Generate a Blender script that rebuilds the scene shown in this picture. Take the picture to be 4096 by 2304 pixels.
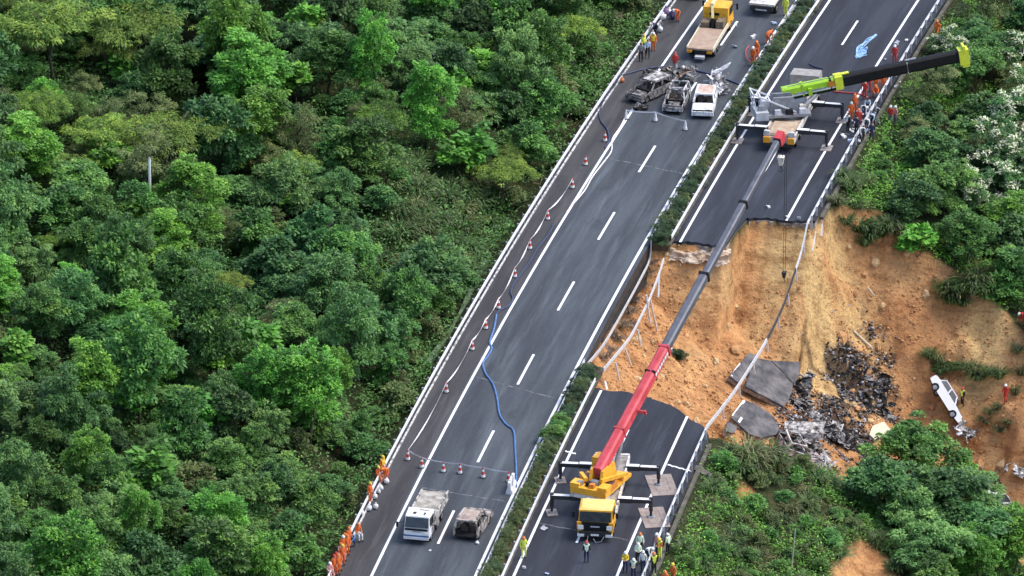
import bpy, bmesh, math, random
import numpy as np
from mathutils import Vector, Matrix

random.seed(7)
rng = np.random.default_rng(7)
scene = bpy.context.scene
C = scene.collection
for o in list(bpy.data.objects):
    bpy.data.objects.remove(o)

# ------------------------------------------------------------------ camera
CAM = np.array([124.818, -619.834, 241.949])
PITCH, YAW, FOC = 0.400, -0.228, 31130.868          # focal length in pixels of a 4096 wide frame
cam_d = bpy.data.cameras.new('camera')
cam = bpy.data.objects.new('camera', cam_d); C.objects.link(cam)
cam.location = CAM
cam.rotation_euler = (math.pi/2 - PITCH, 0, -YAW)
cam_d.sensor_width = 36.0
cam_d.lens = FOC/4096*36.0
cam_d.clip_start = 10; cam_d.clip_end = 6000
scene.camera = cam

# ------------------------------------------------------------------ sky, sun, exposure
SUN_EL, SUN_AZ = math.radians(58), math.radians(70)   # azimuth measured from +Y towards +X
world = bpy.data.worlds.new('World'); scene.world = world
world.use_nodes = True
wn = world.node_tree.nodes; wl = world.node_tree.links
wn.clear()
sky = wn.new('ShaderNodeTexSky'); sky.sky_type = 'NISHITA'; sky.sun_disc = False
sky.sun_elevation = SUN_EL; sky.sun_rotation = SUN_AZ
sky.air_density = 1.0; sky.dust_density = 3.0; sky.ozone_density = 1.0
bg = wn.new('ShaderNodeBackground'); bg.inputs[1].default_value = 0.15
wo = wn.new('ShaderNodeOutputWorld')
wl.new(sky.outputs[0], bg.inputs[0]); wl.new(bg.outputs[0], wo.inputs[0])
sd = bpy.data.lights.new('sun', 'SUN'); sd.energy = 1.0; sd.angle = math.radians(32)
sd.color = (1.0, 0.95, 0.88)
sun = bpy.data.objects.new('sun', sd); C.objects.link(sun)
sun.rotation_euler = Vector((math.sin(SUN_AZ)*math.cos(SUN_EL), math.cos(SUN_AZ)*math.cos(SUN_EL), math.sin(SUN_EL))).to_track_quat('Z', 'Y').to_euler()
scene.view_settings.view_transform = 'Standard'
scene.view_settings.look = 'None'
scene.view_settings.exposure = 1.05
scene.view_settings.gamma = 1.0
scene.view_settings.use_curve_mapping = False
scene.cycles.max_bounces = 6
scene.cycles.diffuse_bounces = 3
scene.cycles.transparent_max_bounces = 4

# ------------------------------------------------------------------ where things stand
_fw = np.array([math.sin(YAW)*math.cos(PITCH), math.cos(YAW)*math.cos(PITCH), -math.sin(PITCH)])
_rt = np.array([math.cos(YAW), -math.sin(YAW), 0.0])
_up = np.cross(_rt, _fw)

def bend(Y):
    "sideways offset of the gently curving road axis"
    return 3.601e-4*(Y+55.0)**2
def bend_ang(Y):
    return -math.atan(7.202e-4*(Y+55.0))
def RW(X, Y, z=0.0):
    "road coordinates (X across, Y along, z up) to world"
    return Vector((X+bend(Y), Y, z))
def ray(px, py):
    return _fw + _rt*((px-2048)/FOC) - _up*((py-1152)/FOC)
def on_z(px, py, z=0.0):
    d = ray(px, py); t = (z-CAM[2])/d[2]
    return Vector(CAM+t*d)
def on_X(px, py, X):
    d = ray(px, py); Y = -60.0
    for _ in range(6):
        t = (X+bend(Y)-CAM[0])/d[0]; Y = CAM[1]+t*d[1]
    return Vector(CAM+t*d)
def heading(dx, dy):
    "rotation about z of something that points along a ground direction"
    v = _rt[:2]*dx + np.array([math.sin(YAW), math.cos(YAW)])*(-dy/math.sin(PITCH))
    return math.atan2(-v[0], v[1])

# smooth value noise (vectorised)
_perm = np.random.default_rng(3).random((256, 256))
def vnoise(x, y):
    xi = np.floor(x).astype(int); yi = np.floor(y).astype(int)
    fx = x-xi; fy = y-yi
    fx = fx*fx*(3-2*fx); fy = fy*fy*(3-2*fy)
    g = lambda a, b: _perm[a & 255, b & 255]
    return (g(xi, yi)*(1-fx)+g(xi+1, yi)*fx)*(1-fy) + (g(xi, yi+1)*(1-fx)+g(xi+1, yi+1)*fx)*fy - 0.5
def fbm(x, y, o=4):
    s = 0; a = 1.0
    for i in range(o):
        s = s + a*vnoise(x*2**i+17*i, y*2**i+5*i); a *= 0.5
    return s
def sstep(a, b, x):
    t = np.clip((x-a)/(b-a), 0, 1)
    return t*t*(3-2*t)

SLX, SLY = 29.6, -94.5          # small bare landslip on the near verge
YU_X = np.array([3.5, 6.0, 10.3, 10.9, 16.0, 17.5, 20.0, 27.0, 33.0, 38.0, 44.0, 60.0])
YU_Y = np.array([-51.5, -50.0, -49.4, -43.8, -43.2, -38.0, -36.0, -36.6, -40.5, -45.0, -48.0, -52.0])
YL_X = np.array([3.5, 6.0, 10.5, 13.5, 16.0, 19.0, 24.0, 30.0, 36.0, 44.0, 60.0])
YL_Y = np.array([-77.0, -80.6, -81.3, -83.4, -87.0, -86.5, -82.5, -79.0, -76.5, -76.0, -76.0])

def slide_mask(X, Y):
    "signed distance-like value, > 0 inside the landslide scar"
    w = 0.7*fbm(X*0.35, Y*0.35, 3)*sstep(15.5, 18, X)
    up = np.interp(X, YU_X, YU_Y)-Y+w*2
    lo = Y-np.interp(X, YL_X, YL_Y)+w*2
    return np.minimum(np.minimum(up, lo), X-3.6)

def natural(X, Y):
    road = -0.28 + 0*X
    left = -0.35 - 0.9*sstep(-7.0, -8.6, X) + 0.9*sstep(-9.5, -13, X) + 0.22*np.clip(-9.5-X, 0, 200) \
        + (2.6*fbm(X*0.06+3, Y*0.06, 4)+0.2)*sstep(-9, -16, X)
    left = np.minimum(left, 38+0*X)
    right = -0.30 - 0.55*np.clip(X-17.0, 0, 90) + (1.1*fbm(X*0.1, Y*0.1, 4))*sstep(17.5, 22, X)
    return np.where(X < -7, left, np.where(X > 16.9, right, road))

def terrain(X, Y):
    X = np.asarray(X, float); Y = np.asarray(Y, float)
    nat = natural(X, Y)
    up = np.interp(X, YU_X, YU_Y)-Y
    lo = Y-np.interp(X, YL_X, YL_Y)
    wob = 0.9*fbm(X*0.35, Y*0.35, 3)*sstep(15.5, 18, X)
    up = up+wob*2; lo = lo+wob*2
    # slide floor falls away to the outer side of the road
    deep = -4.2 - 0.62*np.clip(X-5.5, -2, 200)
    outer = nat - 2.2
    floor = np.where(X < 17, deep, np.minimum(deep, outer))
    floor = floor + 1.2*fbm(X*0.13+2, Y*0.22, 3) + 0.55*fbm(X*0.5, Y*0.62+4, 4)
    rill = 0.55*vnoise((Y+0.30*X)*0.85+1.6*fbm(X*0.15, Y*0.15, 2), X*0.05+9)
    rill = rill+0.25*vnoise((Y+0.30*X)*2.3, X*0.12)
    floor = floor + rill*sstep(1.5, 4, up)
    tw = -0.5-1.25*up + 0.5*fbm(X*0.5, Y*0.4, 4) + 0.35*vnoise(X*1.7, Y*0.2)
    tw = np.where(X > 16.5, nat-0.15-1.15*up+0.9*fbm(X*0.4, Y*0.4, 4), tw)
    bw = nat-1.9*lo+0.4*fbm(X*0.5, Y*0.5, 3)
    lw = -1.0-2.2*sstep(-72, -62, Y)-1.15*(X-3.9)+0.5*fbm(X*0.5+8, Y*0.6, 3)
    z = np.maximum(np.maximum(floor, tw), np.maximum(bw, lw))
    fine = 0.30*fbm(X*1.1, Y*1.3, 4)+0.10*vnoise(X*3.9, Y*4.1)
    inside = (up > 0) & (lo > 0) & (X > 3.6)
    z = np.where(inside, np.minimum(z+fine, nat), nat)
    # little bare landslip lower on the verge
    d = np.hypot((X-SLX)/2.2, (Y-SLY)/4.5)
    z = z-0.9*sstep(1.0, 0.4, d)
    return z

def ground(x, y):
    "terrain height at a world position"
    return float(terrain(np.array([x-bend(y)]), np.array([y]))[0])
def hit(px, py):
    "first point of the terrain on a line of sight"
    d = ray(px, py)
    t = np.linspace((42-CAM[2])/d[2], (-60-CAM[2])/d[2], 1400)
    P = CAM[None, :]+t[:, None]*d[None, :]
    h = terrain(P[:, 0]-bend(P[:, 1]), P[:, 1])
    i = int(np.argmax(P[:, 2] < h))
    return Vector(P[i])

# ------------------------------------------------------------------ materials
MATS = {}
def nodes_of(m):
    m.use_nodes = True
    return m.node_tree.nodes, m.node_tree.links
def mat(name, col, rough=0.6, metal=0.0, var=0.25, scale=3.0, col2=None, bump=0.0, bscale=20.0, spec=0.4, detail=5.0, lo=0.35, hi=0.68):
    "plain surface with patchy colour, the second colour showing through in noise patches"
    if name in MATS: return MATS[name]
    m = bpy.data.materials.new(name); n, l = nodes_of(m)
    b = n['Principled BSDF']
    b.inputs['Roughness'].default_value = rough
    b.inputs['Metallic'].default_value = metal
    b.inputs['Specular IOR Level'].default_value = spec
    tc = n.new('ShaderNodeTexCoord')
    nz = n.new('ShaderNodeTexNoise'); nz.inputs['Scale'].default_value = scale; nz.inputs['Detail'].default_value = detail
    nz.inputs['Roughness'].default_value = 0.65
    l.new(tc.outputs['Object'], nz.inputs['Vector'])
    cr = n.new('ShaderNodeValToRGB')
    cr.color_ramp.elements[0].position = lo; cr.color_ramp.elements[1].position = hi
    c2 = col2 if col2 else tuple(c*(1-var) for c in col)
    cr.color_ramp.elements[0].color = (*c2, 1); cr.color_ramp.elements[1].color = (*col, 1)
    l.new(nz.outputs['Fac'], cr.inputs[0]); l.new(cr.outputs[0], b.inputs['Base Color'])
    if bump > 0:
        n2 = n.new('ShaderNodeTexNoise'); n2.inputs['Scale'].default_value = bscale; n2.inputs['Detail'].default_value = 4
        l.new(tc.outputs['Object'], n2.inputs['Vector'])
        bp = n.new('ShaderNodeBump'); bp.inputs['Strength'].default_value = bump; bp.inputs['Distance'].default_value = 0.05
        l.new(n2.outputs['Fac'], bp.inputs['Height']); l.new(bp.outputs[0], b.inputs['Normal'])
    MATS[name] = m
    return m

def leaf_mat(name, dark, light, warm, trans=0.25):
    "foliage: colour varies leaf by leaf (attribute tint) and a little from plant to plant"
    m = bpy.data.materials.new(name); n, l = nodes_of(m)
    n.clear()
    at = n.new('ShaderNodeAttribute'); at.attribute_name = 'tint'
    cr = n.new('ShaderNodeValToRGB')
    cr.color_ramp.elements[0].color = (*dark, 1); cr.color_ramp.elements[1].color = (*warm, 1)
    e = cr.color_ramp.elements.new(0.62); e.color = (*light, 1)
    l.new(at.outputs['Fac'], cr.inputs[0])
    oi = n.new('ShaderNodeObjectInfo')
    hs = n.new('ShaderNodeHueSaturation')
    mr = n.new('ShaderNodeMapRange'); mr.inputs[3].default_value = 0.482; mr.inputs[4].default_value = 0.510
    l.new(oi.outputs['Random'], mr.inputs[0]); l.new(mr.outputs[0], hs.inputs['Hue'])
    mv = n.new('ShaderNodeMapRange'); mv.inputs[3].default_value = 0.86; mv.inputs[4].default_value = 1.46
    mu = n.new('ShaderNodeMath'); mu.operation = 'MULTIPLY'; mu.inputs[1].default_value = 7.31
    fr = n.new('ShaderNodeMath'); fr.operation = 'FRACT'
    l.new(oi.outputs['Random'], mu.inputs[0]); l.new(mu.outputs[0], fr.inputs[0]); l.new(fr.outputs[0], mv.inputs[0])
    l.new(mv.outputs[0], hs.inputs['Value']); hs.inputs['Saturation'].default_value = 1.0
    l.new(cr.outputs[0], hs.inputs['Color'])
    p = n.new('ShaderNodeBsdfPrincipled'); p.inputs['Roughness'].default_value = 0.55; p.inputs['Specular IOR Level'].default_value = 0.35
    t = n.new('ShaderNodeBsdfTranslucent'); mx = n.new('ShaderNodeMixShader'); mx.inputs[0].default_value = trans
    out = n.new('ShaderNodeOutputMaterial')
    l.new(hs.outputs[0], p.inputs['Base Color']); l.new(hs.outputs[0], t.inputs['Color'])
    l.new(p.outputs[0], mx.inputs[1]); l.new(t.outputs[0], mx.inputs[2]); l.new(mx.outputs[0], out.inputs['Surface'])
    MATS[name] = m
    return m

# ------------------------------------------------------------------ object helpers
def tag(o, label=None, cat=None, group=None, kind=None):
    if label: o['label'] = label
    if cat: o['category'] = cat
    if group: o['group'] = group
    if kind: o['kind'] = kind
    return o
def empty(name, loc, rz=0.0, label=None, cat=None, group=None, rot=None):
    o = bpy.data.objects.new(name, None); C.objects.link(o)
    o.empty_display_size = 0.3
    o.location = loc; o.rotation_euler = rot if rot is not None else (0, 0, rz)
    return tag(o, label, cat, group)
def link(name, me, parent=None, loc=None, rot=None, scale=None):
    o = bpy.data.objects.new(name, me); C.objects.link(o)
    if parent: o.parent = parent
    if loc is not None: o.location = loc
    if rot is not None: o.rotation_euler = rot
    if scale is not None: o.scale = scale if hasattr(scale, '__len__') else (scale,)*3
    return o
def copy_tree(o, parent=None):
    c = o.copy(); C.objects.link(c)
    if parent: c.parent = parent
    for ch in [k for k in o.children]: copy_tree(ch, c)
    return c

class MB:
    "collects shapes for ONE mesh object"
    def __init__(s): s.v = []; s.f = []; s.m = []; s.cur = 0
    def add(s, vs, fs):
        b = len(s.v); s.v += [tuple(v) for v in vs]
        s.f += [tuple(i+b for i in f) for f in fs]; s.m += [s.cur]*len(fs); return s
    def hexa(s, p):      # 4 bottom, 4 top
        return s.add(p, [(3,2,1,0),(4,5,6,7),(0,1,5,4),(1,2,6,5),(2,3,7,6),(3,0,4,7)])
    def box(s, x0, x1, y0, y1, z0, z1, tx=0.0, ty=0.0):
        return s.hexa([(x0,y0,z0),(x1,y0,z0),(x1,y1,z0),(x0,y1,z0),(x0+tx,y0+ty,z1),(x1-tx,y0+ty,z1),(x1-tx,y1-ty,z1),(x0+tx,y1-ty,z1)])
    def bar(s, p, q, w, h=None, w2=None, h2=None, up=(0,0,1)):
        p = Vector(p); q = Vector(q); d = (q-p).normalized(); u = Vector(up)
        if abs(d.dot(u)) > 0.98: u = Vector((0,1,0))
        r = d.cross(u).normalized(); u = r.cross(d)
        h = h or w; w2 = w2 or w; h2 = h2 or h
        o = []
        for c, a, b in ((p, w/2, h/2), (q, w2/2, h2/2)):
            o += [c-r*a-u*b, c+r*a-u*b, c+r*a+u*b, c-r*a+u*b]
        return s.hexa(o)
    def cyl(s, p, q, r, r2=None, n=10, caps=True):
        p = Vector(p); q = Vector(q); d = (q-p).normalized()
        u = Vector((0,0,1)) if abs(d.z) < 0.9 else Vector((1,0,0))
        a = d.cross(u).normalized(); b = a.cross(d); r2 = r if r2 is None else r2
        vs = []
        for c, rr in ((p, r), (q, r2)):
            for i in range(n):
                t = 2*math.pi*i/n; vs.append(c+a*math.cos(t)*rr+b*math.sin(t)*rr)
        fs = [(i, (i+1)%n, n+(i+1)%n, n+i) for i in range(n)]
        if caps: fs += [tuple(range(n))[::-1], tuple(range(n, 2*n))]
        return s.add(vs, fs)
    def tube(s, pts, r, n=6, taper=None):
        pts = [Vector(p) for p in pts]; vs = []; k = len(pts)
        for i, p in enumerate(pts):
            d = (pts[min(i+1, k-1)]-pts[max(i-1, 0)]).normalized()
            u = Vector((0,0,1)) if abs(d.z) < 0.95 else Vector((1,0,0))
            a = d.cross(u).normalized(); b = a.cross(d)
            rr = r if taper is None else r+(taper-r)*i/(k-1)
            for j in range(n):
                t = 2*math.pi*j/n; vs.append(p+a*math.cos(t)*rr+b*math.sin(t)*rr)
        fs = []
        for i in range(k-1):
            for j in range(n):
                fs.append((i*n+j, i*n+(j+1)%n, (i+1)*n+(j+1)%n, (i+1)*n+j))
        fs += [tuple(range(n))[::-1], tuple(range((k-1)*n, k*n))]
        return s.add(vs, fs)
    def extr(s, poly, lo, hi, axis='z'):
        "polygon (2d list) extruded between lo and hi along an axis"
        def P(a, b, h):
            return {'z': (a, b, h), 'x': (h, a, b), 'y': (a, h, b)}[axis]
        n = len(poly)
        vs = [P(a, b, lo) for a, b in poly]+[P(a, b, hi) for a, b in poly]
        fs = [tuple(range(n))[::-1], tuple(range(n, 2*n))]+[(i, (i+1)%n, n+(i+1)%n, n+i) for i in range(n)]
        return s.add(vs, fs)
    def sheet(s, o, ex, ey, nx, ny, amp=0.0, th=0.02, seed=0, warp=None):
        "a (crumpled) thin plate spanned by two edge vectors"
        R = random.Random(seed); o = Vector(o); ex = Vector(ex); ey = Vector(ey); nn = ex.cross(ey).normalized()
        top = []
        for j in range(ny+1):
            for i in range(nx+1):
                p = o+ex*(i/nx)+ey*(j/ny)
                if warp: p = p+nn*warp(i/nx, j/ny)
                if amp: p = p+nn*R.uniform(-amp, amp)+ex.normalized()*R.uniform(-amp, amp)*0.5+ey.normalized()*R.uniform(-amp, amp)*0.5
                top.append(p)
        k = len(top); vs = top+[p-nn*th for p in top]; fs = []
        for j in range(ny):
            for i in range(nx):
                a = j*(nx+1)+i; q = (a, a+1, a+nx+2, a+nx+1)
                fs.append(q); fs.append(tuple(x+k for x in q[::-1]))
        bd = [i for i in range(nx+1)]+[j*(nx+1)+nx for j in range(1, ny+1)]+[ny*(nx+1)+i for i in range(nx-1, -1, -1)]+[j*(nx+1) for j in range(ny-1, 0, -1)]
        for a, b in zip(bd, bd[1:]+bd[:1]): fs.append((b, a, a+k, b+k))
        return s.add(vs, fs)
    def blob(s, c, r, seed=0, amp=0.25, n=8, m=5):
        "lumpy rounded solid"
        R = random.Random(seed); c = Vector(c); r = Vector(r) if hasattr(r, '__len__') else Vector((r, r, r))
        vs = [c-Vector((0, 0, r.z))]
        for j in range(1, m):
            t = math.pi*j/m
            for i in range(n):
                a = 2*math.pi*i/n; k = 1+R.uniform(-amp, amp)
                vs.append(c+Vector((r.x*math.sin(t)*math.cos(a)*k, r.y*math.sin(t)*math.sin(a)*k, -r.z*math.cos(t)*k)))
        vs.append(c+Vector((0, 0, r.z)))
        fs = [(0, 1+(i+1)%n, 1+i) for i in range(n)]
        for j in range(m-2):
            for i in range(n):
                a = 1+j*n; fs.append((a+i, a+(i+1)%n, a+n+(i+1)%n, a+n+i))
        a = 1+(m-2)*n; fs += [(a+i, a+(i+1)%n, len(vs)-1) for i in range(n)]
        return s.add(vs, fs)
    def mesh(s, name, mats, smooth=False):
        me = bpy.data.meshes.new(name)
        me.from_pydata(s.v, [], s.f)
        for m in (mats if isinstance(mats, (list, tuple)) else [mats]): me.materials.append(m)
        if any(s.m): me.polygons.foreach_set('material_index', s.m)
        if smooth: me.polygons.foreach_set('use_smooth', [True]*len(s.f))
        me.update()
        return me
    def build(s, name, mats, parent=None, smooth=False, inv=None):
        if inv is not None: s.v = [tuple(inv @ Vector(v)) for v in s.v]
        return link(name, s.mesh(name, mats, smooth), parent)
def inv_of(loc, rz):
    return (Matrix.Translation(loc) @ Matrix.Rotation(rz, 4, 'Z')).inverted()
# ------------------------------------------------------------------ terrain
def axis(segs):
    out = []
    for a, b, st in segs:
        n = max(1, int(round((b-a)/st))); out += list(np.linspace(a, b, n, endpoint=False))
    out.append(segs[-1][1]); return np.array(out)
gx = axis([(-500,-90,25),(-90,-9,1.0),(-9,3.4,0.7),(3.4,24,0.2),(24,46,0.28),(46,90,2),(90,500,25)])
gy = axis([(-450,-150,25),(-150,-90,1.2),(-90,-34,0.22),(-34,25,1.0),(25,500,25)])
GX, GY = np.meshgrid(gx, gy)
GZ = terrain(GX, GY)
inslide = sstep(-0.6, 0.5, slide_mask(GX, GY)+0.5*fbm(GX*0.9, GY*0.9, 3))
inslide = np.maximum(inslide, sstep(1.15, 0.8, np.hypot((GX-SLX)/2.2, (GY-SLY)/4.5)+0.4*fbm(GX*0.9, GY*0.9, 3)))
for ax, ay, ar in ((-22.5, -72.0, 2.2), (-17.0, -85.0, 1.6), (-30.0, -20.0, 2.0), (20.2, -93.0, 0.8)):
    inslide = np.maximum(inslide, 0.8*sstep(1.3, 0.5, np.hypot((GX-ax)/ar, (GY-ay)/(ar*2))+0.6*fbm(GX*0.8, GY*0.8, 2)))
burnt = 0*GX
for bx_, by_, br_ in ((3440, 1575, 2.9), (3385, 1760, 3.0), (3290, 1700, 2.6), (3215, 1610, 1.6), (3235, 1840, 2.0), (3500, 1640, 1.6), (3220, 1760, 1.6), (3340, 1640, 2.2)):
    q_ = hit(bx_, by_); burnt = np.maximum(burnt, 0.82*sstep(1.05, 0.65, np.hypot(GX+bend(GY)-q_.x, (GY-q_.y)*0.75)/br_+1.3*fbm(GX*1.1, GY*1.1, 5)))
pale = 0*GX
for bx_, by_, br_ in ((3260, 1330, 4.2), (3170, 1170, 2.4), (3330, 1430, 3.2), (3950, 1380, 3.0)):
    q_ = hit(bx_, by_); pale = np.maximum(pale, sstep(1.3, 0.2, np.hypot(GX+bend(GY)-q_.x, (GY-q_.y)*0.6)/br_+1.1*fbm(GX*0.4, GY*0.4, 5)))
V = np.stack([GX+bend(np.clip(GY, -200, 100)), GY, GZ], -1).reshape(-1, 3)
ny, nx = GX.shape
idx = np.arange(ny*nx).reshape(ny, nx)
F = np.stack([idx[:-1,:-1], idx[:-1,1:], idx[1:,1:], idx[1:,:-1]], -1).reshape(-1, 4)
def np_mesh(name, V, F, mats, attrs=None, smooth=False, k=4):
    me = bpy.data.meshes.new(name)
    me.vertices.add(len(V)); me.vertices.foreach_set('co', np.asarray(V, np.float32).ravel())
    me.loops.add(F.size); me.loops.foreach_set('vertex_index', F.astype(np.int32).ravel())
    me.polygons.add(len(F)); me.polygons.foreach_set('loop_start', np.arange(0, F.size, k, dtype=np.int32))
    if smooth: me.polygons.foreach_set('use_smooth', np.ones(len(F), bool))
    for nme, (dom, arr) in (attrs or {}).items():
        a = me.attributes.new(nme, 'FLOAT', dom); a.data.foreach_set('value', np.asarray(arr, np.float32).ravel())
    for m in (mats if isinstance(mats, (list, tuple)) else [mats]): me.materials.append(m)
    me.update(calc_edges=True); me.validate()
    return me

def terrain_mat():
    m = bpy.data.materials.new('hillside_soil'); n, l = nodes_of(m); b = n['Principled BSDF']
    b.inputs['Roughness'].default_value = 0.95; b.inputs['Specular IOR Level'].default_value = 0.15
    tc = n.new('ShaderNodeTexCoord')
    def noise(sc, det=6, rg=0.6, vec=None):
        z = n.new('ShaderNodeTexNoise'); z.inputs['Scale'].default_value = sc; z.inputs['Detail'].default_value = det; z.inputs['Roughness'].default_value = rg
        l.new(vec or tc.outputs['Object'], z.inputs['Vector']); return z.outputs['Fac']
    def ramp(src, stops):
        r = n.new('ShaderNodeValToRGB'); e = r.color_ramp.elements
        e[0].position, e[0].color = stops[0][0], (*stops[0][1], 1); e[1].position, e[1].color = stops[-1][0], (*stops[-1][1], 1)
        for p, c in stops[1:-1]:
            k = e.new(p); k.color = (*c, 1)
        l.new(src, r.inputs[0]); return r.outputs[0]
    big = ramp(noise(0.085, 5, 0.6), [(0.34, (0.48, 0.215, 0.090)), (0.46, (0.56, 0.285, 0.125)), (0.58, (0.61, 0.340, 0.155)), (0.70, (0.66, 0.43, 0.21))])
    mp = n.new('ShaderNodeMapping'); mp.inputs['Scale'].default_value = (0.25, 1.0, 1.0); mp.inputs['Rotation'].default_value = (0, 0, -0.25)
    l.new(tc.outputs['Object'], mp.inputs['Vector'])
    streak = ramp(noise(0.9, 8, 0.7, mp.outputs[0]), [(0.36, (0.52, 0.42, 0.36)), (0.5, (0.95, 0.95, 0.95)), (0.64, (1.2, 1.2, 1.15))])
    sp = ramp(noise(3.2, 6, 0.75), [(0.34, (0.42, 0.34, 0.30)), (0.43, (0.9, 0.9, 0.9)), (0.62, (1.08, 1.05, 1.0))])
    def mul(a, c, f=1.0):
        x = n.new('ShaderNodeMix'); x.data_type = 'RGBA'; x.blend_type = 'MULTIPLY'; x.inputs[0].default_value = f
        l.new(a, x.inputs[6]); l.new(c, x.inputs[7]); return x.outputs[2]
    pt = n.new('ShaderNodeAttribute'); pt.attribute_name = 'pale'
    pm = n.new('ShaderNodeMix'); pm.data_type = 'RGBA'; pm.inputs[7].default_value = (0.68, 0.47, 0.22, 1)
    l.new(pt.outputs['Fac'], pm.inputs[0]); l.new(big, pm.inputs[6]); big = pm.outputs[2]
    soil = mul(mul(big, streak, 0.8), sp, 0.95)
    litter = ramp(noise(0.8, 8, 0.7), [(0.3, (0.014, 0.02, 0.009)), (0.5, (0.034, 0.045, 0.016)), (0.62, (0.062, 0.066, 0.026)), (0.74, (0.13, 0.095, 0.05))])
    bt = n.new('ShaderNodeAttribute'); bt.attribute_name = 'burnt'
    bm_ = n.new('ShaderNodeMix'); bm_.data_type = 'RGBA'; bm_.inputs[7].default_value = (0.045, 0.038, 0.036, 1)
    l.new(bt.outputs['Fac'], bm_.inputs[0]); l.new(soil, bm_.inputs[6]); soil = bm_.outputs[2]
    at = n.new('ShaderNodeAttribute'); at.attribute_name = 'slide'
    mx = n.new('ShaderNodeMix'); mx.data_type = 'RGBA'
    l.new(at.outputs['Fac'], mx.inputs[0]); l.new(litter, mx.inputs[6]); l.new(soil, mx.inputs[7])
    l.new(mx.outputs[2], b.inputs['Base Color'])
    bp = n.new('ShaderNodeBump'); bp.inputs['Strength'].default_value = 1.0; bp.inputs['Distance'].default_value = 0.32
    nb = noise(2.6, 9, 0.72); l.new(nb, bp.inputs['Height']); l.new(bp.outputs[0], b.inputs['Normal'])
    return m
ter = link('terrain', np_mesh('terrain', V, F, terrain_mat(), {'slide': ('POINT', inslide), 'burnt': ('POINT', burnt), 'pale': ('POINT', pale)}, smooth=True))
tag(ter, 'steep wooded hillside with an orange landslide scar below the broken carriageway', 'hillside', kind='structure')

# ------------------------------------------------------------------ carriageways
def asphalt(name, base, light, dark, seed):
    m = bpy.data.materials.new(name); n, l = nodes_of(m); b = n['Principled BSDF']
    b.inputs['Roughness'].default_value = 0.8; b.inputs['Specular IOR Level'].default_value = 0.3
    uv = n.new('ShaderNodeAttribute'); uv.attribute_name = 'road'
    def noise(scx, scy, det=6, rg=0.6, off=0.0):
        mp = n.new('ShaderNodeMapping'); mp.inputs['Scale'].default_value = (scx, scy, 1); mp.inputs['Location'].default_value = (seed+off, seed*2.0, 0)
        l.new(uv.outputs['Vector'], mp.inputs['Vector'])
        z = n.new('ShaderNodeTexNoise'); z.inputs['Scale'].default_value = 1.0; z.inputs['Detail'].default_value = det; z.inputs['Roughness'].default_value = rg
        l.new(mp.outputs[0], z.inputs['Vector']); return z.outputs['Fac']
    def ramp(src, stops):
        r = n.new('ShaderNodeValToRGB'); e = r.color_ramp.elements
        e[0].position, e[0].color = stops[0][0], (*stops[0][1], 1); e[1].position, e[1].color = stops[-1][0], (*stops[-1][1], 1)
        for p, c in stops[1:-1]:
            k = e.new(p); k.color = (*c, 1)
        l.new(src, r.inputs[0]); return r.outputs[0]
    def mix(a, c, mode, f):
        x = n.new('ShaderNodeMix'); x.data_type = 'RGBA'; x.blend_type = mode
        if isinstance(f, float): x.inputs[0].default_value = f
        else: l.new(f, x.inputs[0])
        l.new(a, x.inputs[6])
        if isinstance(c, tuple): x.inputs[7].default_value = (*c, 1)
        else: l.new(c, x.inputs[7])
        return x.outputs[2]
    col = ramp(noise(0.55, 0.05, 6, 0.6), [(0.38, dark), (0.5, base), (0.62, light)])
    fine = ramp(noise(4, 4, 8, 0.8), [(0.3, (0.72, 0.72, 0.72)), (0.55, (1, 1, 1)), (0.75, (1.2, 1.2, 1.2))])
    col = mix(col, fine, 'MULTIPLY', 0.9)
    # dusty scuffs and pale streaks along the wheel tracks
    sc = ramp(noise(0.9, 0.06, 9, 0.72, 3), [(0.53, (0, 0, 0)), (0.72, (0.9, 0.9, 0.9))])
    col = mix(col, tuple(c*1.5 for c in light), 'MIX', sc)
    st = ramp(noise(0.25, 0.12, 7, 0.7, 9), [(0.60, (0, 0, 0)), (0.72, (0.8, 0.8, 0.8))])
    col = mix(col, tuple(c*0.6 for c in dark), 'MIX', st)
    l.new(col, b.inputs['Base Color'])
    bp = n.new('ShaderNodeBump'); bp.inputs['Strength'].default_value = 0.35; bp.inputs['Distance'].default_value = 0.02
    l.new(noise(14, 14, 3, 0.6), bp.inputs['Height']); l.new(bp.outputs[0], b.inputs['Normal'])
    return m
M_asL = asphalt('asphalt_worn', (0.056, 0.066, 0.080), (0.076, 0.090, 0.104), (0.041, 0.047, 0.058), 1.0)
M_asR = asphalt('asphalt_dark', (0.027, 0.031, 0.044), (0.038, 0.044, 0.058), (0.021, 0.023, 0.033), 5.0)
M_asS = asphalt('asphalt_shoulder', (0.050, 0.050, 0.054), (0.066, 0.066, 0.068), (0.038, 0.037, 0.040), 11.0)
M_paint = mat('road_paint', (0.86, 0.87, 0.90), 0.6, var=0.2, scale=5, lo=0.28, hi=0.44)
M_base = mat('road_base_gravel', (0.42, 0.38, 0.34), 0.9, col2=(0.16, 0.13, 0.11), scale=2.2, bump=0.8, bscale=9)
M_conc = mat('concrete', (0.34, 0.34, 0.33), 0.9, col2=(0.17, 0.17, 0.165), scale=2.0, bump=0.3)
M_soil = mat('median_soil', (0.12, 0.085, 0.05), 0.95, col2=(0.045, 0.04, 0.025), scale=2.5, bump=0.8, bscale=6)

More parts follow.
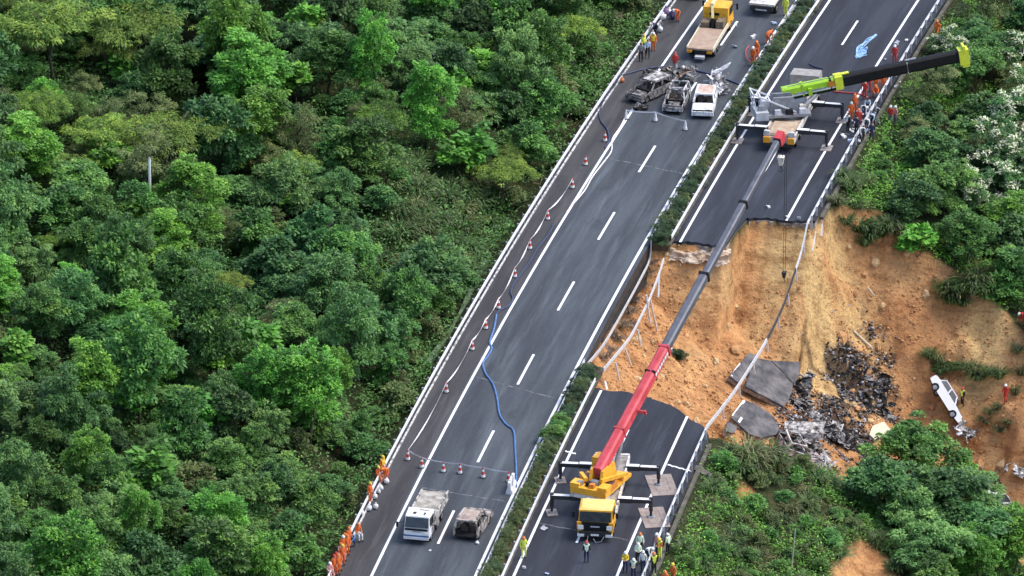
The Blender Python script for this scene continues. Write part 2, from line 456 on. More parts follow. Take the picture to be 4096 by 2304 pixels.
M_under = mat('dark_underfill', (0.060, 0.045, 0.035), 0.95, col2=(0.02, 0.016, 0.014), scale=1.5, bump=0.6)
M_verge = mat('grimy_verge', (0.15, 0.14, 0.12), 0.95, col2=(0.06, 0.06, 0.045), scale=1.2, bump=0.6)
def slab(name, xs, ys_lo, ys_hi, z0, z1, mats, n=60, parent=None):
    "road slab; ys_lo / ys_hi are functions of X; stores road coordinates for the asphalt texture"
    vs = []; rc = []
    for layer, z in ((0, z1), (1, z0)):
        for x in xs:
            a, b = ys_lo(x), ys_hi(x)
            for k in range(n+1):
                y = a+(b-a)*k/n; vs.append(RW(x, y, z)); rc.append((x, y, z))
    m = n+1; L = len(xs)*m; fs = []; mi = []
    for i in range(len(xs)-1):
        for k in range(n):
            a = i*m+k; fs.append((a, a+m, a+m+1, a+1)); mi.append(0)
            fs.append((a+L, a+1+L, a+m+1+L, a+m+L)); mi.append(1)
        for k in (0, n):
            a = i*m+k; q = (a, a+L, a+m+L, a+m); fs.append(q if k == 0 else q[::-1]); mi.append(1)
    for k in range(n):
        a = k; fs.append((a, a+1, a+1+L, a+L)); mi.append(1)
        a = (len(xs)-1)*m+k; fs.append((a, a+L, a+1+L, a+1)); mi.append(1)
    me = bpy.data.meshes.new(name); me.from_pydata(vs, [], fs)
    for q in mats: me.materials.append(q)
    me.polygons.foreach_set('material_index', mi)
    at = me.attributes.new('road', 'FLOAT_VECTOR', 'POINT'); at.data.foreach_set('vector', np.array(rc, np.float32).ravel())
    me.update()
    return link(name, me, parent)
const = lambda c: (lambda x: c)
YA, YB = -150.0, 40.0
left = slab('left_carriageway', list(np.linspace(-3.95, 4.25, 14)), const(YA), const(YB), -0.75, 0.0, [M_asL, M_under], 95)
tag(left, 'worn grey carriageway still standing beside the collapse', 'road', kind='structure')
lsh = slab('road_shoulder', list(np.linspace(-6.75, -3.952, 6)), const(YA), const(YB), -0.75, -0.003, [M_asS, M_base], 95)
tag(lsh, 'brownish hard shoulder along the outer guardrail', 'road', kind='structure')
def up_edge(x):
    b = np.interp(x, [5.9, 7.5, 9.2, 10.3, 10.45, 10.75, 12.5, 14.0, 16.4], [-50.0, -49.7, -50.0, -49.3, -46.2, -43.7, -43.3, -43.7, -43.1])
    return float(b+0.12*math.sin(x*7.3)+0.08*math.sin(x*17.0))
def lo_edge(x):
    b = np.interp(x, [5.9, 8.0, 10.5, 12.5, 14.2, 15.6, 16.4], [-80.5, -80.5, -81.0, -82.3, -84.0, -86.0, -87.3])
    return float(b+0.55*float(fbm(np.array([x*0.9+4]), np.array([2.2]), 4)[0])+0.12*math.sin(x*15.0))
xsR = sorted(set(list(np.linspace(6.0, 16.3, 30))+[10.3, 10.38, 10.45, 10.6, 10.75]))
upper = slab('right_carriageway_beyond', xsR, up_edge, const(YB), -0.22, 0.0, [M_asR, M_asR], 60)
tag(upper, 'dark carriageway beyond the gap, its broken end hanging over the slide', 'road', kind='structure')
lower = slab('right_carriageway_near', xsR, const(YA), lo_edge, -0.22, 0.0, [M_asR, M_asR], 50)
tag(lower, 'dark carriageway on the near side of the gap, cut off in an arc', 'road', kind='structure')
rb = slab('road_base', xsR, lambda x: up_edge(x)+0.10+0.22*math.sin(x*4.1)*math.sin(x*2.3)-0.12, const(-30.0), -0.62, -0.224, [M_base, M_base], 12, upper)
rb2 = slab('road_base', xsR, const(-100.0), lambda x: lo_edge(x)-0.25, -0.62, -0.224, [M_base, M_base], 10, lower)
# pale concrete subbase showing under the broken left half
mb = MB(); N1, N2 = 44, 14; vs = []
for j in range(N2+1):
    for i in range(N1+1):
        u, v = i/N1, j/N2; x = 5.85+4.75*u; lim = 0.85+0.5*float(fbm(np.array([u*6.0]), np.array([7.3]), 3)[0])
        y = -50.0+0.5*u-0.25-0.95*v*lim; z = -0.45-1.05*v*lim
        f = float(fbm(np.array([x*0.9+11]), np.array([v*2.6]), 4)[0])+0.35*float(vnoise(np.array([x*4.3]), np.array([v*9.0]))[0])
        vs.append(RW(x+0.1*f, y-0.45*f-0.12, z+0.30*f+0.05))
q_ = [(j*(N1+1)+i, j*(N1+1)+i+1, (j+1)*(N1+1)+i+1, (j+1)*(N1+1)+i) for j in range(N2) for i in range(N1)]
mb.add(vs, [f[::-1] for f in q_]); mb.add([v+Vector((0, 0.9, -0.2)) for v in vs], q_)
tag(mb.build('subbase_face', mat('pale_subbase', (0.58, 0.50, 0.42), 0.95, col2=(0.40, 0.28, 0.18), scale=1.0, bump=0.9, bscale=5), upper), 'pale grey gravel face under the broken road edge')
fc = MB(); vs = []; N1 = 40  # dark sub-base whose near-black colour also paints in the cavity's shade
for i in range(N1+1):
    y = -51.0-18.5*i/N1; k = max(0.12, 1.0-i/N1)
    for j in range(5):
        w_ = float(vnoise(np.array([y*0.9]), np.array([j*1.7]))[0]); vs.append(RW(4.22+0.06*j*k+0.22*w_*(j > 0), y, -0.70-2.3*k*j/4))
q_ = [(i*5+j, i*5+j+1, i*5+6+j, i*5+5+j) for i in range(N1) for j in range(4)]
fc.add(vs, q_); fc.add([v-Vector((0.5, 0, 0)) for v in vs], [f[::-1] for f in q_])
tag(fc.build('fill_painted_shade', mat('dark_fill_painted_shade', (0.030, 0.026, 0.024), 0.95, col2=(0.010, 0.009, 0.009), scale=1.3, bump=0.7, bscale=5), left), 'dark fill and painted cavity shade under the edge of the worn carriageway')

def strip(name, x, w, y0, y1, parent, z=0.004, th=0.004, m=M_paint, step=2.0):
    mb = MB(); k = max(1, int(abs(y1-y0)/step)); vs = []
    for i in range(k+1):
        y = y0+(y1-y0)*i/k
        for dx, zz in ((-w/2, z), (w/2, z), (w/2, z+th), (-w/2, z+th)): vs.append(RW(x+dx, y, zz))
    fs = []
    for i in range(k):
        for j in range(4): fs.append((i*4+j, i*4+(j+1)%4, i*4+4+(j+1)%4, i*4+4+j))
    fs += [(0,1,2,3)[::-1], tuple(range(4*k, 4*k+4))]
    mb.add(vs, fs)
    return mb.build(name, m, parent)
strip('edge_line', -3.72, 0.20, YA+0.5, YB-0.5, left)
strip('edge_line', 3.79, 0.22, YA+0.5, YB-0.5, left)
strip('edge_line', 6.56, 0.20, up_edge(6.56)+0.05, YB-0.5, upper)
strip('edge_line', 14.01, 0.20, up_edge(14.0)+0.05, YB-0.5, upper)
strip('edge_line', 6.56, 0.20, YA+0.5, lo_edge(6.56)-0.05, lower)
strip('edge_line', 14.01, 0.20, YA+0.5, lo_edge(14.0)-0.05, lower)
for k in range(-2, 10):
    y = -15.0*k
    if y-6 < YA: break
    strip('lane_dash', 0.0, 0.20, y-6, y, left)
for k in range(-2, 10):
    y = 2.5-15.0*k
    a, b = y-6, y
    if b > -45 and a > -49.5: strip('lane_dash', 10.06, 0.18, a, b, upper)
    elif a > -49 and b > -49: strip('lane_dash', 10.06, 0.18, max(a, -49.0), b, upper)
    elif b < -81.2: strip('lane_dash', 10.06, 0.18, a, b, lower)
    elif a < -82: strip('lane_dash', 10.06, 0.18, a, -81.3, lower)
# transverse sealed joints / cracks and rectangular repair patches
M_patch = mat('patch_asphalt', (0.115, 0.130, 0.142), 0.85, col2=(0.08, 0.09, 0.1), scale=1.5)
M_patchd = mat('patch_dark', (0.045, 0.05, 0.06), 0.85, scale=1.5)
M_joint = mat('joint_seal', (0.2, 0.21, 0.22), 0.8, col2=(0.05, 0.055, 0.06), scale=2.5, lo=0.42, hi=0.6)
def cross(x0, x1, y0, y1, w, parent, m):
    mb = MB(); k = 10; vs = []
    for i in range(k+1):
        t = i/k; x = x0+(x1-x0)*t; y = y0+(y1-y0)*t+0.06*math.sin(i*2.3)
        for d, zz in ((-w/2, 0.0035), (w/2, 0.0035), (w/2, 0.0065), (-w/2, 0.0065)): vs.append(RW(x, y+d, zz))
    fs = []
    for i in range(k):
        for j in range(4): fs.append((i*4+j, i*4+(j+1)%4, i*4+4+(j+1)%4, i*4+4+j))
    fs += [(0,1,2,3)[::-1], tuple(range(4*k, 4*k+4))]
    mb.add(vs, fs); return mb.build('sealed_joint', m, parent)
for a in ((-3.5, 3.6, -33.5, -35.5), (-3.5, 3.5, -80.3, -83.0), (-3.4, 3.5, -101.5, -102.5)): cross(*a, 0.14, left, M_joint)
for a in ((6.8, 13.7, -105.8, -107.2),): cross(*a, 0.12, lower, M_joint)
cross(14.2, 16.2, -93.2, -94.0, 0.2, lower, M_paint); cross(6.1, 7.0, -92.5, -92.8, 0.2, lower, M_paint)
cross(14.2, 16.2, -23.5, -24.2, 0.2, upper, M_joint)

# ------------------------------------------------------------------ median strip, kerbs, drain
def median(name, y0, y1, lab):
    k = int(abs(y1-y0)/2); mb = MB(); vs = []
    for i in range(k+1):
        y = y0+(y1-y0)*i/k
        for dx, zz in ((4.42, -0.5), (5.82, -0.5), (5.82, 0.10), (5.1, 0.18), (4.42, 0.10)): vs.append(RW(dx, y, zz))
    fs = []
    for i in range(k):
        for j in range(5): fs.append((i*5+j, i*5+5+j, i*5+5+(j+1)%5, i*5+(j+1)%5))
    fs += [(0,1,2,3,4), tuple(range(5*k, 5*k+5))[::-1]]
    mb.add(vs, fs); o = mb.build(name, M_soil); tag(o, lab, 'median', kind='structure')
    strip('kerb', 4.34, 0.14, y0, y1, o, 0.0, 0.14, M_verge); strip('kerb', 5.91, 0.16, y0, y1, o, 0.0, 0.14, M_verge)
    return o
median('median_strip_far', -51.0, YB, 'planted median strip beyond the collapse')
median('median_strip_near', YA, -76.5, 'planted median strip on the near side of the collapse')
kb = strip('roadside_kerb', -6.42, 0.12, YA, YB, None, 0.0, 0.12, mat('pale_kerb', (0.62, 0.63, 0.64), 0.8, col2=(0.16, 0.16, 0.16), scale=3.5, lo=0.4, hi=0.5))
tag(kb, 'low pale kerb under the outer guardrail of the worn carriageway', 'kerb', kind='structure')
dr = MB()
pth = [RW(-7.95+0.25*math.sin(y*0.25), y, -0.80+0.12*math.sin(y*0.4)) for y in np.linspace(-77, -56, 12)]
for a, b in zip(pth, pth[1:]): dr.bar(a, b, 0.42, 0.4)
tag(dr.build('drain_channel', mat('mossy_concrete', (0.16, 0.22, 0.14), 0.95, col2=(0.06, 0.11, 0.05), scale=2.0, bump=0.4)), 'mossy concrete drain running just below the outer guardrail', 'drain')
ve = strip('verge_edge', 16.62, 0.3, YA, -88.5, None, -0.3, 0.24, M_verge); tag(ve, 'concrete verge edging on the near side of the slide', 'kerb', kind='structure')
ve = strip('verge_edge', 16.62, 0.3, -42.0, YB, None, -0.3, 0.24, M_verge); tag(ve, 'concrete verge edging beyond the slide', 'kerb', kind='structure')
# ------------------------------------------------------------------ foliage
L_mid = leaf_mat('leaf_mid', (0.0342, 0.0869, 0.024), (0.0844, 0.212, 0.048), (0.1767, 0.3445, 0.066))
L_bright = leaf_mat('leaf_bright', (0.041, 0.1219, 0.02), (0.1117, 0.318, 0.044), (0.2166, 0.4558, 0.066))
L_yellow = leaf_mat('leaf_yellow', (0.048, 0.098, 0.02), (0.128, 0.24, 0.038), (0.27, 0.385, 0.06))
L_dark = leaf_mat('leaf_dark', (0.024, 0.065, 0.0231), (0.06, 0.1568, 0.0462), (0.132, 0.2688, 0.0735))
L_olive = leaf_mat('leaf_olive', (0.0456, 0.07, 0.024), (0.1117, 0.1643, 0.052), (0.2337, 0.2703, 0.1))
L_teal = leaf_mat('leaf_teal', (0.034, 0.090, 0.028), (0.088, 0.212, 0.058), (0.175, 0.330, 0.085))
L_grass = leaf_mat('grass_blade', (0.055, 0.07, 0.028), (0.135, 0.16, 0.06), (0.31, 0.3, 0.14))
L_flower = mat('cream_blossom', (0.80, 0.80, 0.62), 0.8, col2=(0.62, 0.66, 0.42), scale=4)
M_bark = mat('bark', (0.115, 0.09, 0.065), 0.9, col2=(0.05, 0.04, 0.03), scale=6, bump=0.5)

def leaves(P, D, N, ln, wd, droop=0.15):
    "diamond leaves: base points P, pointing D, facing N"
    D = D/np.linalg.norm(D, axis=1, keepdims=True)
    S = np.cross(D, N); S /= np.linalg.norm(S, axis=1, keepdims=True)+1e-9
    U = np.cross(S, D)
    ln = ln[:, None]; wd = wd[:, None]
    a = P; b = P+D*ln*0.45+S*wd*0.5-U*ln*0.06; c = P+D*ln-U*ln*droop; d = P+D*ln*0.45-S*wd*0.5-U*ln*0.06
    V = np.stack([a, b, c, d], 1).reshape(-1, 3)
    F = np.arange(len(P)*4).reshape(-1, 4)
    return V, F
def rdir(g, n):
    v = g.normal(size=(n, 3)); return v/np.linalg.norm(v, axis=1, keepdims=True)

def crown_mesh(name, seed, m, rad=(2.6, 2.6, 2.2), clumps=70, per=120, cr=(0.5, 0.85), ll=0.30, lw=0.17, flat=0.0, base=2.2, fill=0.2, hang=0.0, flower=0.0, lobes=6):
    "ragged crown: several boughs of uneven size, each carrying leaf clumps, some hanging low"
    if ll < 0.5: clumps = int(clumps*1.75); per = int(per*0.78); cr = (cr[0]*0.62, cr[1]*0.82); ll *= 0.80; lw *= 0.84
    g = np.random.default_rng(seed)
    Vs = []; Ts = []; Ms = []
    rad = np.array(rad)
    a0 = g.random()*6.28
    bough = []
    for b in range(lobes):
        a = a0+6.283*b/lobes+g.normal()*0.5; rr = 0.0 if b == 0 else g.uniform(0.35, 0.8)
        h = 0.62 if b == 0 else g.uniform(-0.75, 0.55)
        br = g.uniform(0.36, 0.62)*(1.15 if b == 0 else 1.0)
        c = np.array([math.cos(a)*rr*rad[0], math.sin(a)*rr*rad[1], (1+h*(1-flat))*rad[2]])
        if flat: c[2] = rad[2]*(1+flat*0.9*math.floor(3*g.random())/3-0.2*rr)
        bough.append((c, br, g.normal(0, 0.10)))
    wts = np.array([b[1]**2 for b in bough]); wts /= wts.sum()
    for i in range(clumps):
        c0, br, bt = bough[int(g.choice(lobes, p=wts))]
        d = rdir(g, 1)[0]
        if d[2] < -0.35: d[2] = -d[2]*0.5
        d /= np.linalg.norm(d)
        k = g.uniform(0.3, 0.7) if g.random() < fill else (g.uniform(1.1, 1.5) if g.random() < 0.14 else g.uniform(0.74, 1.12))
        c = c0+d*rad*br*k*np.array([1, 1, 1-flat*0.6])
        r = g.uniform(*cr)*g.uniform(0.75, 1.15)
        n = int(per*(r/np.mean(cr))**2)
        q = rdir(g, n); q[:, 2] = np.where(q[:, 2] < -0.2, -q[:, 2], q[:, 2])
        rr = r*g.uniform(0.45, 1.08, n)[:, None]
        P = c+q*rr*np.array([1, 1, 0.6])
        out = q*0.7+d*0.5+rdir(g, n)*0.6
        N = q*0.55+np.array([0, 0, 1.0])+rdir(g, n)*0.55
        D = out-np.array([0, 0, 1])*hang
        D = D-N*(np.sum(D*N, 1)/np.sum(N*N, 1))[:, None]*0.7
        V_, _ = leaves(P, D, N, g.uniform(0.65, 1.35, n)*ll, g.uniform(0.7, 1.25, n)*lw, 0.18+hang*0.3)
        Vs.append(V_)
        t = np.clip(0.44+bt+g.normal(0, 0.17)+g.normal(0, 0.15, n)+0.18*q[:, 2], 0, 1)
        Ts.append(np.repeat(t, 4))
        fm = np.zeros(n, int)
        if flower and d[2] > 0.15 and g.random() < flower: fm = (g.random(n) < 0.6).astype(int)
        Ms.append(fm)
    V_ = np.concatenate(Vs); V_[:, 2] = np.maximum(V_[:, 2]+base, 0.05)
    F_ = np.arange(len(V_)).reshape(-1, 4)
    mats = [m]+([L_flower] if flower else [])
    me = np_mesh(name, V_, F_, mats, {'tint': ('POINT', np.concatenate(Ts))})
    if flower: me.polygons.foreach_set('material_index', np.concatenate(Ms).astype(np.int32))
    return me
def trunk_mesh(name, seed, h, spread, r=0.13, limbs=6):
    R = random.Random(seed); mb = MB()
    p = [Vector((0, 0, -0.6))]
    for i in range(1, 6): p.append(Vector((R.uniform(-.12, .12)*i, R.uniform(-.12, .12)*i, h*i/5)))
    mb.tube(p, r, 6, r*0.45)
    for i in range(limbs):
        k = R.uniform(0.4, 0.95); b = p[int(k*4)+1]; a = R.uniform(0, 6.28); s = R.uniform(0.4, 0.8)*spread
        e = b+Vector((math.cos(a)*s, math.sin(a)*s, s*R.uniform(0.5, 1.1)))
        mid = (b+e)/2+Vector((0, 0, 0.15)); mb.tube([b, mid, e], r*0.5, 5, 0.025)
    return mb.mesh(name, M_bark, True)
KINDS = {}
def kind(key, label, cat, n, mk, tk):
    KINDS[key] = dict(label=label, cat=cat, crowns=[mk(i) for i in range(n)], trunks=[tk(i) for i in range(n)])
kind('round', 'mid green broadleaf tree', 'tree', 5,
     lambda i: crown_mesh('crown_round', 100+i, L_mid, (2.7, 2.7, 2.0), 84, 105, (0.40, 0.85), 0.36, 0.21, base=1.0, lobes=6+i % 3),
     lambda i: trunk_mesh('trunk_round', 10+i, 3.6, 2.0))
kind('bright', 'fresh green tree with billowing crown', 'tree', 3,
     lambda i: crown_mesh('crown_bright', 200+i, L_bright, (2.5, 2.5, 2.8), 120, 120, (0.42, 0.78), 0.30, 0.18, base=0.9, lobes=8),
     lambda i: trunk_mesh('trunk_bright', 20+i, 5.0, 2.0))
kind('feather', 'feathery yellow green tree', 'tree', 4,
     lambda i: crown_mesh('crown_feather', 300+i, L_yellow, (2.9, 2.9, 1.4), 60, 120, (0.40, 0.9), 0.30, 0.085, flat=0.45, base=2.4, fill=0.3, hang=0.4, lobes=7),
     lambda i: trunk_mesh('trunk_feather', 30+i, 4.8, 2.4, 0.10, 8))
kind('dark', 'dark green broadleaf tree', 'tree', 4,
     lambda i: crown_mesh('crown_dark', 400+i, L_dark, (2.6, 2.6, 2.0), 84, 85, (0.40, 0.85), 0.42, 0.28, base=0.8, lobes=7),
     lambda i: trunk_mesh('trunk_dark', 40+i, 3.4, 2.0))
kind('olive', 'thin dusty olive tree', 'tree', 2,
     lambda i: crown_mesh('crown_olive', 500+i, L_olive, (2.4, 2.4, 2.0), 54, 85, (0.40, 0.9), 0.30, 0.10, base=1.0, fill=0.4, hang=0.3, lobes=7),
     lambda i: trunk_mesh('trunk_olive', 50+i, 4.4, 2.2, 0.08, 10))
kind('teal', 'bluish green spreading tree', 'tree', 3,
     lambda i: crown_mesh('crown_teal', 600+i, L_teal, (2.7, 2.7, 1.8), 84, 105, (0.40, 0.8), 0.32, 0.17, base=0.9, hang=0.15, lobes=8),
     lambda i: trunk_mesh('trunk_teal', 60+i, 3.4, 2.1))
kind('big', 'large leaved sapling', 'tree', 2,
     lambda i: crown_mesh('crown_big', 700+i, L_bright, (1.3, 1.3, 1.1), 26, 26, (0.4, 0.6), 0.55, 0.42, base=1.0, fill=0.1),
     lambda i: trunk_mesh('trunk_big', 70+i, 2.0, 1.0, 0.06, 5))
kind('flower', 'dark blossoming tree', 'tree', 2,
     lambda i: crown_mesh('crown_flower', 800+i, L_dark, (2.6, 2.6, 2.2), 90, 95, (0.35, 0.65), 0.30, 0.18, base=1.4, flower=0.55, lobes=7),
     lambda i: trunk_mesh('trunk_flower', 80+i, 3.6, 2.2))
kind('shrub', 'low leafy shrub', 'shrub', 3,
     lambda i: crown_mesh('crown_shrub', 900+i, [L_mid, L_teal, L_olive][i], (1.15, 1.15, 0.8), 34, 90, (0.3, 0.5), 0.24, 0.13, base=0.05),
     lambda i: trunk_mesh('stem_shrub', 90+i, 0.9, 0.8, 0.04, 5))
def plant(key, loc, s=1.0, rz=None, label=None, group=None, var=None, cat=None, sz=1.0, name=None):
    K = KINDS[key]; i = random.randrange(len(K['crowns'])) if var is None else var
    nm = name or {'shrub': 'shrub'}.get(key, {'round': 'broadleaf_tree', 'bright': 'broadleaf_tree', 'feather': 'feathery_tree', 'dark': 'broadleaf_tree', 'olive': 'thin_tree', 'teal': 'spreading_tree', 'big': 'large_leaved_tree', 'flower': 'flowering_tree'}.get(key))
    r = empty(nm, loc, random.uniform(0, 6.28) if rz is None else rz, label, cat or K['cat'], group)
    r.scale = (s, s, s*sz)
    link('trunk' if key != 'shrub' else 'stem', K['trunks'][i], r); link('crown', K['crowns'][i], r)
    return r
def opposite(Y):
    for lim, nm in ((-12, 'the yellow tow truck'), (-32, 'the burnt cars'), (-52, 'the broken road end'), (-70, 'the landslide'), (-84, 'the fallen asphalt slabs'), (-98, 'the red boom'), (-107, 'the row of cones')):
        if Y > lim: return nm
    return 'the light truck'
def sized(s, a=0.62, b=0.85): return 'small ' if s < a else ('large ' if s > b else 'medium ')
# --- hand placed trees of the wooded slope: (crown centre in the 4096 frame, kind, scale)
def tree_at(px, py, key, s, label, group=None, H=3.4, **k):
    b = hit(px, py+46*H*s)
    return plant(key, (b.x, b.y, ground(b.x, b.y)-0.05), s, label=label, group=group, **k)
tree_at(1000, 260, 'bright', 1.35, 'tallest fresh green tree, its crown billowing above the wooded slope', H=4.4, var=0)
tree_at(1060, 500, 'bright', 1.15, 'fresh green tree growing just below the tallest billowing crown', H=4.4, var=1)
tree_at(960, 150, 'bright', 1.0, 'fresh green tree growing just behind the tallest billowing crown', H=4.4, var=1)
tree_at(1210, 270, 'feather', 0.8, 'small bright yellow green spray beside the tallest fresh green tree', var=0)
tree_at(420, 540, 'feather', 1.0, 'flat topped yellow green tree between the slope edge and the pale pole', var=1)
tree_at(690, 560, 'feather', 1.2, 'wide umbrella shaped yellow green tree behind the pale pole', var=2)
tree_at(150, 430, 'feather', 0.9, 'yellow topped feathery tree with bare dark stems below', var=0)
tree_at(200, 120, 'feather', 1.5, 'largest feathery yellow green tree high on the wooded slope', var=1)
tree_at(560, 130, 'feather', 1.3, 'feathery tree next to the largest yellow green one', var=2)
tree_at(760, 830, 'bright', 1.05, 'fresh green tree growing right in front of the pale pole', H=3.2, var=1)
tree_at(650, 1085, 'big', 0.9, 'young light green tree with very large leaves in layered tufts', H=1.8, var=0)
tree_at(745, 1340, 'big', 0.6, 'tiny light green large leaved sapling below the layered tufts', H=1.8, var=1)
tree_at(1690, 1180, 'big', 0.75, 'bright lime large leaved sapling near the mossy drain', H=1.8, var=1)
SPEC = ['round', 'dark', 'teal', 'round', 'olive', 'feather', 'dark', 'bright', 'teal']
taken = []
def far_enough(x, y, d):
    for a, b, e in taken:
        if (a-x)**2+((b-y)*0.8)**2 < (d+e)**2*0.25: return False
    return True
def in_view(X, Y, z, margin=260):
    w = RW(X, Y, z); v = np.array(w)-CAM; q = v@_fw
    sx = 2048+FOC*(v@_rt)/q; sy = 1152-FOC*(v@_up)/q
    return -margin < sx < 4096+margin and -margin < sy < 2304+margin+260
CLEAR = []
for a, b, r1, r2 in ((1720, 700, 4.5, 8.0), (1800, 900, 3.6, 6.0), (1560, 980, 3.2, 6.0), (860, 1270, 3.0, 5.0), (1010, 1500, 2.2, 5.0), (2450, 130, 2.6, 7.0), (1330, 620, 2.6, 4.0)):
    q = hit(a, b+60); CLEAR.append((q.x-bend(q.y), q.y, r1, r2))
def cleared(X, Y): return any(math.hypot((X-a)/r1, (Y-b)/r2) < 1 for a, b, r1, r2 in CLEAR)
n_l = 0
for _ in range(9000):
    Y = random.uniform(-150, 22); X = -9.3-abs(random.uniform(0, 66))
    if not in_view(X, Y, 3): continue
    e = fbm(np.array([X*0.05+40]), np.array([Y*0.05]), 3)[0]; e2 = vnoise(np.array([X*0.16+4]), np.array([Y*0.11+8]))[0]
    s = random.uniform(0.5, 1.05)
    gap = 0.75 if vnoise(np.array([X*0.09+90]), np.array([Y*0.07+3]))[0] < 0.17 else 2.1     # thin spots
    if gap > 1 and random.random() < 0.72: s *= 0.55
    rr = 3.5*s
    if cleared(X, Y): continue
    lowL = Y < -92 or (X < -25 and Y < -78)
    if X > -10.5 and s > 0.95: s = 0.9
    if not far_enough(X, Y, rr): continue
    if e2 < -0.18: k = random.choice(['dark', 'dark', 'teal', 'round'])
    elif e2 < 0.0: k = random.choice(['round', 'round', 'dark', 'teal', 'bright'])
    elif e2 < 0.17: k = random.choice(['teal', 'round', 'feather', 'olive', 'dark'])
    else: k = random.choice(['feather', 'olive', 'round', 'bright'])
    if Y < -85 and k in ('olive', 'feather') and random.random() < 0.6: k = random.choice(['round', 'bright', 'teal'])
    if lowL and k in ('dark', 'olive', 'feather') and random.random() < 0.65: k = random.choice(['bright', 'round', 'round', 'teal'])
    w = RW(X, Y); taken.append((X, Y, rr))
    plant(k, (w.x, w.y, ground(w.x, w.y)-0.05), s, label=sized(s)+KINDS[k]['label']+(' next to the guardrail' if X > -13 else (' low on the slope' if X > -26 else ' high on the slope'))+' opposite '+opposite(Y), group='%s trees of the wooded slope' % k, sz=random.choice([0.8, 0.95, 1.1, 1.35, 1.6])*random.uniform(0.9, 1.1))
    n_l += 1
    if n_l >= 430: break
print('left trees', n_l)
# shrubs along the foot of the slope
n_s = 0
for _ in range(1200):
    Y = random.uniform(-124, 12); X = -8.6-abs(random.gauss(0, 1))*15
    if not in_view(X, Y, 1, 60) or (cleared(X, Y) and random.random() < 0.8): continue
    w = RW(X, Y)
    v = random.randrange(3); sc = random.uniform(0.7, 1.5)
    plant('shrub', (w.x, w.y, ground(w.x, w.y)-0.1), sc, var=v, label=sized(sc, 0.95, 1.25)+['mid green', 'bluish green', 'dusty olive'][v]+' shrub under the trees opposite '+opposite(Y), group='shrubs beside the outer guardrail')
    n_s += 1
    if n_s >= 230: break

# undergrowth carpet
def carpet(name, pts, zs, n_per, ll, lw, hgt, m, seed, up=0.5, spread=0.45):
    g = np.random.default_rng(seed); n = len(pts)*n_per
    c = np.repeat(np.array(pts), n_per, 0); z = np.repeat(np.array(zs), n_per)
    off = g.normal(size=(n, 2))*spread
    h = np.abs(g.normal(size=n))*hgt
    P = np.stack([c[:, 0]+off[:, 0], c[:, 1]+off[:, 1], z+h], -1)
    D = rdir(g, n); D[:, 2] = D[:, 2]*0.5+up
    N = rdir(g, n)*0.7+np.array([0, 0, 1.0])
    V_, F_ = leaves(P, D, N, g.uniform(0.6, 1.3, n)*ll, g.uniform(0.7, 1.2, n)*lw, 0.25)
    t = np.clip(np.repeat(np.repeat(g.normal(0.42, 0.2, len(pts)), n_per), 4)+np.repeat(g.normal(0, 0.13, n), 4), 0, 1)
    return np_mesh(name, V_, F_, m, {'tint': ('POINT', t)})
def scatter(n, fx, fy, ok, seed):
    g = np.random.default_rng(seed); out = []
    X = fx(g, n); Y = fy(g, n)
    keep = ok(X, Y); X = X[keep]; Y = Y[keep]
    return np.stack([X+bend(Y), Y], -1), terrain(X, Y)
vis = np.vectorize(lambda X, Y: in_view(X, Y, 0, 60))
for nm, m, seed, n, npp, ll, lw, hg, lab in (
        ('undergrowth', L_mid, 1, 6000, 24, 0.28, 0.15, 0.65, 'tangled green undergrowth between the trees of the wooded slope'),
        ('dry_grass', L_grass, 2, 2600, 22, 0.55, 0.05, 0.25, 'dry brownish grass and twigs between the trees of the wooded slope'),
        ('leafy_ground_cover', L_teal, 3, 3800, 22, 0.30, 0.17, 0.6, 'bluish leafy ground cover under the wooded slope')):
    off = seed*30
    pts, zs = scatter(n*3, lambda g, k: -7.6-g.random(k)*62, lambda g, k: -140+g.random(k)*165,
                      lambda X, Y: vis(X, Y) & (vnoise(X*0.2+off, Y*0.15) > (-0.12 if seed != 2 else 0.02)), seed)
    tag(link(nm, carpet(nm, pts[:n], zs[:n], npp, ll, lw, hg, m, seed)), lab, 'undergrowth', kind='stuff')
# ------------------------------------------------------------------ guardrails
M_galv = mat('galvanised_steel', (0.74, 0.76, 0.79), 0.45, 0.25, var=0.25, scale=2.5)
M_post = mat('galvanised_post', (0.50, 0.51, 0.53), 0.55, 0.3, var=0.3, scale=4)
WPROF = [(0.0, 0.40), (0.05, 0.45), (0.05, 0.50), (0.0, 0.565), (0.05, 0.63), (0.05, 0.68), (0.0, 0.73)]
def wbeam_mesh(L):
    mb = MB(); n = len(WPROF); vs = []
    for y in (-L/2, L/2):
        vs += [(x, y, z) for x, z in WPROF]+[(x-0.035, y, z) for x, z in WPROF]
    fs = []
    for j in range(n-1):
        fs.append((j, j+1, 2*n+j+1, 2*n+j)); fs.append((n+j+1, n+j, 3*n+j, 3*n+j+1))
    fs += [(n-1, 2*n-1, 4*n-1, 3*n-1), (n, 0, 2*n, 3*n)]
    fs += [tuple(list(range(n))+list(range(2*n-1, n-1, -1)))[::-1], tuple(list(range(2*n, 3*n))+list(range(4*n-1, 3*n-1, -1)))]
    mb.add(vs, fs); return mb.mesh('beam', M_galv)
WB = wbeam_mesh(4.0)
PM = MB().box(-0.07, 0.07, -0.06, 0.06, -0.5, 0.80).mesh('post', M_post)
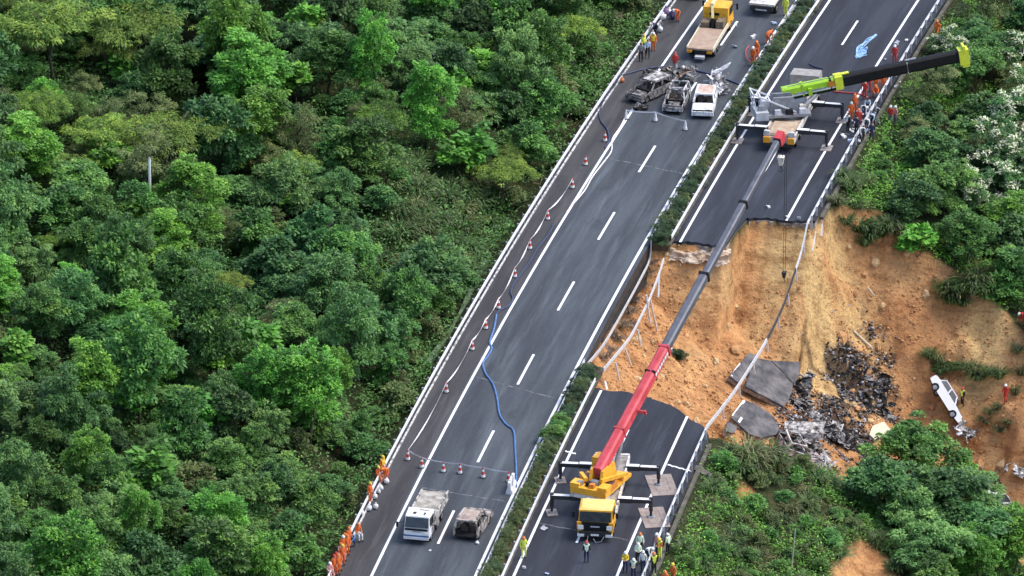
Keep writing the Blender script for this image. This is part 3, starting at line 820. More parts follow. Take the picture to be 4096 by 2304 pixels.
def guardrail(X, y0, y1, face, label, drop=None):
    r = empty('guardrail', RW(X, (y0+y1)/2, 0), 0, label, 'guardrail')
    o = r.location
    n = int((y1-y0)/4)
    for i in range(n):
        y = y0+4*i+2; w = RW(X, y)-o
        link('beam', WB, r, w, (0, 0, bend_ang(y)+(0 if face > 0 else math.pi)))
        for yy in (y-1, y+1):
            w = RW(X-face*0.13, yy)-o; link('post', PM, r, w, (0, 0, bend_ang(yy)))
    return r
guardrail(-6.55, -150, 30, 1, 'long galvanised guardrail between the worn carriageway and the wooded slope')
guardrail(4.38, -51, 29, -1, 'median guardrail facing the worn carriageway beyond the collapse')
guardrail(4.38, -148.5, -76.5, -1, 'median guardrail facing the worn carriageway on the near side of the collapse')
guardrail(5.95, -50.5, 29.5, 1, 'median guardrail facing the dark carriageway beyond the collapse')
guardrail(5.95, -148, -80, 1, 'median guardrail facing the dark carriageway on the near side of the collapse')
guardrail(16.05, -45, 31, -1, 'outer guardrail of the dark carriageway beyond the slide')
guardrail(16.05, -151, -87, -1, 'outer guardrail of the dark carriageway on the near side of the slide')

M_rust = mat('rusty_steel', (0.23, 0.12, 0.07), 0.85, 0.2, col2=(0.08, 0.05, 0.04), scale=4)
def hanging(label, pts, name='torn_guardrail', w=0.05, h=0.34, posts=(), m=M_galv, soot=None):
    pts = [Vector(p) for p in pts]; o = pts[len(pts)//2]
    r = empty(name, o, 0, label, 'guardrail')
    for i, (a, b) in enumerate(zip(pts, pts[1:])):
        mb = MB(); a = a-o; b = b-o
        mb.bar(a+Vector((0, 0, h*0.28)), b+Vector((0, 0, h*0.28)), w*1.6, h*0.42); mb.bar(a-Vector((0, 0, h*0.28)), b-Vector((0, 0, h*0.28)), w*1.6, h*0.42)
        mb.bar(a, b, w*0.6, h*0.2)
        mb.build('beam', soot if (soot and i in soot[1]) and soot[0] is None else (soot[0] if soot and i in soot[1] else m), r)
    for a, b in posts:
        mb = MB(); mb.bar(Vector(a)-o, Vector(b)-o, 0.13, 0.12); mb.build('post', M_galv, r)
    return r
def spline(pts, n):
    "smooth path through points"
    P = [np.array(p, float) for p in pts]; P = [2*P[0]-P[1]]+P+[2*P[-1]-P[-2]]; out = []
    for i in range(1, len(P)-2):
        for k in range(n):
            t = k/n; a, b, c, d = P[i-1:i+3]
            out.append(0.5*((2*b)+(-a+c)*t+(2*a-5*b+4*c-d)*t*t+(-a+3*b-3*c+d)*t**3))
    out.append(P[-2]); return [Vector(p) for p in out]
# outer rail sagging across the whole gap
px = [(3238, 905), (3205, 1010), (3172, 1110), (3140, 1205), (3098, 1300), (3050, 1390), (2995, 1478), (2935, 1570), (2870, 1655), (2800, 1735)]
pp = [on_X(a, b, 16.0) for a, b in px]; pp[0] = RW(16.05, -45, 0.55); pp[-1] = RW(16.05, -87, 0.55)
soot = mat('sooty_rail', (0.10, 0.10, 0.11), 0.7, 0.3, col2=(0.03, 0.03, 0.03), scale=5)
hanging('long outer guardrail hanging in a sagging arc across the slide', spline(pp, 3), posts=[(p, Vector(p)+Vector((0.1, 0, -1.0))) for p in spline(pp, 3)[2:24:3]], soot=(soot, set(range(5, 14))))
pb = [on_X(a, b, 4.45) for a, b in [(2620, 985), (2600, 1035), (2565, 1110), (2525, 1185), (2470, 1285), (2410, 1385), (2335, 1475)]]
pb[0] = RW(4.38, -51, 0.55)
hanging('thin median guardrail hanging close along the edge of the worn carriageway', spline(pb, 3), h=0.28)
pc = [on_X(a, b, 6.2) for a, b in [(2655, 1038), (2635, 1100), (2605, 1180), (2570, 1255), (2520, 1350), (2465, 1420), (2415, 1478)]]
q = spline(pc, 3)
def drop_post(a, b): return (on_X(*a, 6.2), on_X(*b, 6.4))
hanging('torn median guardrail bending down into the slide with dangling posts', q, h=0.30,
        posts=[drop_post((2637, 1095), (2634, 1190)), drop_post((2600, 1195), (2628, 1325)), drop_post((2550, 1318), (2563, 1382)), drop_post((2500, 1395), (2524, 1460)), drop_post((2585, 1180), (2600, 1290)), drop_post((2462, 1450), (2477, 1520))])
# loose bits of rail and posts on the slope
def loose(label, a, b, w=0.14, name='fallen_post', m=M_galv, cat='post'):
    A = hit(*a); B = hit(*b); mb = MB(); o = (A+B)/2
    mb.bar(A-o+Vector((0, 0, 0.12)), B-o+Vector((0, 0, 0.12)), w, w*0.8)
    k = mb.build(name, m); k.location = o; return tag(k, label, cat)
loose('pale post lying beside the foot of the red boom', (2683, 1390), (2692, 1420))
loose('short pale post on the soil under the hanging median rail', (2420, 1530), (2428, 1565))
loose('pale plank lying alone high on the orange slope', (3470, 1155), (3497, 1190), 0.2, 'fallen_plank', mat('pale_wood', (0.72, 0.62, 0.46), 0.8), 'plank')
loose('long pale plank lying on the orange slope above the burnt debris', (3415, 1330), (3490, 1400), 0.16, 'fallen_plank', MATS['pale_wood'], 'plank')
loose('grey rail piece lying across the orange slope', (3320, 1255), (3395, 1225), 0.22, 'fallen_rail', M_post, 'rail')
loose('pale stick beside the tufts above the overturned white car', (3620, 1400), (3637, 1440), 0.13, 'fallen_stick', MATS['pale_wood'], 'stick')
loose('upright pale post beside the torn outer guardrail end', (3288, 860), (3286, 950), 0.16)
loose('pale post leaning on the soil below the torn outer guardrail end', (3262, 930), (3250, 1010), 0.14)

dch = MB(); pth = [hit(2775, 1878), hit(2830, 1905), hit(2905, 1940)]
for a, b in zip(pth, pth[1:]): dch.bar(a+Vector((0, 0, 0.05)), b+Vector((0, 0, 0.05)), 0.7, 0.4)
tag(dch.build('drain_channel', M_verge), 'dark drain channel leading down the verge from the near outer guardrail', 'drain')
# ------------------------------------------------------------------ hedge in the median
L_hedge = leaf_mat('leaf_hedge', (0.018, 0.040, 0.018), (0.042, 0.088, 0.034), (0.095, 0.150, 0.060))
KINDS['shrub']['crowns'].append(crown_mesh('crown_hedge', 950, L_hedge, (1.0, 1.15, 0.75), 32, 85, (0.28, 0.48), 0.20, 0.11, base=0.1))
KINDS['shrub']['trunks'].append(KINDS['shrub']['trunks'][0])
KINDS['shrub']['crowns'].append(crown_mesh('crown_hedge', 951, L_olive, (1.0, 1.15, 0.75), 30, 75, (0.28, 0.48), 0.18, 0.09, base=0.1))
KINDS['shrub']['trunks'].append(KINDS['shrub']['trunks'][1])
KINDS['shrub']['crowns'].append(crown_mesh('crown_hedge', 952, L_mid, (1.05, 1.15, 0.8), 32, 85, (0.28, 0.48), 0.22, 0.12, base=0.1))
KINDS['shrub']['trunks'].append(KINDS['shrub']['trunks'][2])
y = -123.0
while y < 16:
    if y < -77.5 or y > -51.8:
        if -92 < y < -88: v, s = 5, 0.80
        elif -36 < y < -30: v, s = 4, 0.5
        elif -115 < y < -98: v, s = 4, 0.60
        else: v, s = random.choice([3, 3, 4]), 0.66
        far = y > -60
        plant('shrub', RW(4.98+random.uniform(-.1, .1), y, 0.12), s*random.uniform(0.85, 1.15), var=v, name='hedge_shrub', sz=random.uniform(0.7, 0.9),
              label='clipped %s hedge shrub in the median beside %s' % ({3: 'dark green', 4: 'dusty olive', 5: 'leafy green'}[v], opposite(y)),
              group='%s median hedge shrubs %s' % ({3: 'dark', 4: 'olive', 5: 'green'}[v], 'beyond the collapse' if far else 'near side'))
    y += random.uniform(0.85, 1.2)

# ------------------------------------------------------------------ vegetation on the outer slope
def grass_mesh(seed, n=150, ll=1.3, lean=0.55, m=L_grass):
    g = np.random.default_rng(seed); n2 = n
    a = g.random(n2)*6.283; r = np.abs(g.normal(size=n2))*0.22
    P = np.stack([np.cos(a)*r, np.sin(a)*r, np.zeros(n2)], -1)
    D = np.stack([np.cos(a)*lean*g.uniform(0.2, 1.3, n2), np.sin(a)*lean*g.uniform(0.2, 1.3, n2), np.ones(n2)], -1)
    L = g.uniform(0.5, 1.15, n2)*ll
    Dn = D/np.linalg.norm(D, axis=1, keepdims=True)
    S = np.stack([-np.sin(a), np.cos(a), np.zeros(n2)], -1)*0.035
    out = np.stack([np.cos(a), np.sin(a), np.zeros(n2)], -1)
    p1 = P+Dn*L[:, None]*0.5; p2 = p1+(Dn+out*0.6-np.array([0, 0, 0.35]))*L[:, None]*0.3; p3 = p2+(out*0.7-np.array([0, 0, 0.6])*g.random(n2)[:, None])*L[:, None]*0.3
    V_ = np.stack([P-S, P+S, p1+S, p1-S, p1-S, p1+S, p2+S*0.8, p2-S*0.8, p2-S*0.8, p2+S*0.8, p3+S*0.2, p3-S*0.2], 1).reshape(-1, 3)
    F_ = np.arange(n2*12).reshape(-1, 4)
    return np_mesh('blades', V_, F_, m, {'tint': ('POINT', np.repeat(np.clip(g.normal(0.45, 0.22, n2), 0, 1), 12))})
L_grassg = leaf_mat('grass_green', (0.035, 0.070, 0.022), (0.075, 0.135, 0.040), (0.185, 0.235, 0.080))
GR = [grass_mesh(1), grass_mesh(2, 130, 1.6, 0.8), grass_mesh(3, 160, 1.5, 0.7, L_grassg), grass_mesh(4, 170, 1.2, 0.9, L_grassg), grass_mesh(5, 120, 0.9, 1.3, leaf_mat('withered', (0.10, 0.075, 0.055), (0.24, 0.19, 0.14), (0.42, 0.36, 0.29)))]
def grass(x, y, s, label, group=None, v=None, dz=-0.05):
    i = random.randrange(4) if v is None else v
    r = empty('grass_clump', (x, y, ground(x, y)+dz), random.uniform(0, 6.28), label, 'grass', group); r.scale = (s, s, s*random.uniform(0.8, 1.15))
    link('blades', GR[i], r); return r
for ci, (cx_, cy_, r1, r2) in enumerate(CLEAR):
    for k in range(int(r1*r2*1.1)):
        t = random.uniform(0, 6.28); q = math.sqrt(random.random())*1.05; X = cx_+math.cos(t)*q*r1; Y = cy_+math.sin(t)*q*r2
        if X > -8.6: continue
        w = RW(X, Y); v = random.choice([2, 3, 3, 2, 0] if ci < 3 else [0, 1, 2, 0, 4])
        grass(w.x, w.y, random.uniform(0.7, 1.4), ('green' if v in (2, 3) else 'dry')+' grass tuft in a clearing of the wooded slope opposite '+opposite(Y), 'clearing tufts of the wooded slope', v)
for k in range(26):
    for _ in range(50):
        Y = random.uniform(-120, 10); X = -11-random.random()*45
        if in_view(X, Y, 2, -60): break
    w = RW(X, Y); sc = random.uniform(0.7, 1.15); plant('big', (w.x, w.y, ground(w.x, w.y)+random.uniform(0.3, 1.2)), sc, label=sized(sc, 0.82, 1.0)+'large leaved sapling among the trees opposite '+opposite(Y), group='large leaved saplings of the wooded slope')
for (a, b, s) in ((3370, 720, 1.0), (3400, 760, 1.2), (3345, 820, 1.0), (3420, 830, 0.9), (3440, 930, 1.3), (3480, 960, 1.4), (3520, 940, 1.5), (3560, 930, 1.4), (3600, 950, 1.3), (3640, 940, 1.2), (3500, 905, 1.3), (3455, 985, 1.1), (3390, 905, 1.0)):
    h = hit(a, b); grass(h.x, h.y, s*0.9, 'arching grass tuft overhanging the upper lip of the slide beside the road', 'tufts on the upper lip by the road', random.choice([2, 3, 2, 0]))
for (a, b, s) in ((3790, 1180, 1.4), (3830, 1190, 1.5), (3870, 1180, 1.6), (3910, 1190, 1.4), (3950, 1170, 1.5), (3800, 1220, 1.2), (3850, 1230, 1.3), (3990, 1180, 1.3), (3905, 1140, 1.4), (3960, 1120, 1.4), (4020, 1200, 1.2)):
    h = hit(a, b); grass(h.x, h.y, s*0.9, 'long drooping grass hanging over the far corner of the slide', 'tufts at the far corner of the slide', random.choice([2, 3, 1]))
for (a, b, s) in ((3715, 1435, 1.0), (3745, 1450, 1.1), (3770, 1470, 1.2), (3790, 1490, 1.1), (3760, 1505, 1.0), (3820, 1480, 0.9)):
    h = hit(a, b); grass(h.x, h.y, s*0.8, 'grey green grass tuft surviving on the slide above the overturned white car', 'tufts above the overturned car', random.choice([2, 3, 0]))
for (a, b, s) in ((3860, 1480, 1.0), (3890, 1500, 1.1), (3920, 1515, 1.2), (3960, 1510, 1.1), (3995, 1520, 1.1), (3905, 1530, 1.0)):
    h = hit(a, b); grass(h.x, h.y, s*0.8, 'grey green grass tuft on the slide beside the standing rescuer', 'tufts beside the rescuer', random.choice([2, 3, 1]))
for (a, b, s) in ((3960, 1660, 1.0), (3990, 1640, 0.8), (4030, 1700, 0.9), (4060, 1580, 1.0), (3940, 1700, 0.9), (4000, 1740, 1.0), (4070, 1420, 1.0), (4085, 1500, 1.1)):
    h = hit(a, b); grass(h.x, h.y, s*0.7, 'dry tangled grass on the slide between the overturned white car and the trees', 'dry tufts by the trees', random.choice([0, 1]))
h = hit(3668, 1030); o = plant('big', (h.x, h.y, h.z-0.6), 0.9, var=0, label='large leaved plant clinging alone to the orange scarp')
o = hit(2700, 1420); 
for i, (a, b) in enumerate(((2705, 1425), (2720, 1432))):
    h = hit(a, b); plant('shrub', (h.x, h.y, h.z-0.2), 0.5, var=3, label='dark uprooted shrub lying on the soil behind the red boom', group='uprooted shrubs')

for i, (a, b, s) in enumerate(((2600, 1050, 0.8), (2580, 1100, 0.9), (2560, 1140, 0.9), (2535, 1200, 0.9), (2510, 1250, 1.0), (2485, 1300, 1.0), (2460, 1350, 0.9), (2435, 1395, 0.9), (2415, 1425, 0.8), (2445, 1330, 0.8), (2520, 1290, 0.8))):
    h = hit(a, b+10); o = grass(h.x, h.y, s, 'withered tuft torn from the median and lying between the hanging rails', 'withered tufts between the hanging rails', 4)
def road_edge_px(py): return float(np.interp(py, [0, 560, 920, 1740, 2240, 2304], [3780, 3420, 3230, 2790, 2600, 2540]))
def proj(w):
    v = np.array(w)-CAM; q = v@_fw
    return 2048+FOC*(v@_rt)/q, 1152-FOC*(v@_up)/q
FLOW = [(3960, 610, 1.0), (4050, 500, 1.1), (4075, 690, 1.1), (3870, 760, 0.8), (3990, 760, 0.9), (4090, 380, 0.9), (3840, 230, 0.7), (3800, 180, 0.6), (4070, 230, 0.9)]
for a, b, s in FLOW:
    tree_at(a, b, 'flower', s, 'dark tree dotted with cream blossom on the outer slope beyond the slide', 'flowering trees of the outer slope', H=3.2)
tree_at(4060, 880, 'bright', 0.9, 'fresh green tree above the far corner of the slide', H=4.0, var=0)
taken = []; n_r = 0
for _ in range(4000):
    X = random.uniform(18.4, 62); Y = random.uniform(-44, 34)
    if not in_view(X, Y, -5, 150): continue
    if float(slide_mask(np.array([X]), np.array([Y]))[0]) > -1.6: continue
    s = random.uniform(0.55, 1.0)
    w = RW(X, Y); z = ground(w.x, w.y); lim = None
    for hh, rr in ((1.2, 1.6), (3.4, 2.6), (5.2, 1.4)):
        a, b = proj((w.x, w.y, z+hh*s)); 
        if a-rr*s*50 < road_edge_px(b)+20: lim = True
    k = random.choice(['dark', 'dark', 'teal', 'round', 'dark', 'olive'])
    if lim:
        k = 'shrub'; s = random.uniform(0.5, 0.9)
        a, b = proj((w.x, w.y, z+1.4*s))
        if a-1.2*s*50 < road_edge_px(b)+10: continue
    rr = (4.3 if k != 'shrub' else 1.9)*s
    if not far_enough(X, Y, rr): continue
    taken.append((X, Y, rr)); n_r += 1
    plant(k, (w.x, w.y, z-0.1), s, label=(sized(s) if k != 'shrub' else sized(s, 0.62, 0.78))+KINDS[k]['label']+(' behind the outer guardrail' if X < 25 else ' down the outer slope')+' across from '+opposite(Y), group='%s plants of the outer slope beyond the slide' % k)
    if n_r > 150: break
# trees below the slide, nearest side
for a, b, k, s, lab in (
        (3640, 1830, 'round', 1.15, 'big leafy tree whose crown hides the foot of the burnt debris'),
        (3530, 1930, 'dark', 1.0, 'dark tree growing against the big leafy tree below the debris'),
        (3790, 1890, 'round', 1.1, 'leafy tree standing in front of the crushed wrecks at the slide foot'),
        (3720, 2000, 'dark', 1.15, 'dark dense tree in the middle of the clump below the slide'),
        (3880, 1990, 'teal', 0.95, 'bluish green tree beside the white car roof'),
        (3640, 2040, 'teal', 0.95, 'bluish green tree above the small bare landslip'),
        (3850, 2120, 'dark', 1.05, 'dark tree below the half hidden white car'),
        (3980, 2140, 'round', 1.0, 'mid green tree beside the last crushed wreck'),
        (3720, 2180, 'teal', 1.0, 'bluish green tree on the lowest slope beside the bare landslip'),
        (4060, 2200, 'bright', 0.85, 'fresh green tree low down on the outer slope'),
        (3900, 2260, 'bright', 0.8, 'small fresh green tree among dark trees below the slide'),
        (3740, 2300, 'round', 0.8, 'rounded tree next to the small bare landslip'),
        (4070, 2080, 'olive', 0.7, 'thin olive tree at the slide edge below the wrecks')):
    tree_at(a, b, k, s, lab, H=3.2)
# scrub between the near guardrail and those trees
taken = []; n_q = 0
for _ in range(3000):
    X = random.uniform(18.0, 44); Y = random.uniform(-128, -78)
    if not in_view(X, Y, -3, 40): continue
    if float(slide_mask(np.array([X]), np.array([Y]))[0]) > -0.8: continue
    if math.hypot((X-SLX)/2.4, (Y-SLY+2.5)/8.5) < 1.1 or math.hypot((X-20.2)/0.8, (Y+93)/1.6) < 1: continue
    s = random.uniform(0.4, 0.85); w = RW(X, Y); z = ground(w.x, w.y)
    a, b = proj((w.x, w.y, z+1.2*s))
    if a-60*s < road_edge_px(b)+30: continue
    if not far_enough(X, Y, 1.7*s): continue
    taken.append((X, Y, 1.7*s)); n_q += 1
    plant('shrub', (w.x, w.y, z-0.15), s, name='scrub_bush', cat='bush', var=(v := random.choice([0, 0, 1, 2, 2])), label=sized(s, 0.55, 0.72)+['mid green', 'bluish green', 'dusty olive'][v]+' scrub bush '+('beside the near outer guardrail' if X < 22 else ('on the verge slope' if X < 31 else 'far down the verge slope'))+' below '+opposite(Y), group='scrub on the near verge slope')
    if n_q > 190: break
n_q = 0
for _ in range(900):
    X = random.uniform(17.6, 40); Y = random.uniform(-126, -80)
    if float(slide_mask(np.array([X]), np.array([Y]))[0]) > -0.3 or not in_view(X, Y, -3, 20): continue
    if math.hypot((X-SLX)/2.2, (Y-SLY+2)/7.0) < 1.0: continue
    w = RW(X, Y); grass(w.x, w.y, random.uniform(0.5, 1.0), 'grass tuft on the verge slope between the near guardrail and the slide foot', 'grass tufts of the near verge', random.choice([0, 2, 3, 2, 3, 3])); n_q += 1
    if n_q > 190: break
for nm, m, seed, n, npp, ll, lw, hg, lab in (
        ('verge_undergrowth', L_bright, 11, 4200, 24, 0.26, 0.13, 0.34, 'green ground cover on the outer slopes around the slide'),
        ('verge_dry_grass', L_grass, 12, 2600, 24, 0.5, 0.045, 0.18, 'dry grass and twigs on the outer slopes around the slide')):
    off = seed*3
    pts, zs = scatter(n*5, lambda g, k: 17.3+g.random(k)*44, lambda g, k: -130+g.random(k)*165,
                      lambda X, Y: vis(X, Y) & (slide_mask(X, Y) < 0.1) & (np.hypot((X-SLX)/2.2, (Y-SLY+1.5)/6.5) > 1.0) & (vnoise(X*0.3+off, Y*0.25) > (-0.2 if seed == 11 else -0.05)), seed)
    tag(link(nm, carpet(nm, pts[:n], zs[:n], npp, ll, lw, hg, m, seed, spread=0.35)), lab, 'undergrowth', kind='stuff')

# pole and stakes
M_pole = mat('pale_pole', (0.86, 0.88, 0.84), 0.7, var=0.1)
def pole(a, b, r, label, m=M_pole, name='pole', lean=0.0):
    "standing pole from its foot to its top"
    A = hit(*a); A.z = ground(A.x, A.y); H = max(1.0, (a[1]-b[1])/46.0)
    o = empty(name, A, 0, label, 'pole'); mb = MB(); mb.cyl((0, 0, -0.6), (lean, 0, H), r, r*0.7, 8); mb.build('shaft', m, o)
    MB().cyl((lean, 0, H), (lean, 0, H+0.08), r*0.9, r*0.5, 8).build('cap', M_conc, o)
pole((603, 930), (606, 640), 0.15, 'pale concrete pole rising out of the trees of the wooded slope')
pole((3160, 2310), (3178, 2130), 0.07, 'thin pale stake standing in the scrub of the near verge slope', mat('bamboo', (0.5, 0.47, 0.33), 0.7), 'stake', 0.35)
# ------------------------------------------------------------------ vehicles: materials and shared pieces
M_tyre = mat('tyre_rubber', (0.025, 0.025, 0.027), 0.85, var=0.4)
M_rim = mat('wheel_rim', (0.45, 0.45, 0.46), 0.5, 0.5, var=0.4)
M_burnrim = mat('burnt_rim', (0.30, 0.27, 0.25), 0.8, 0.3, col2=(0.09, 0.08, 0.075), scale=6)
M_glass = mat('dark_glass', (0.045, 0.058, 0.068), 0.18, 0.0, var=0.5, scale=1.5, spec=0.5)
M_black = mat('black_paint', (0.012, 0.012, 0.014), 0.65, var=0.4, spec=0.25)
M_blackm = mat('black_plastic', (0.035, 0.035, 0.038), 0.7, var=0.4)
M_yel = mat('crane_yellow', (0.82, 0.42, 0.035), 0.45, col2=(0.55, 0.25, 0.03), scale=2.2, lo=0.28, hi=0.5)
M_orange = mat('crane_orange', (0.72, 0.28, 0.03), 0.5, col2=(0.42, 0.14, 0.03), scale=3)
M_red = mat('boom_red', (0.62, 0.095, 0.12), 0.5, col2=(0.44, 0.05, 0.06), scale=0.9)
M_boomg = mat('boom_grey', (0.155, 0.165, 0.195), 0.4, 0.2, col2=(0.10, 0.105, 0.125), scale=1.5)
M_white = mat('white_paint', (0.78, 0.79, 0.80), 0.4, var=0.12, scale=2)
M_dirtyw = mat('dirty_white', (0.70, 0.68, 0.63), 0.6, col2=(0.34, 0.30, 0.25), scale=2.2, lo=0.33, hi=0.55)
M_lime = mat('boom_lime', (0.38, 0.66, 0.035), 0.4, col2=(0.27, 0.50, 0.03), scale=2)
M_limey = mat('lime_yellow', (0.70, 0.76, 0.06), 0.45, var=0.15)
M_gunm = mat('gunmetal', (0.33, 0.34, 0.37), 0.5, 0.2, col2=(0.18, 0.185, 0.2), scale=2)
M_lgrey = mat('light_grey_paint', (0.56, 0.58, 0.62), 0.5, col2=(0.36, 0.37, 0.40), scale=2)
M_deck = mat('rusty_deck', (0.46, 0.38, 0.30), 0.85, col2=(0.26, 0.19, 0.14), scale=1.8)
M_tan = mat('tan_deck', (0.43, 0.33, 0.25), 0.85, col2=(0.30, 0.21, 0.15), scale=1.6)
M_plate = mat('steel_plate', (0.36, 0.31, 0.285), 0.8, 0.1, col2=(0.22, 0.18, 0.16), scale=2.0)
M_burnw = mat('burnt_white', (0.56, 0.55, 0.53), 0.85, 0.0, col2=(0.085, 0.075, 0.07), scale=2.4, lo=0.42, hi=0.56, bump=0.3)
M_burng = mat('burnt_grey', (0.26, 0.25, 0.25), 0.85, 0.1, col2=(0.045, 0.04, 0.04), scale=2.6, lo=0.38, hi=0.56, bump=0.3)
M_burnr = mat('burnt_rust', (0.47, 0.36, 0.28), 0.85, 0.0, col2=(0.15, 0.11, 0.09), scale=2.2, lo=0.36, hi=0.58, bump=0.3)
M_soot = mat('soot', (0.030, 0.027, 0.026), 0.95, var=0.6, scale=4)
M_ash = mat('ash', (0.40, 0.385, 0.38), 0.95, col2=(0.06, 0.055, 0.055), scale=5, bump=0.5)
M_lamp = mat('lamp_lens', (0.86, 0.86, 0.84), 0.25, var=0.1)
M_amber = mat('amber_lens', (0.80, 0.36, 0.03), 0.3, var=0.2)
M_blue = mat('blue_paint', (0.10, 0.20, 0.42), 0.5, var=0.3)

_wm = {}
def wheel_meshes(r, w, burnt):
    k = (r, w, burnt)
    if k not in _wm:
        t = MB(); n = 14
        prof = [(w*0.30, r*0.62), (w*0.5, r*0.78), (w*0.5, r*0.93), (w*0.32, r), (-w*0.32, r), (-w*0.5, r*0.93), (-w*0.5, r*0.78), (-w*0.30, r*0.62)]
        vs = []; m = len(prof)
        for i in range(n):
            a = 2*math.pi*i/n; vs += [(x, math.cos(a)*q, math.sin(a)*q) for x, q in prof]
        t.add(vs, [(i*m+j, i*m+(j+1)%m, ((i+1)%n)*m+(j+1)%m, ((i+1)%n)*m+j) for i in range(n) for j in range(m)])
        d = MB(); d.cyl((-w*0.33, 0, 0), (w*0.33, 0, 0), r*0.63, n=14); d.cyl((-w*0.42, 0, 0), (w*0.42, 0, 0), r*0.22, n=8)
        for i in range(5):
            a = 2*math.pi*i/5
            for s in (-1, 1): d.bar((s*w*0.36, 0, 0), (s*w*0.36, math.cos(a)*r*0.55, math.sin(a)*r*0.55), 0.05, 0.05)
        _wm[k] = (t.mesh('tyre', M_tyre if not burnt else M_soot, True), d.mesh('rim', M_burnrim if burnt else M_rim))
    return _wm[k]
def wheel(root, loc, r=0.33, w=0.22, burnt=False, rot=None):
    t, d = wheel_meshes(r, w, burnt)
    o = link('wheel', t, root, loc, rot); link('rim', d, o); return o

def frame_of(origin, fwd):
    "matrix with +Y along fwd (3d) and X horizontal"
    f = Vector(fwd).normalized(); r = f.cross(Vector((0, 0, 1))).normalized(); u = r.cross(f)
    M = Matrix((r, f, u)).transposed().to_4x4(); M.translation = origin
    return M
def xf(mb, M):
    mb.v = [tuple(M @ Vector(v)) for v in mb.v]; return mb

def outrigger(root, side, y, span, m_top, z=1.2, foot=True, m_beam=None):
    "sliding beam with jack and foot; side = -1 / 1"
    b = MB(); b.box(min(side*1.2, side*span), max(side*1.2, side*span), y-0.17, y+0.17, z, z+0.30)
    b.box(min(side*1.2, side*(span*0.62)), max(side*1.2, side*(span*0.62)), y-0.21, y+0.21, z-0.03, z+0.335)
    o = b.build('outrigger', m_beam or M_blackm, root)
    t = MB(); a0, a1 = sorted((side*1.25, side*span*0.61)); t.box(a0, a1, y-0.22, y+0.22, z+0.337, z+0.36)
    a0, a1 = sorted((side*(span*0.63), side*(span+0.02))); t.box(a0, a1, y-0.18, y+0.18, z+0.302, z+0.325)
    t.build('beam_cover', m_top, o)
    j = MB(); j.cyl((side*span, y, 0.16), (side*span, y, z+0.42), 0.10, n=10); j.cyl((side*span, y, 0.55), (side*span, y, z+0.44), 0.15, n=10); j.build('jack', M_blackm, o)
    f = MB(); f.cyl((side*span, y, 0.06), (side*span, y, 0.16), 0.32, 0.26, 12); f.build('jack_foot', M_gunm, o)
    return o

def boom(root, inv, P0, P1, secs, head_mat):
    "telescopic box boom; secs = (start, end, width, height, material)"
    P0 = Vector(P0); P1 = Vector(P1); L = (P1-P0).length; M = frame_of(P0, P1-P0); n = len(secs)
    for i, (a, b, w, h, m) in enumerate(secs):
        mb = MB(); y0, y1 = a*L, b*L
        # chamfered box section
        c = w*0.18; poly = [(-w/2+c, -h/2), (w/2-c, -h/2), (w/2, -h/2+c*1.3), (w/2, h/2-c), (w/2-c, h/2), (-w/2+c, h/2), (-w/2, h/2-c), (-w/2, -h/2+c*1.3)]
        mb.extr(poly, y0, y1, 'y'); xf(mb, M); o = mb.build('boom_section', m, root, inv=inv)
        cb = MB(); cb.box(-w/2-0.05, w/2+0.05, y1-0.22, y1-0.01, -h/2-0.05, h/2+0.05); xf(cb, M); cb.build('boom_collar', m if i == 0 else M_black, o, inv=inv)
        if i == 0:
            for q in (0.32, 0.78):
                cb = MB(); cb.box(-w/2-0.04, w/2+0.04, y0+(y1-y0)*q, y0+(y1-y0)*q+0.14, -h/2-0.04, h/2+0.04); xf(cb, M); cb.build('boom_collar', M_black if q > 0.5 else m, o, inv=inv)
            cb = MB(); cb.bar((w*0.1, y0+0.5, h/2+0.03), (w*0.1, y1-0.6, h/2+0.03), 0.07, 0.05); cb.bar((w/2+0.05, y0+1.0, -h*0.15), (w/2+0.05, y1-1.5, -h*0.15), 0.08, 0.1); xf(cb, M); cb.build('hose_guide', M_gunm if m is not M_red else m, o, inv=inv)
    w, h = secs[-1][2], secs[-1][3]
    hd = MB(); hd.box(-w/2-0.06, w/2+0.06, L-0.1, L+0.75, -h/2-0.25, h/2+0.08); xf(hd, M); ho = hd.build('boom_head', head_mat, root, inv=inv)
    sh = MB()
    for x in (-0.16, 0.0, 0.16): sh.cyl((x-0.04, L+0.62, -h*0.3), (x+0.04, L+0.62, -h*0.3), 0.26, n=12)
    xf(sh, M); sh.build('sheave', M_lgrey, ho, inv=inv)
    return M, L

def tip_point(P0, px, py, elev):
    "point on a line of sight that makes the boom rise at the given angle"
    P0 = Vector(P0); lo, hi = P0.z, P0.z+40
    for _ in range(40):
        z = (lo+hi)/2; q = on_z(px, py, z); e = math.atan2(z-P0.z, math.hypot(q.x-P0.x, q.y-P0.y))
        if e < elev: lo = z
        else: hi = z
    return q

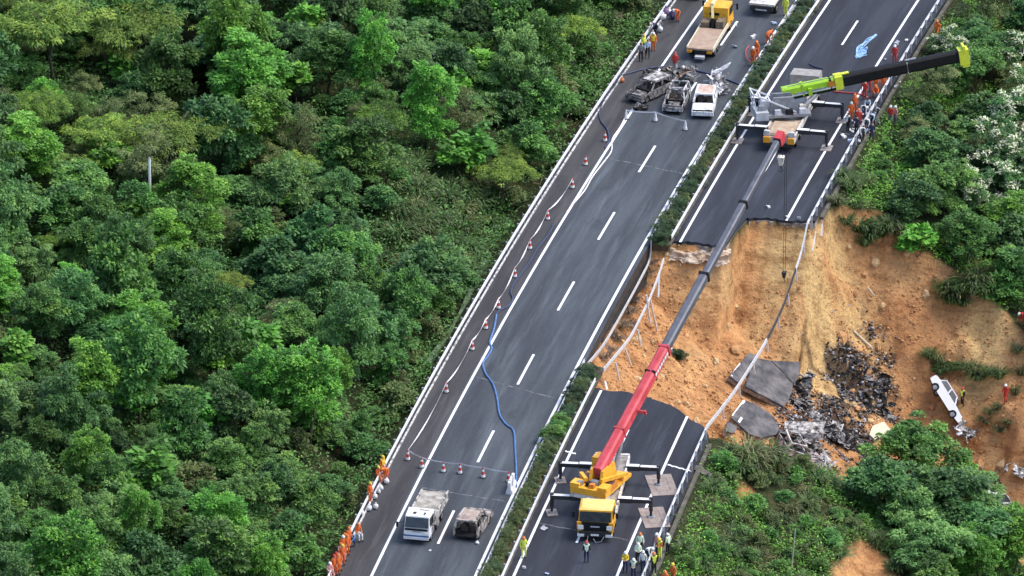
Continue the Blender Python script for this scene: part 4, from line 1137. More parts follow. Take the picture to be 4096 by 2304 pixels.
# ------------------------------------------------------------------ red boomed crane
cA = RW(10.74, -100.4); rA = math.atan2(-0.115, -0.993)
A = empty('mobile_crane', cA, rA, 'yellow mobile crane with long red and grey boom standing on the near carriageway', 'crane')
iA = inv_of(cA, rA)
MB().box(-1.3, 1.3, -5.2, 5.2, 0.72, 1.22).box(-1.36, -1.22, -5.0, 3.6, 1.23, 1.42).box(1.22, 1.36, -5.0, 3.6, 1.23, 1.42).box(-1.3, 1.3, -5.5, -5.21, 0.6, 1.35).build('chassis', M_dirtyw, A)
dk = MB(); dk.box(-1.21, 1.21, -4.9, 4.8, 1.222, 1.32); dk.build('deck', mat('grubby_deck', (0.44, 0.40, 0.36), 0.85, col2=(0.16, 0.14, 0.13), scale=1.4), A)
cab = MB(); cab.hexa([(-1.3, 5.25, 0.62), (1.3, 5.25, 0.62), (1.3, 7.55, 0.62), (-1.3, 7.55, 0.62), (-1.27, 5.3, 2.40), (1.27, 5.3, 2.40), (1.22, 7.28, 2.36), (-1.22, 7.28, 2.36)])
cb = cab.build('cab', M_yel, A)
MB().hexa([(-1.24, 5.32, 2.402), (1.24, 5.32, 2.402), (1.19, 7.24, 2.365), (-1.19, 7.24, 2.365), (-1.1, 5.5, 2.50), (1.1, 5.5, 2.50), (1.05, 7.05, 2.48), (-1.05, 7.05, 2.48)]).build('roof', mat('paler_cab_yellow', (0.90, 0.62, 0.24), 0.6, col2=(0.84, 0.50, 0.12), scale=1.5), cb)  # roof panel in a paler yellow than the cab sides
MB().hexa([(-1.17, 7.44, 1.52), (1.17, 7.44, 1.52), (1.15, 7.30, 2.26), (-1.15, 7.30, 2.26), (-1.17, 7.48, 1.52), (1.17, 7.48, 1.52), (1.15, 7.34, 2.26), (-1.15, 7.34, 2.26)]).build('windscreen', M_glass, cb)
for s in (-1, 1):
    MB().box(min(s*1.285, s*1.32), max(s*1.285, s*1.32), 5.9, 7.1, 1.6, 2.2).build('side_window', M_glass, cb)
    MB().box(min(s*0.86, s*1.28), max(s*0.86, s*1.28), 7.56, 7.66, 0.95, 1.28).build('headlight', M_lamp, cb)
    MB().box(min(s*1.05, s*1.36), max(s*1.05, s*1.36), 7.40, 7.62, 0.95, 1.5).build('corner_panel', M_amber, cb)
    mr = MB(); mr.bar((s*1.25, 7.3, 2.35), (s*1.62, 7.5, 2.25), 0.04); mr.box(s*1.62-0.09, s*1.62+0.09, 7.46, 7.52, 1.85, 2.3); mr.build('mirror', M_black, cb)
    MB().box(min(s*0.8, s*1.3), max(s*0.8, s*1.3), 7.58, 7.78, 0.42, 0.62).build('bumper_end', M_white, cb)
MB().box(-0.98, 0.98, 7.5, 7.61, 0.82, 1.5).build('grille', M_black, cb)
MB().box(-0.34, 0.34, 7.632, 7.65, 1.14, 1.24).build('badge', M_lgrey, cb)
MB().box(-1.22, 1.22, 7.58, 7.74, 0.42, 0.80).build('bumper', M_blackm, cb)
MB().box(-0.3, 0.3, 7.742, 7.76, 0.5, 0.64).build('number_plate', M_lamp, cb)
wp = MB(); wp.bar((-0.6, 7.58, 1.66), (-0.2, 7.49, 2.1), 0.03); wp.bar((0.2, 7.58, 1.66), (0.6, 7.49, 2.1), 0.03); wp.build('wiper', M_black, cb)
cw = MB()
cw.tube([(-0.7, 7.7, 0.5), (-0.5, 7.95, 0.15), (-0.1, 8.0, 0.08), (0.1, 7.8, 0.3)], 0.03); cw.tube([(0.5, 7.7, 0.5), (0.55, 8.0, 0.12), (0.85, 8.1, 0.06)], 0.03); cw.build('tow_cable', M_gunm, A)
eng = MB(); eng.box(-1.0, -0.2, 4.3, 5.1, 1.33, 1.75); eng.box(0.1, 0.9, 4.5, 5.1, 1.33, 1.68); eng.build('engine_cover', M_gunm, A)
eng = MB(); eng.box(-0.9, 0.9, 5.05, 5.22, 1.6, 2.25); eng.cyl((-0.5, 4.2, 1.5), (0.6, 4.2, 1.5), 0.16); eng.build('cab_support', M_orange, A)
tk = MB(); tk.cyl((0.9, 2.6, 1.5), (0.9, 3.9, 1.5), 0.28, n=12); tk.build('air_tank', M_lgrey, A)
for y in (6.3, 4.7, -1.9, -3.4):
    for s in (-1, 1): wheel(A, (s*1.12, y, 0.55), 0.55, 0.36)
for s in (-1, 1):
    outrigger(A, s, 2.95, 3.72, M_white); outrigger(A, s, -2.95, 3.72, M_white)
# superstructure turned towards the other crane
PA0 = on_z(2392, 1890, 3.0)
PA1 = tip_point(PA0, 3112, 562, math.radians(24.0))
dA = (PA1-PA0); dA.z = 0; dA.normalize()
SA = frame_of(Vector((PA0.x, PA0.y, 0))+dA*1.7, dA)      # local +Y along the boom, origin at the turntable
T = Vector((SA.translation.x, SA.translation.y, 0))
def sup(mb, name, m, parent): xf(mb, SA); return mb.build(name, m, parent, inv=iA)
sp = sup(MB().cyl((0, 0, 1.32), (0, 0, 1.6), 0.85, n=20), 'turntable', M_gunm, A)
sd_ = sup(MB().box(-1.25, 1.25, -2.6, 1.6, 1.6, 1.85).box(-0.55, -0.33, -2.4, 0.6, 1.85, 3.25, 0, 0.5).box(0.33, 0.55, -2.4, 0.6, 1.85, 3.25, 0, 0.5), 'superstructure', M_yel, A)
sup(MB().box(-1.45, 1.45, -3.5, -2.62, 1.85, 2.35), 'counterweight', M_yel, A)
sup(MB().box(-1.42, 1.42, -3.47, -2.65, 1.5, 1.848), 'counterweight_plate', M_dirtyw, A)
for x_, y_, z_, m_ in ((-0.9, -3.0, 2.36, M_gunm), (0.15, -3.1, 2.36, M_orange), (-0.2, -2.9, 2.36, M_black), (0.5, -0.2, 1.86, M_gunm), (-0.2, -0.9, 1.86, M_black), (1.0, 0.2, 1.86, M_orange)):
    sup(MB().box(x_-0.22, x_+0.22, y_-0.2, y_+0.25, z_, z_+0.3, 0.04, 0.04), 'deck_gear', m_, A)
sup(MB().box(-1.5, -0.75, -3.45, -2.5, 2.352, 2.62).box(0.75, 1.5, -3.45, -2.5, 2.352, 2.62), 'counterweight_cap', M_yel, A)
sup(MB().cyl((-0.3, -2.2, 2.25), (0.3, -2.2, 2.25), 0.36, n=14), 'winch_drum', M_gunm, A)
sup(MB().box(-1.35, -0.62, -2.3, -0.6, 1.852, 2.45).box(0.62, 1.3, -2.4, -1.0, 1.852, 2.3), 'engine_hood', M_orange, A)
sup(MB().box(-1.28, -0.7, -1.9, -1.0, 2.452, 2.5).box(0.68, 1.24, -2.2, -1.3, 2.302, 2.34), 'vent_grille', mat('brown_grille', (0.13, 0.07, 0.06), 0.8, var=0.5, scale=8), A)
sup(MB().bar((0.62, -2.5, 2.75), (1.5, 0.3, 2.4), 0.24, 0.26).bar((-0.62, -2.5, 2.6), (-1.45, -1.6, 2.6), 0.28, 0.3), 'side_arm', M_yel, A)
oc = sup(MB().hexa([(-1.45, 0.2, 1.6), (-0.62, 0.2, 1.6), (-0.62, 1.75, 1.6), (-1.45, 1.75, 1.6), (-1.42, 0.3, 3.2), (-0.68, 0.3, 3.2), (-0.68, 1.4, 3.2), (-1.42, 1.4, 3.2)]), 'operator_cab', M_yel, A)
sup(MB().hexa([(-1.47, 1.76, 1.9), (-0.6, 1.76, 1.9), (-0.64, 1.44, 3.12), (-1.43, 1.44, 3.12), (-1.47, 1.80, 1.9), (-0.6, 1.80, 1.9), (-0.64, 1.48, 3.12), (-1.43, 1.48, 3.12)]).box(-1.48, -1.452, 0.4, 1.5, 2.2, 3.0), 'cab_glass', M_glass, oc)
SECA = [(0.0, 0.365, 0.76, 0.90, M_red), (0.35, 0.585, 0.68, 0.78, M_boomg), (0.57, 0.805, 0.56, 0.64, M_boomg), (0.79, 1.0, 0.45, 0.52, M_boomg)]
MA, LA = boom(A, iA, PA0, PA1, SECA, mat('head_red', (0.62, 0.06, 0.08), 0.5, var=0.2))
cy = MB(); cy.cyl(SA @ Vector((0, 1.3, 1.9)), MA @ Vector((0, LA*0.13, -0.5)), 0.19, 0.16, 12); cy.build('luffing_cylinder', M_gunm, A, inv=iA)
lg = MB()                                                # white maker's lettering blocks on the boom side
for k in range(7):
    y = LA*(0.285+0.010*k); lg.box(0.425, 0.432, y, y+0.28, -0.06, 0.22)
xf(lg, MA); lg.build('boom_lettering', M_white, A, inv=iA)
br = MB(); br.box(0.45, 1.15, LA*0.183, LA*0.183+0.12, -0.25, -0.13).box(0.45, 1.15, LA*0.183, LA*0.183+0.12, -0.05, 0.07).box(1.0, 1.12, LA*0.183, LA*0.183+0.14, -0.3, 0.12); xf(br, MA); br.build('boom_bracket', M_red, A, inv=iA)
# hook block and auxiliary hook
tipA = MA @ Vector((0, LA+0.6, -0.3))
def hook(root, inv, top, drop, s, name, m):
    b = MB(); z = top.z-drop
    b.hexa([(top.x-0.12*s, top.y-0.2*s, z-0.35*s), (top.x+0.12*s, top.y-0.2*s, z-0.35*s), (top.x+0.12*s, top.y+0.2*s, z-0.35*s), (top.x-0.12*s, top.y+0.2*s, z-0.35*s), (top.x-0.26*s, top.y-0.3*s, z+0.35*s), (top.x+0.26*s, top.y-0.3*s, z+0.35*s), (top.x+0.26*s, top.y+0.3*s, z+0.35*s), (top.x-0.26*s, top.y+0.3*s, z+0.35*s)])
    o = b.build(name, m, root, inv=inv)
    c = MB()
    pts = [(top.x, top.y, z-0.35*s), (top.x, top.y, z-0.6*s), (top.x+0.16*s, top.y, z-0.78*s), (top.x+0.02*s, top.y, z-0.95*s), (top.x-0.17*s, top.y, z-0.82*s)]
    c.tube(pts, 0.055*s, 6, 0.03*s); c.build('hook', M_blackm, o, inv=inv)
    r = MB()
    for dx in (-0.12*s, 0.12*s): r.cyl((top.x+dx, top.y, z+0.3*s), (top.x+dx*0.8, top.y, top.z), 0.016, n=5)
    r.build('cable', M_black, o, inv=inv)
hook(A, iA, tipA, 1.9, 1.0, 'hook_block', M_dirtyw)
t2 = MA @ Vector((0.35, LA+0.75, -0.25))
hook(A, iA, t2, 11.6, 0.7, 'auxiliary_hook', M_blackm)
# steel plates under its feet
def plate_at(x, y, sx, sy, rz, label, th=0.06, m=M_plate):
    o = MB().box(-sx/2, sx/2, -sy/2, sy/2, 0.01, th).box(-sx*0.32, -sx*0.26, -sy*0.3, sy*0.3, th, th+0.03).box(sx*0.2, sx*0.26, -sy*0.3, sy*0.3, th, th+0.03).build('steel_plate', m)
    o.location = (x, y, 0); o.rotation_euler = (0, 0, rz); return tag(o, label, 'plate')
def footpos(root_loc, rz, side, y, span):
    return Matrix.Translation(root_loc) @ Matrix.Rotation(rz, 4, 'Z') @ Vector((side*span, y, 0))
for s, y, sx, sy, lab in ((-1, -2.95, 2.0, 3.8, 'large steel plate under the red boomed crane foot nearest the gap and the outer rail'), (-1, 2.95, 1.9, 3.6, 'large steel plate under the red boomed crane foot beside the crowd of workers'),
                          (1, -2.95, 0.8, 1.2, 'small steel pad under the red boomed crane foot nearest the gap and the hedge'), (1, 2.95, 0.8, 1.2, 'small block pad under the red boomed crane foot beside its cab and the hedge')):
    p = footpos(cA, rA, s, y, 3.72); plate_at(p.x+(0.25 if sx > 1 else 0), p.y, sx, sy, rA+0.25, lab)

# ------------------------------------------------------------------ lime and black boomed crane
cB = RW(10.1, -24.2); rB = 0.035+bend_ang(-24)
B = empty('mobile_crane', cB, rB, 'grey mobile crane with lime green and black boom on the carriageway beyond the gap', 'crane')
iB = inv_of(cB, rB)
MB().box(-1.3, 1.3, -4.6, 7.2, 0.72, 1.22).box(-1.36, -1.22, -4.4, 6.8, 1.23, 1.4).box(1.22, 1.36, -4.4, 6.8, 1.23, 1.4).build('chassis', M_dirtyw, B)
MB().box(-1.21, 1.21, -4.3, 6.9, 1.222, 1.3).build('deck', M_deck, B)
MB().box(-1.0, 1.0, -4.5, -1.6, 1.302, 1.5, 0.1, 0.1).build('rear_deck', mat('ochre_deck', (0.52, 0.43, 0.31), 0.85, col2=(0.33, 0.22, 0.15), scale=1.3), B)
MB().box(-0.35, 0.45, -5.0, -4.62, 0.7, 1.35).build('tow_hitch', M_red, B)
for s in (-1, 1):
    MB().box(min(s*0.75, s*1.3), max(s*0.75, s*1.3), -4.85, -4.62, 0.75, 1.25).build('tail_lamp', M_amber, B)
    MB().box(min(s*0.8, s*1.28), max(s*0.8, s*1.28), -4.62, -4.3, 1.25, 1.7).build('tool_box', M_lgrey, B)
MB().box(-1.25, 1.25, -4.8, -4.62, 0.45, 0.70).build('rear_bumper', M_blackm, B)
MB().hexa([(-1.28, 7.0, 0.6), (1.28, 7.0, 0.6), (1.28, 9.0, 0.6), (-1.28, 9.0, 0.6), (-1.25, 7.05, 2.3), (1.25, 7.05, 2.3), (1.2, 8.7, 2.25), (-1.2, 8.7, 2.25)]).build('cab', mat('dusty_grey_cab', (0.36, 0.36, 0.35), 0.7, col2=(0.24, 0.22, 0.2), scale=2), B)
MB().hexa([(-1.15, 8.98, 1.45), (1.15, 8.98, 1.45), (1.12, 8.76, 2.15), (-1.12, 8.76, 2.15), (-1.15, 9.02, 1.45), (1.15, 9.02, 1.45), (1.12, 8.80, 2.15), (-1.12, 8.80, 2.15)]).build('windscreen', M_glass, B)
for y in (7.6, 6.0, -1.5, -3.2):
    for s in (-1, 1): wheel(B, (s*1.12, y, 0.55), 0.55, 0.36)
for s in (-1, 1):
    outrigger(B, s, -3.2, 3.78, M_white); outrigger(B, s, 3.2, 3.95, M_white)
PB0 = on_z(3128, 372, 3.0)
PB1 = tip_point(PB0, 3838, 222, math.radians(9.0))
dB = PB1-PB0; dB.z = 0; dB.normalize()
cSB = footpos(cB, rB, 0, 0.2, 0)
SB = frame_of(Vector((cSB.x, cSB.y, 0)), dB)
def supB(mb, name, m, parent=B): xf(mb, SB); return mb.build(name, m, parent, inv=iB)
supB(MB().cyl((0, 0, 1.3), (0, 0, 1.62), 0.9, n=20), 'turntable', M_gunm)
supB(MB().box(-1.2, 1.2, -2.0, 1.6, 1.62, 1.86).box(-0.6, -0.4, -2.0, 0.7, 1.86, 3.2, 0, 0.5).box(0.4, 0.6, -2.0, 0.7, 1.86, 3.2, 0, 0.5), 'superstructure', M_gunm)
for x_, y_, z_, m_ in ((-0.9, -1.4, 1.86, M_black), (-0.95, -0.4, 1.86, M_lgrey), (0.9, -1.2, 1.86, M_lgrey), (0.95, -0.2, 1.86, M_black), (0.9, 0.9, 1.86, M_lgrey), (0.0, 1.1, 1.86, M_dirtyw), (-0.6, -2.6, 2.2, M_black), (0.6, -2.5, 2.2, M_gunm)):
    supB(MB().box(x_-0.26, x_+0.26, y_-0.3, y_+0.3, z_, z_+0.4, 0.05, 0.05), 'deck_gear', m_)
supB(MB().box(-1.3, 1.3, -3.1, -2.02, 1.5, 2.2), 'counterweight', M_lgrey)
supB(MB().cyl((-0.42, -2.2, 2.5), (0.42, -2.2, 2.5), 0.42, n=14), 'winch_drum', M_lgrey)
supB(MB().box(-1.3, -0.66, 0.2, 1.7, 1.62, 3.0, 0.04, 0.15), 'operator_cab', M_lgrey)
# gantry frame behind the boom foot
fr = MB(); a = 0.08
for x in (-0.75, 0.75):
    fr.bar((x, 0.4, 1.9), (x, -3.3, 3.7), 0.12); fr.bar((x, -3.3, 3.7), (x, -3.0, 2.2), 0.10)
for t in (0.3, 0.6, 0.82, 1.0): fr.bar((-0.75, 0.4-3.7*t, 1.9+1.8*t), (0.75, 0.4-3.7*t, 1.9+1.8*t), 0.10)
supB(fr, 'gantry_frame', mat('pale_frame', (0.68, 0.70, 0.76), 0.5, var=0.2))
fd = MB(); fd.box(-2.1, -1.32, -1.6, -0.3, 1.7, 2.5, 0.1, 0.15); supB(fd, 'side_tank', M_lgrey)
LB0 = (PB1-PB0).length
MBm, LB = boom(B, iB, PB0, PB1, [(0.0, 0.34, 0.80, 0.95, M_lime), (0.30, 1.0, 0.80, 1.0, M_black)], M_limey)
bd = MB(); bd.box(-0.38, 0.38, LB*0.02, LB*0.31, -0.62, -0.482); xf(bd, MBm); bd.build('boom_underside', M_black, B, inv=iB)
wh = MB(); wh.box(0.41, 0.44, LB*0.03, LB*0.30, -0.34, -0.22); xf(wh, MBm); wh.build('boom_stripe', M_white, B, inv=iB)
bk = MB(); bk.box(-0.5, 0.5, LB*0.295, LB*0.335, -0.6, 0.56).box(-0.2, 0.2, LB*0.30, LB*0.38, 0.56, 0.64); xf(bk, MBm); bk.build('boom_yoke', M_limey, B, inv=iB)
bk = MB(); bk.box(0.41, 0.47, LB*0.255, LB*0.29, -0.2, 0.3); xf(bk, MBm); bk.build('warning_panel', M_orange, B, inv=iB)
bk = MB(); bk.box(0.40, 0.62, LB*0.14, LB*0.16, -0.5, 0.1).box(-0.1, 0.1, LB*0.1, LB*0.12, 0.48, 0.6); xf(bk, MBm); bk.build('boom_lug', M_lime, B, inv=iB)
hx = MB(); hx.box(-0.42, 0.42, LB+0.1, LB+0.7, -1.0, -0.45).box(-0.5, 0.5, LB+0.3, LB+0.5, 0.45, 0.9); xf(hx, MBm); hx.build('boom_nose', M_limey, B, inv=iB)
ring = MB(); ring.box(-0.40, 0.40, LB*0.70, LB*0.705, -0.48, 0.48).bar((-0.1, LB*0.70, 0.55), (-0.1, LB*0.76, 0.55), 0.1); xf(ring, MBm); ring.build('boom_clamp', M_lgrey, B, inv=iB)
cy = MB(); cy.cyl(SB @ Vector((0.1, 1.0, 1.9)), MBm @ Vector((0.05, LB*0.20, -0.55)), 0.24, 0.20, 12); cy.build('luffing_cylinder', M_gunm, B, inv=iB)
for s, y, lab in ((-1, -3.2, 'rusty pad under the lime boomed crane foot at the hedge nearest the gap'), (1, -3.2, 'rusty pad under the lime boomed crane foot near the outer rail and the gap'),
                  (-1, 3.2, 'rusty pad under the lime boomed crane foot at the hedge away from the gap'), (1, 3.2, 'rusty pad under the lime boomed crane foot beside the rescuers')):
    p = footpos(cB, rB, s, y, 3.78 if y < 0 else 3.95); plate_at(p.x, p.y, 0.9, 1.3, rB, lab)

# ------------------------------------------------------------------ trucks
def glassq(root, pts, name, m=None, th=0.03):
    a = [Vector(p) for p in pts]; n = (a[1]-a[0]).cross(a[2]-a[0]).normalized()*th
    return MB().hexa([tuple(p) for p in a]+[tuple(p+n) for p in a]).build(name, m or M_glass, root)

# tow truck
p = RW(-1.05, -5.6); T1 = empty('tow_truck', p, bend_ang(-5.6)+0.03, 'yellow tow truck with tan flat deck and folded crane arm', 'truck')
MB().box(-0.5, 0.5, -4.2, 4.4, 0.55, 0.85).build('chassis', M_blackm, T1)
MB().box(-1.12, 1.12, -4.4, 0.6, 0.95, 1.10).build('deck', M_tan, T1)
for s in (-1, 1): MB().box(min(s*1.08, s*1.18), max(s*1.08, s*1.18), -4.2, 2.1, 0.8, 1.16).build('side_rail', mat('cream_rail', (0.72, 0.66, 0.5), 0.6), T1)
MB().box(-1.0, -0.3, 0.7, 1.9, 1.0, 1.55).box(0.35, 1.0, 0.7, 1.9, 1.0, 1.7).build('winch_gear', mat('greasy_brown', (0.24, 0.19, 0.13), 0.85, col2=(0.09, 0.07, 0.05), scale=4), T1)
MB().cyl((-0.05, 0.9, 1.0), (0.05, 1.2, 1.75), 0.24, n=12).build('drum', M_black, T1)
MB().box(-0.12, 0.12, 0.98, 1.06, 1.2, 1.72).build('drum_label', M_lamp, T1)
MB().hexa([(-1.12, 2.1, 0.6), (1.12, 2.1, 0.6), (1.12, 4.6, 0.6), (-1.12, 4.6, 0.6), (-1.1, 2.15, 2.45), (1.1, 2.15, 2.45), (1.05, 4.2, 2.4), (-1.05, 4.2, 2.4)]).build('cab', M_yel, T1)
for x0, x1 in ((-0.5, -0.38), (-0.05, 0.35)): MB().box(x0, x1, 2.07, 2.12, 1.75, 1.98).build('rear_window', M_black, T1)
for s in (-1, 1):
    MB().box(min(s*1.1, s*1.14), max(s*1.1, s*1.14), 2.8, 4.0, 1.55, 2.2).build('side_window', M_glass, T1)
    mr = MB(); mr.bar((s*1.1, 4.1, 2.1), (s*1.5, 4.2, 2.1), 0.04); mr.box(s*1.5-0.08, s*1.5+0.08, 4.15, 4.22, 1.65, 2.2); mr.build('mirror', M_black, T1)
    MB().box(min(s*0.65, s*1.1), max(s*0.65, s*1.1), -4.5, -4.4, 0.72, 0.92).build('tail_lamp', M_amber, T1)
glassq(T1, [(-1.0, 4.58, 1.5), (1.0, 4.58, 1.5), (0.97, 4.30, 2.3), (-0.97, 4.30, 2.3)], 'windscreen')
am = MB(); am.bar((-0.1, 1.5, 1.7), (-0.25, 2.0, 2.75), 0.22); am.bar((-0.25, 1.9, 2.75), (0.15, 7.2, 3.5), 0.26, 0.30, 0.18, 0.2); am.build('crane_arm', mat('cream_arm', (0.80, 0.68, 0.38), 0.5, var=0.2), T1)
MB().tube([(0.15, 7.0, 3.4), (0.2, 6.6, 2.9), (0.1, 6.2, 2.6)], 0.05).build('arm_cable', M_black, T1)
MB().box(-0.3, 0.5, -4.95, -4.42, 0.35, 0.55).build('tow_fork', M_lgrey, T1)
for y in (3.4, -1.9, -3.0):
    for s in (-1, 1): wheel(T1, (s*0.98, y, 0.45), 0.45, 0.3)
# white flatbed leaving the frame
p = RW(1.75, 5.2); T2 = empty('flatbed_truck', p, bend_ang(4), 'white flatbed truck parked beyond the yellow tow truck', 'truck')
MB().box(-0.5, 0.5, -3.4, 5.0, 0.55, 0.85).build('chassis', M_blackm, T2)
MB().box(-1.12, 1.12, -3.6, 1.8, 1.0, 1.18).build('bed', M_dirtyw, T2)
for y in (-3.0, -1.6, -0.2, 1.2): MB().box(-1.08, 1.08, y, y+0.05, 1.182, 1.2).build('bed_seam', M_lgrey, T2)
MB().hexa([(-1.05, 2.1, 0.6), (1.05, 2.1, 0.6), (1.05, 4.2, 0.6), (-1.05, 4.2, 0.6), (-1.02, 2.15, 2.35), (1.02, 2.15, 2.35), (0.98, 3.8, 2.3), (-0.98, 3.8, 2.3)]).build('cab', M_white, T2)
MB().box(-0.85, 0.85, 2.06, 2.12, 1.5, 2.1).build('rear_window', M_glass, T2)
MB().box(-1.0, 1.0, -3.72, -3.6, 0.55, 0.95).build('rear_panel', M_blackm, T2); MB().box(-0.5, 0.5, -3.76, -3.722, 0.6, 0.72).build('number_plate', M_lgrey, T2)
for y in (3.2, -2.3):
    for s in (-1, 1): wheel(T2, (s*0.95, y, 0.42), 0.42, 0.3)

# white cab-over truck, half burnt
p = on_z(1665, 2178); T4 = empty('light_truck', (p.x, p.y, 0), bend_ang(-109)+math.pi-0.02, 'white light truck with blue trim and scorched flat bed', 'truck')
# local +Y is the front, origin under the front bumper
MB().box(-0.45, 0.45, -6.4, -0.4, 0.5, 0.75).build('chassis', M_blackm, T4)
MB().box(-1.0, 1.0, -6.5, -2.0, 0.85, 1.45).build('bed', M_burnw, T4)
MB().box(-0.92, 0.92, -6.4, -2.1, 1.452, 1.48).build('bed_floor', mat('scorched_floor', (0.50, 0.48, 0.43), 0.9, col2=(0.20, 0.18, 0.15), scale=1.6), T4)
for s in (-1, 1): MB().box(min(s*0.94, s*1.03), max(s*0.94, s*1.03), -6.5, -2.0, 1.3, 1.62).build('side_board', M_burnw, T4)
MB().box(-1.0, 1.0, -2.1, -2.0, 1.45, 1.95).build('head_board', M_burnw, T4); MB().box(-0.9, 0.9, -1.99, -1.95, 1.75, 1.93).build('head_bar', M_black, T4)
c4 = MB().hexa([(-0.98, -1.9, 0.55), (0.98, -1.9, 0.55), (0.98, 0.0, 0.55), (-0.98, 0.0, 0.55), (-0.95, -1.85, 2.15), (0.95, -1.85, 2.15), (0.90, -0.42, 2.10), (-0.90, -0.42, 2.10)]).build('cab', mat('truck_white', (0.84, 0.85, 0.86), 0.35, col2=(0.70, 0.70, 0.70), scale=2.5), T4)
glassq(c4, [(-0.88, -0.02-0.08, 1.32), (0.88, -0.10, 1.32), (0.84, -0.38, 2.02), (-0.84, -0.38, 2.02)], 'windscreen')
MB().box(-0.86, 0.86, -0.02, 0.02, 1.12, 1.27).build('grille', M_black, c4)
MB().box(-0.95, 0.95, -0.02, 0.07, 0.42, 0.62).build('bumper', M_white, c4)
MB().box(-0.96, 0.96, 0.0, 0.03, 0.64, 0.76).build('blue_stripe', M_blue, c4)
MB().box(-0.24, 0.24, 0.072, 0.085, 0.46, 0.60).build('number_plate', M_lamp, c4)
for s in (-1, 1):
    MB().box(min(s*0.62, s*0.92), max(s*0.62, s*0.92), -0.01, 0.03, 0.78, 0.98).build('headlight', M_lamp, c4)
    MB().box(min(s*0.955, s*0.99), max(s*0.955, s*0.99), -1.5, -0.5, 1.3, 1.95).build('side_window', M_glass if s > 0 else M_soot, c4)
    mr = MB(); mr.bar((s*0.95, -0.3, 1.7), (s*1.45, -0.05, 1.6), 0.035); mr.box(s*1.45-0.08, s*1.45+0.08, -0.08, -0.02, 1.3, 1.7); mr.build('mirror', M_black, c4)
lt = MB()                                                # blackened strokes on the cab roof, as in the photograph
for a, b in (((-0.55, -1.0), (-0.4, -0.8)), ((-0.4, -0.8), (-0.5, -0.7)), ((-0.5, -1.05), (-0.38, -1.05)), ((0.2, -1.0), (0.42, -1.0)), ((0.32, -1.1), (0.32, -0.75)), ((0.2, -0.85), (0.45, -0.85)), ((0.22, -1.1), (0.2, -0.8))):
    lt.bar((a[0], a[1], 2.16), (b[0], b[1], 2.15), 0.07, 0.02)
for k in range(6): lt.box(-0.62+0.12*k, -0.54+0.12*k, -1.6, -1.45, 2.148, 2.165)
lt.build('roof_lettering', M_black, c4)
lt = MB()
for k in range(6): lt.box(-0.32+0.11*k, -0.25+0.11*k, 0.003, 0.012, 1.0, 1.07)
lt.build('front_lettering', M_blue, c4)
MB().box(-0.99, -0.975, -1.85, -0.9, 0.6, 1.9).sheet((-1.02, -3.2, 0.5), (0, 1.2, 0), (0.05, 0, 0.9), 5, 4, 0.06, 0.03, 3).build('scorched_side', M_burng, T4)
for y in (-0.95, -4.6):
    for s in (-1, 1): wheel(T4, (s*0.84, y, 0.38), 0.38, 0.24)
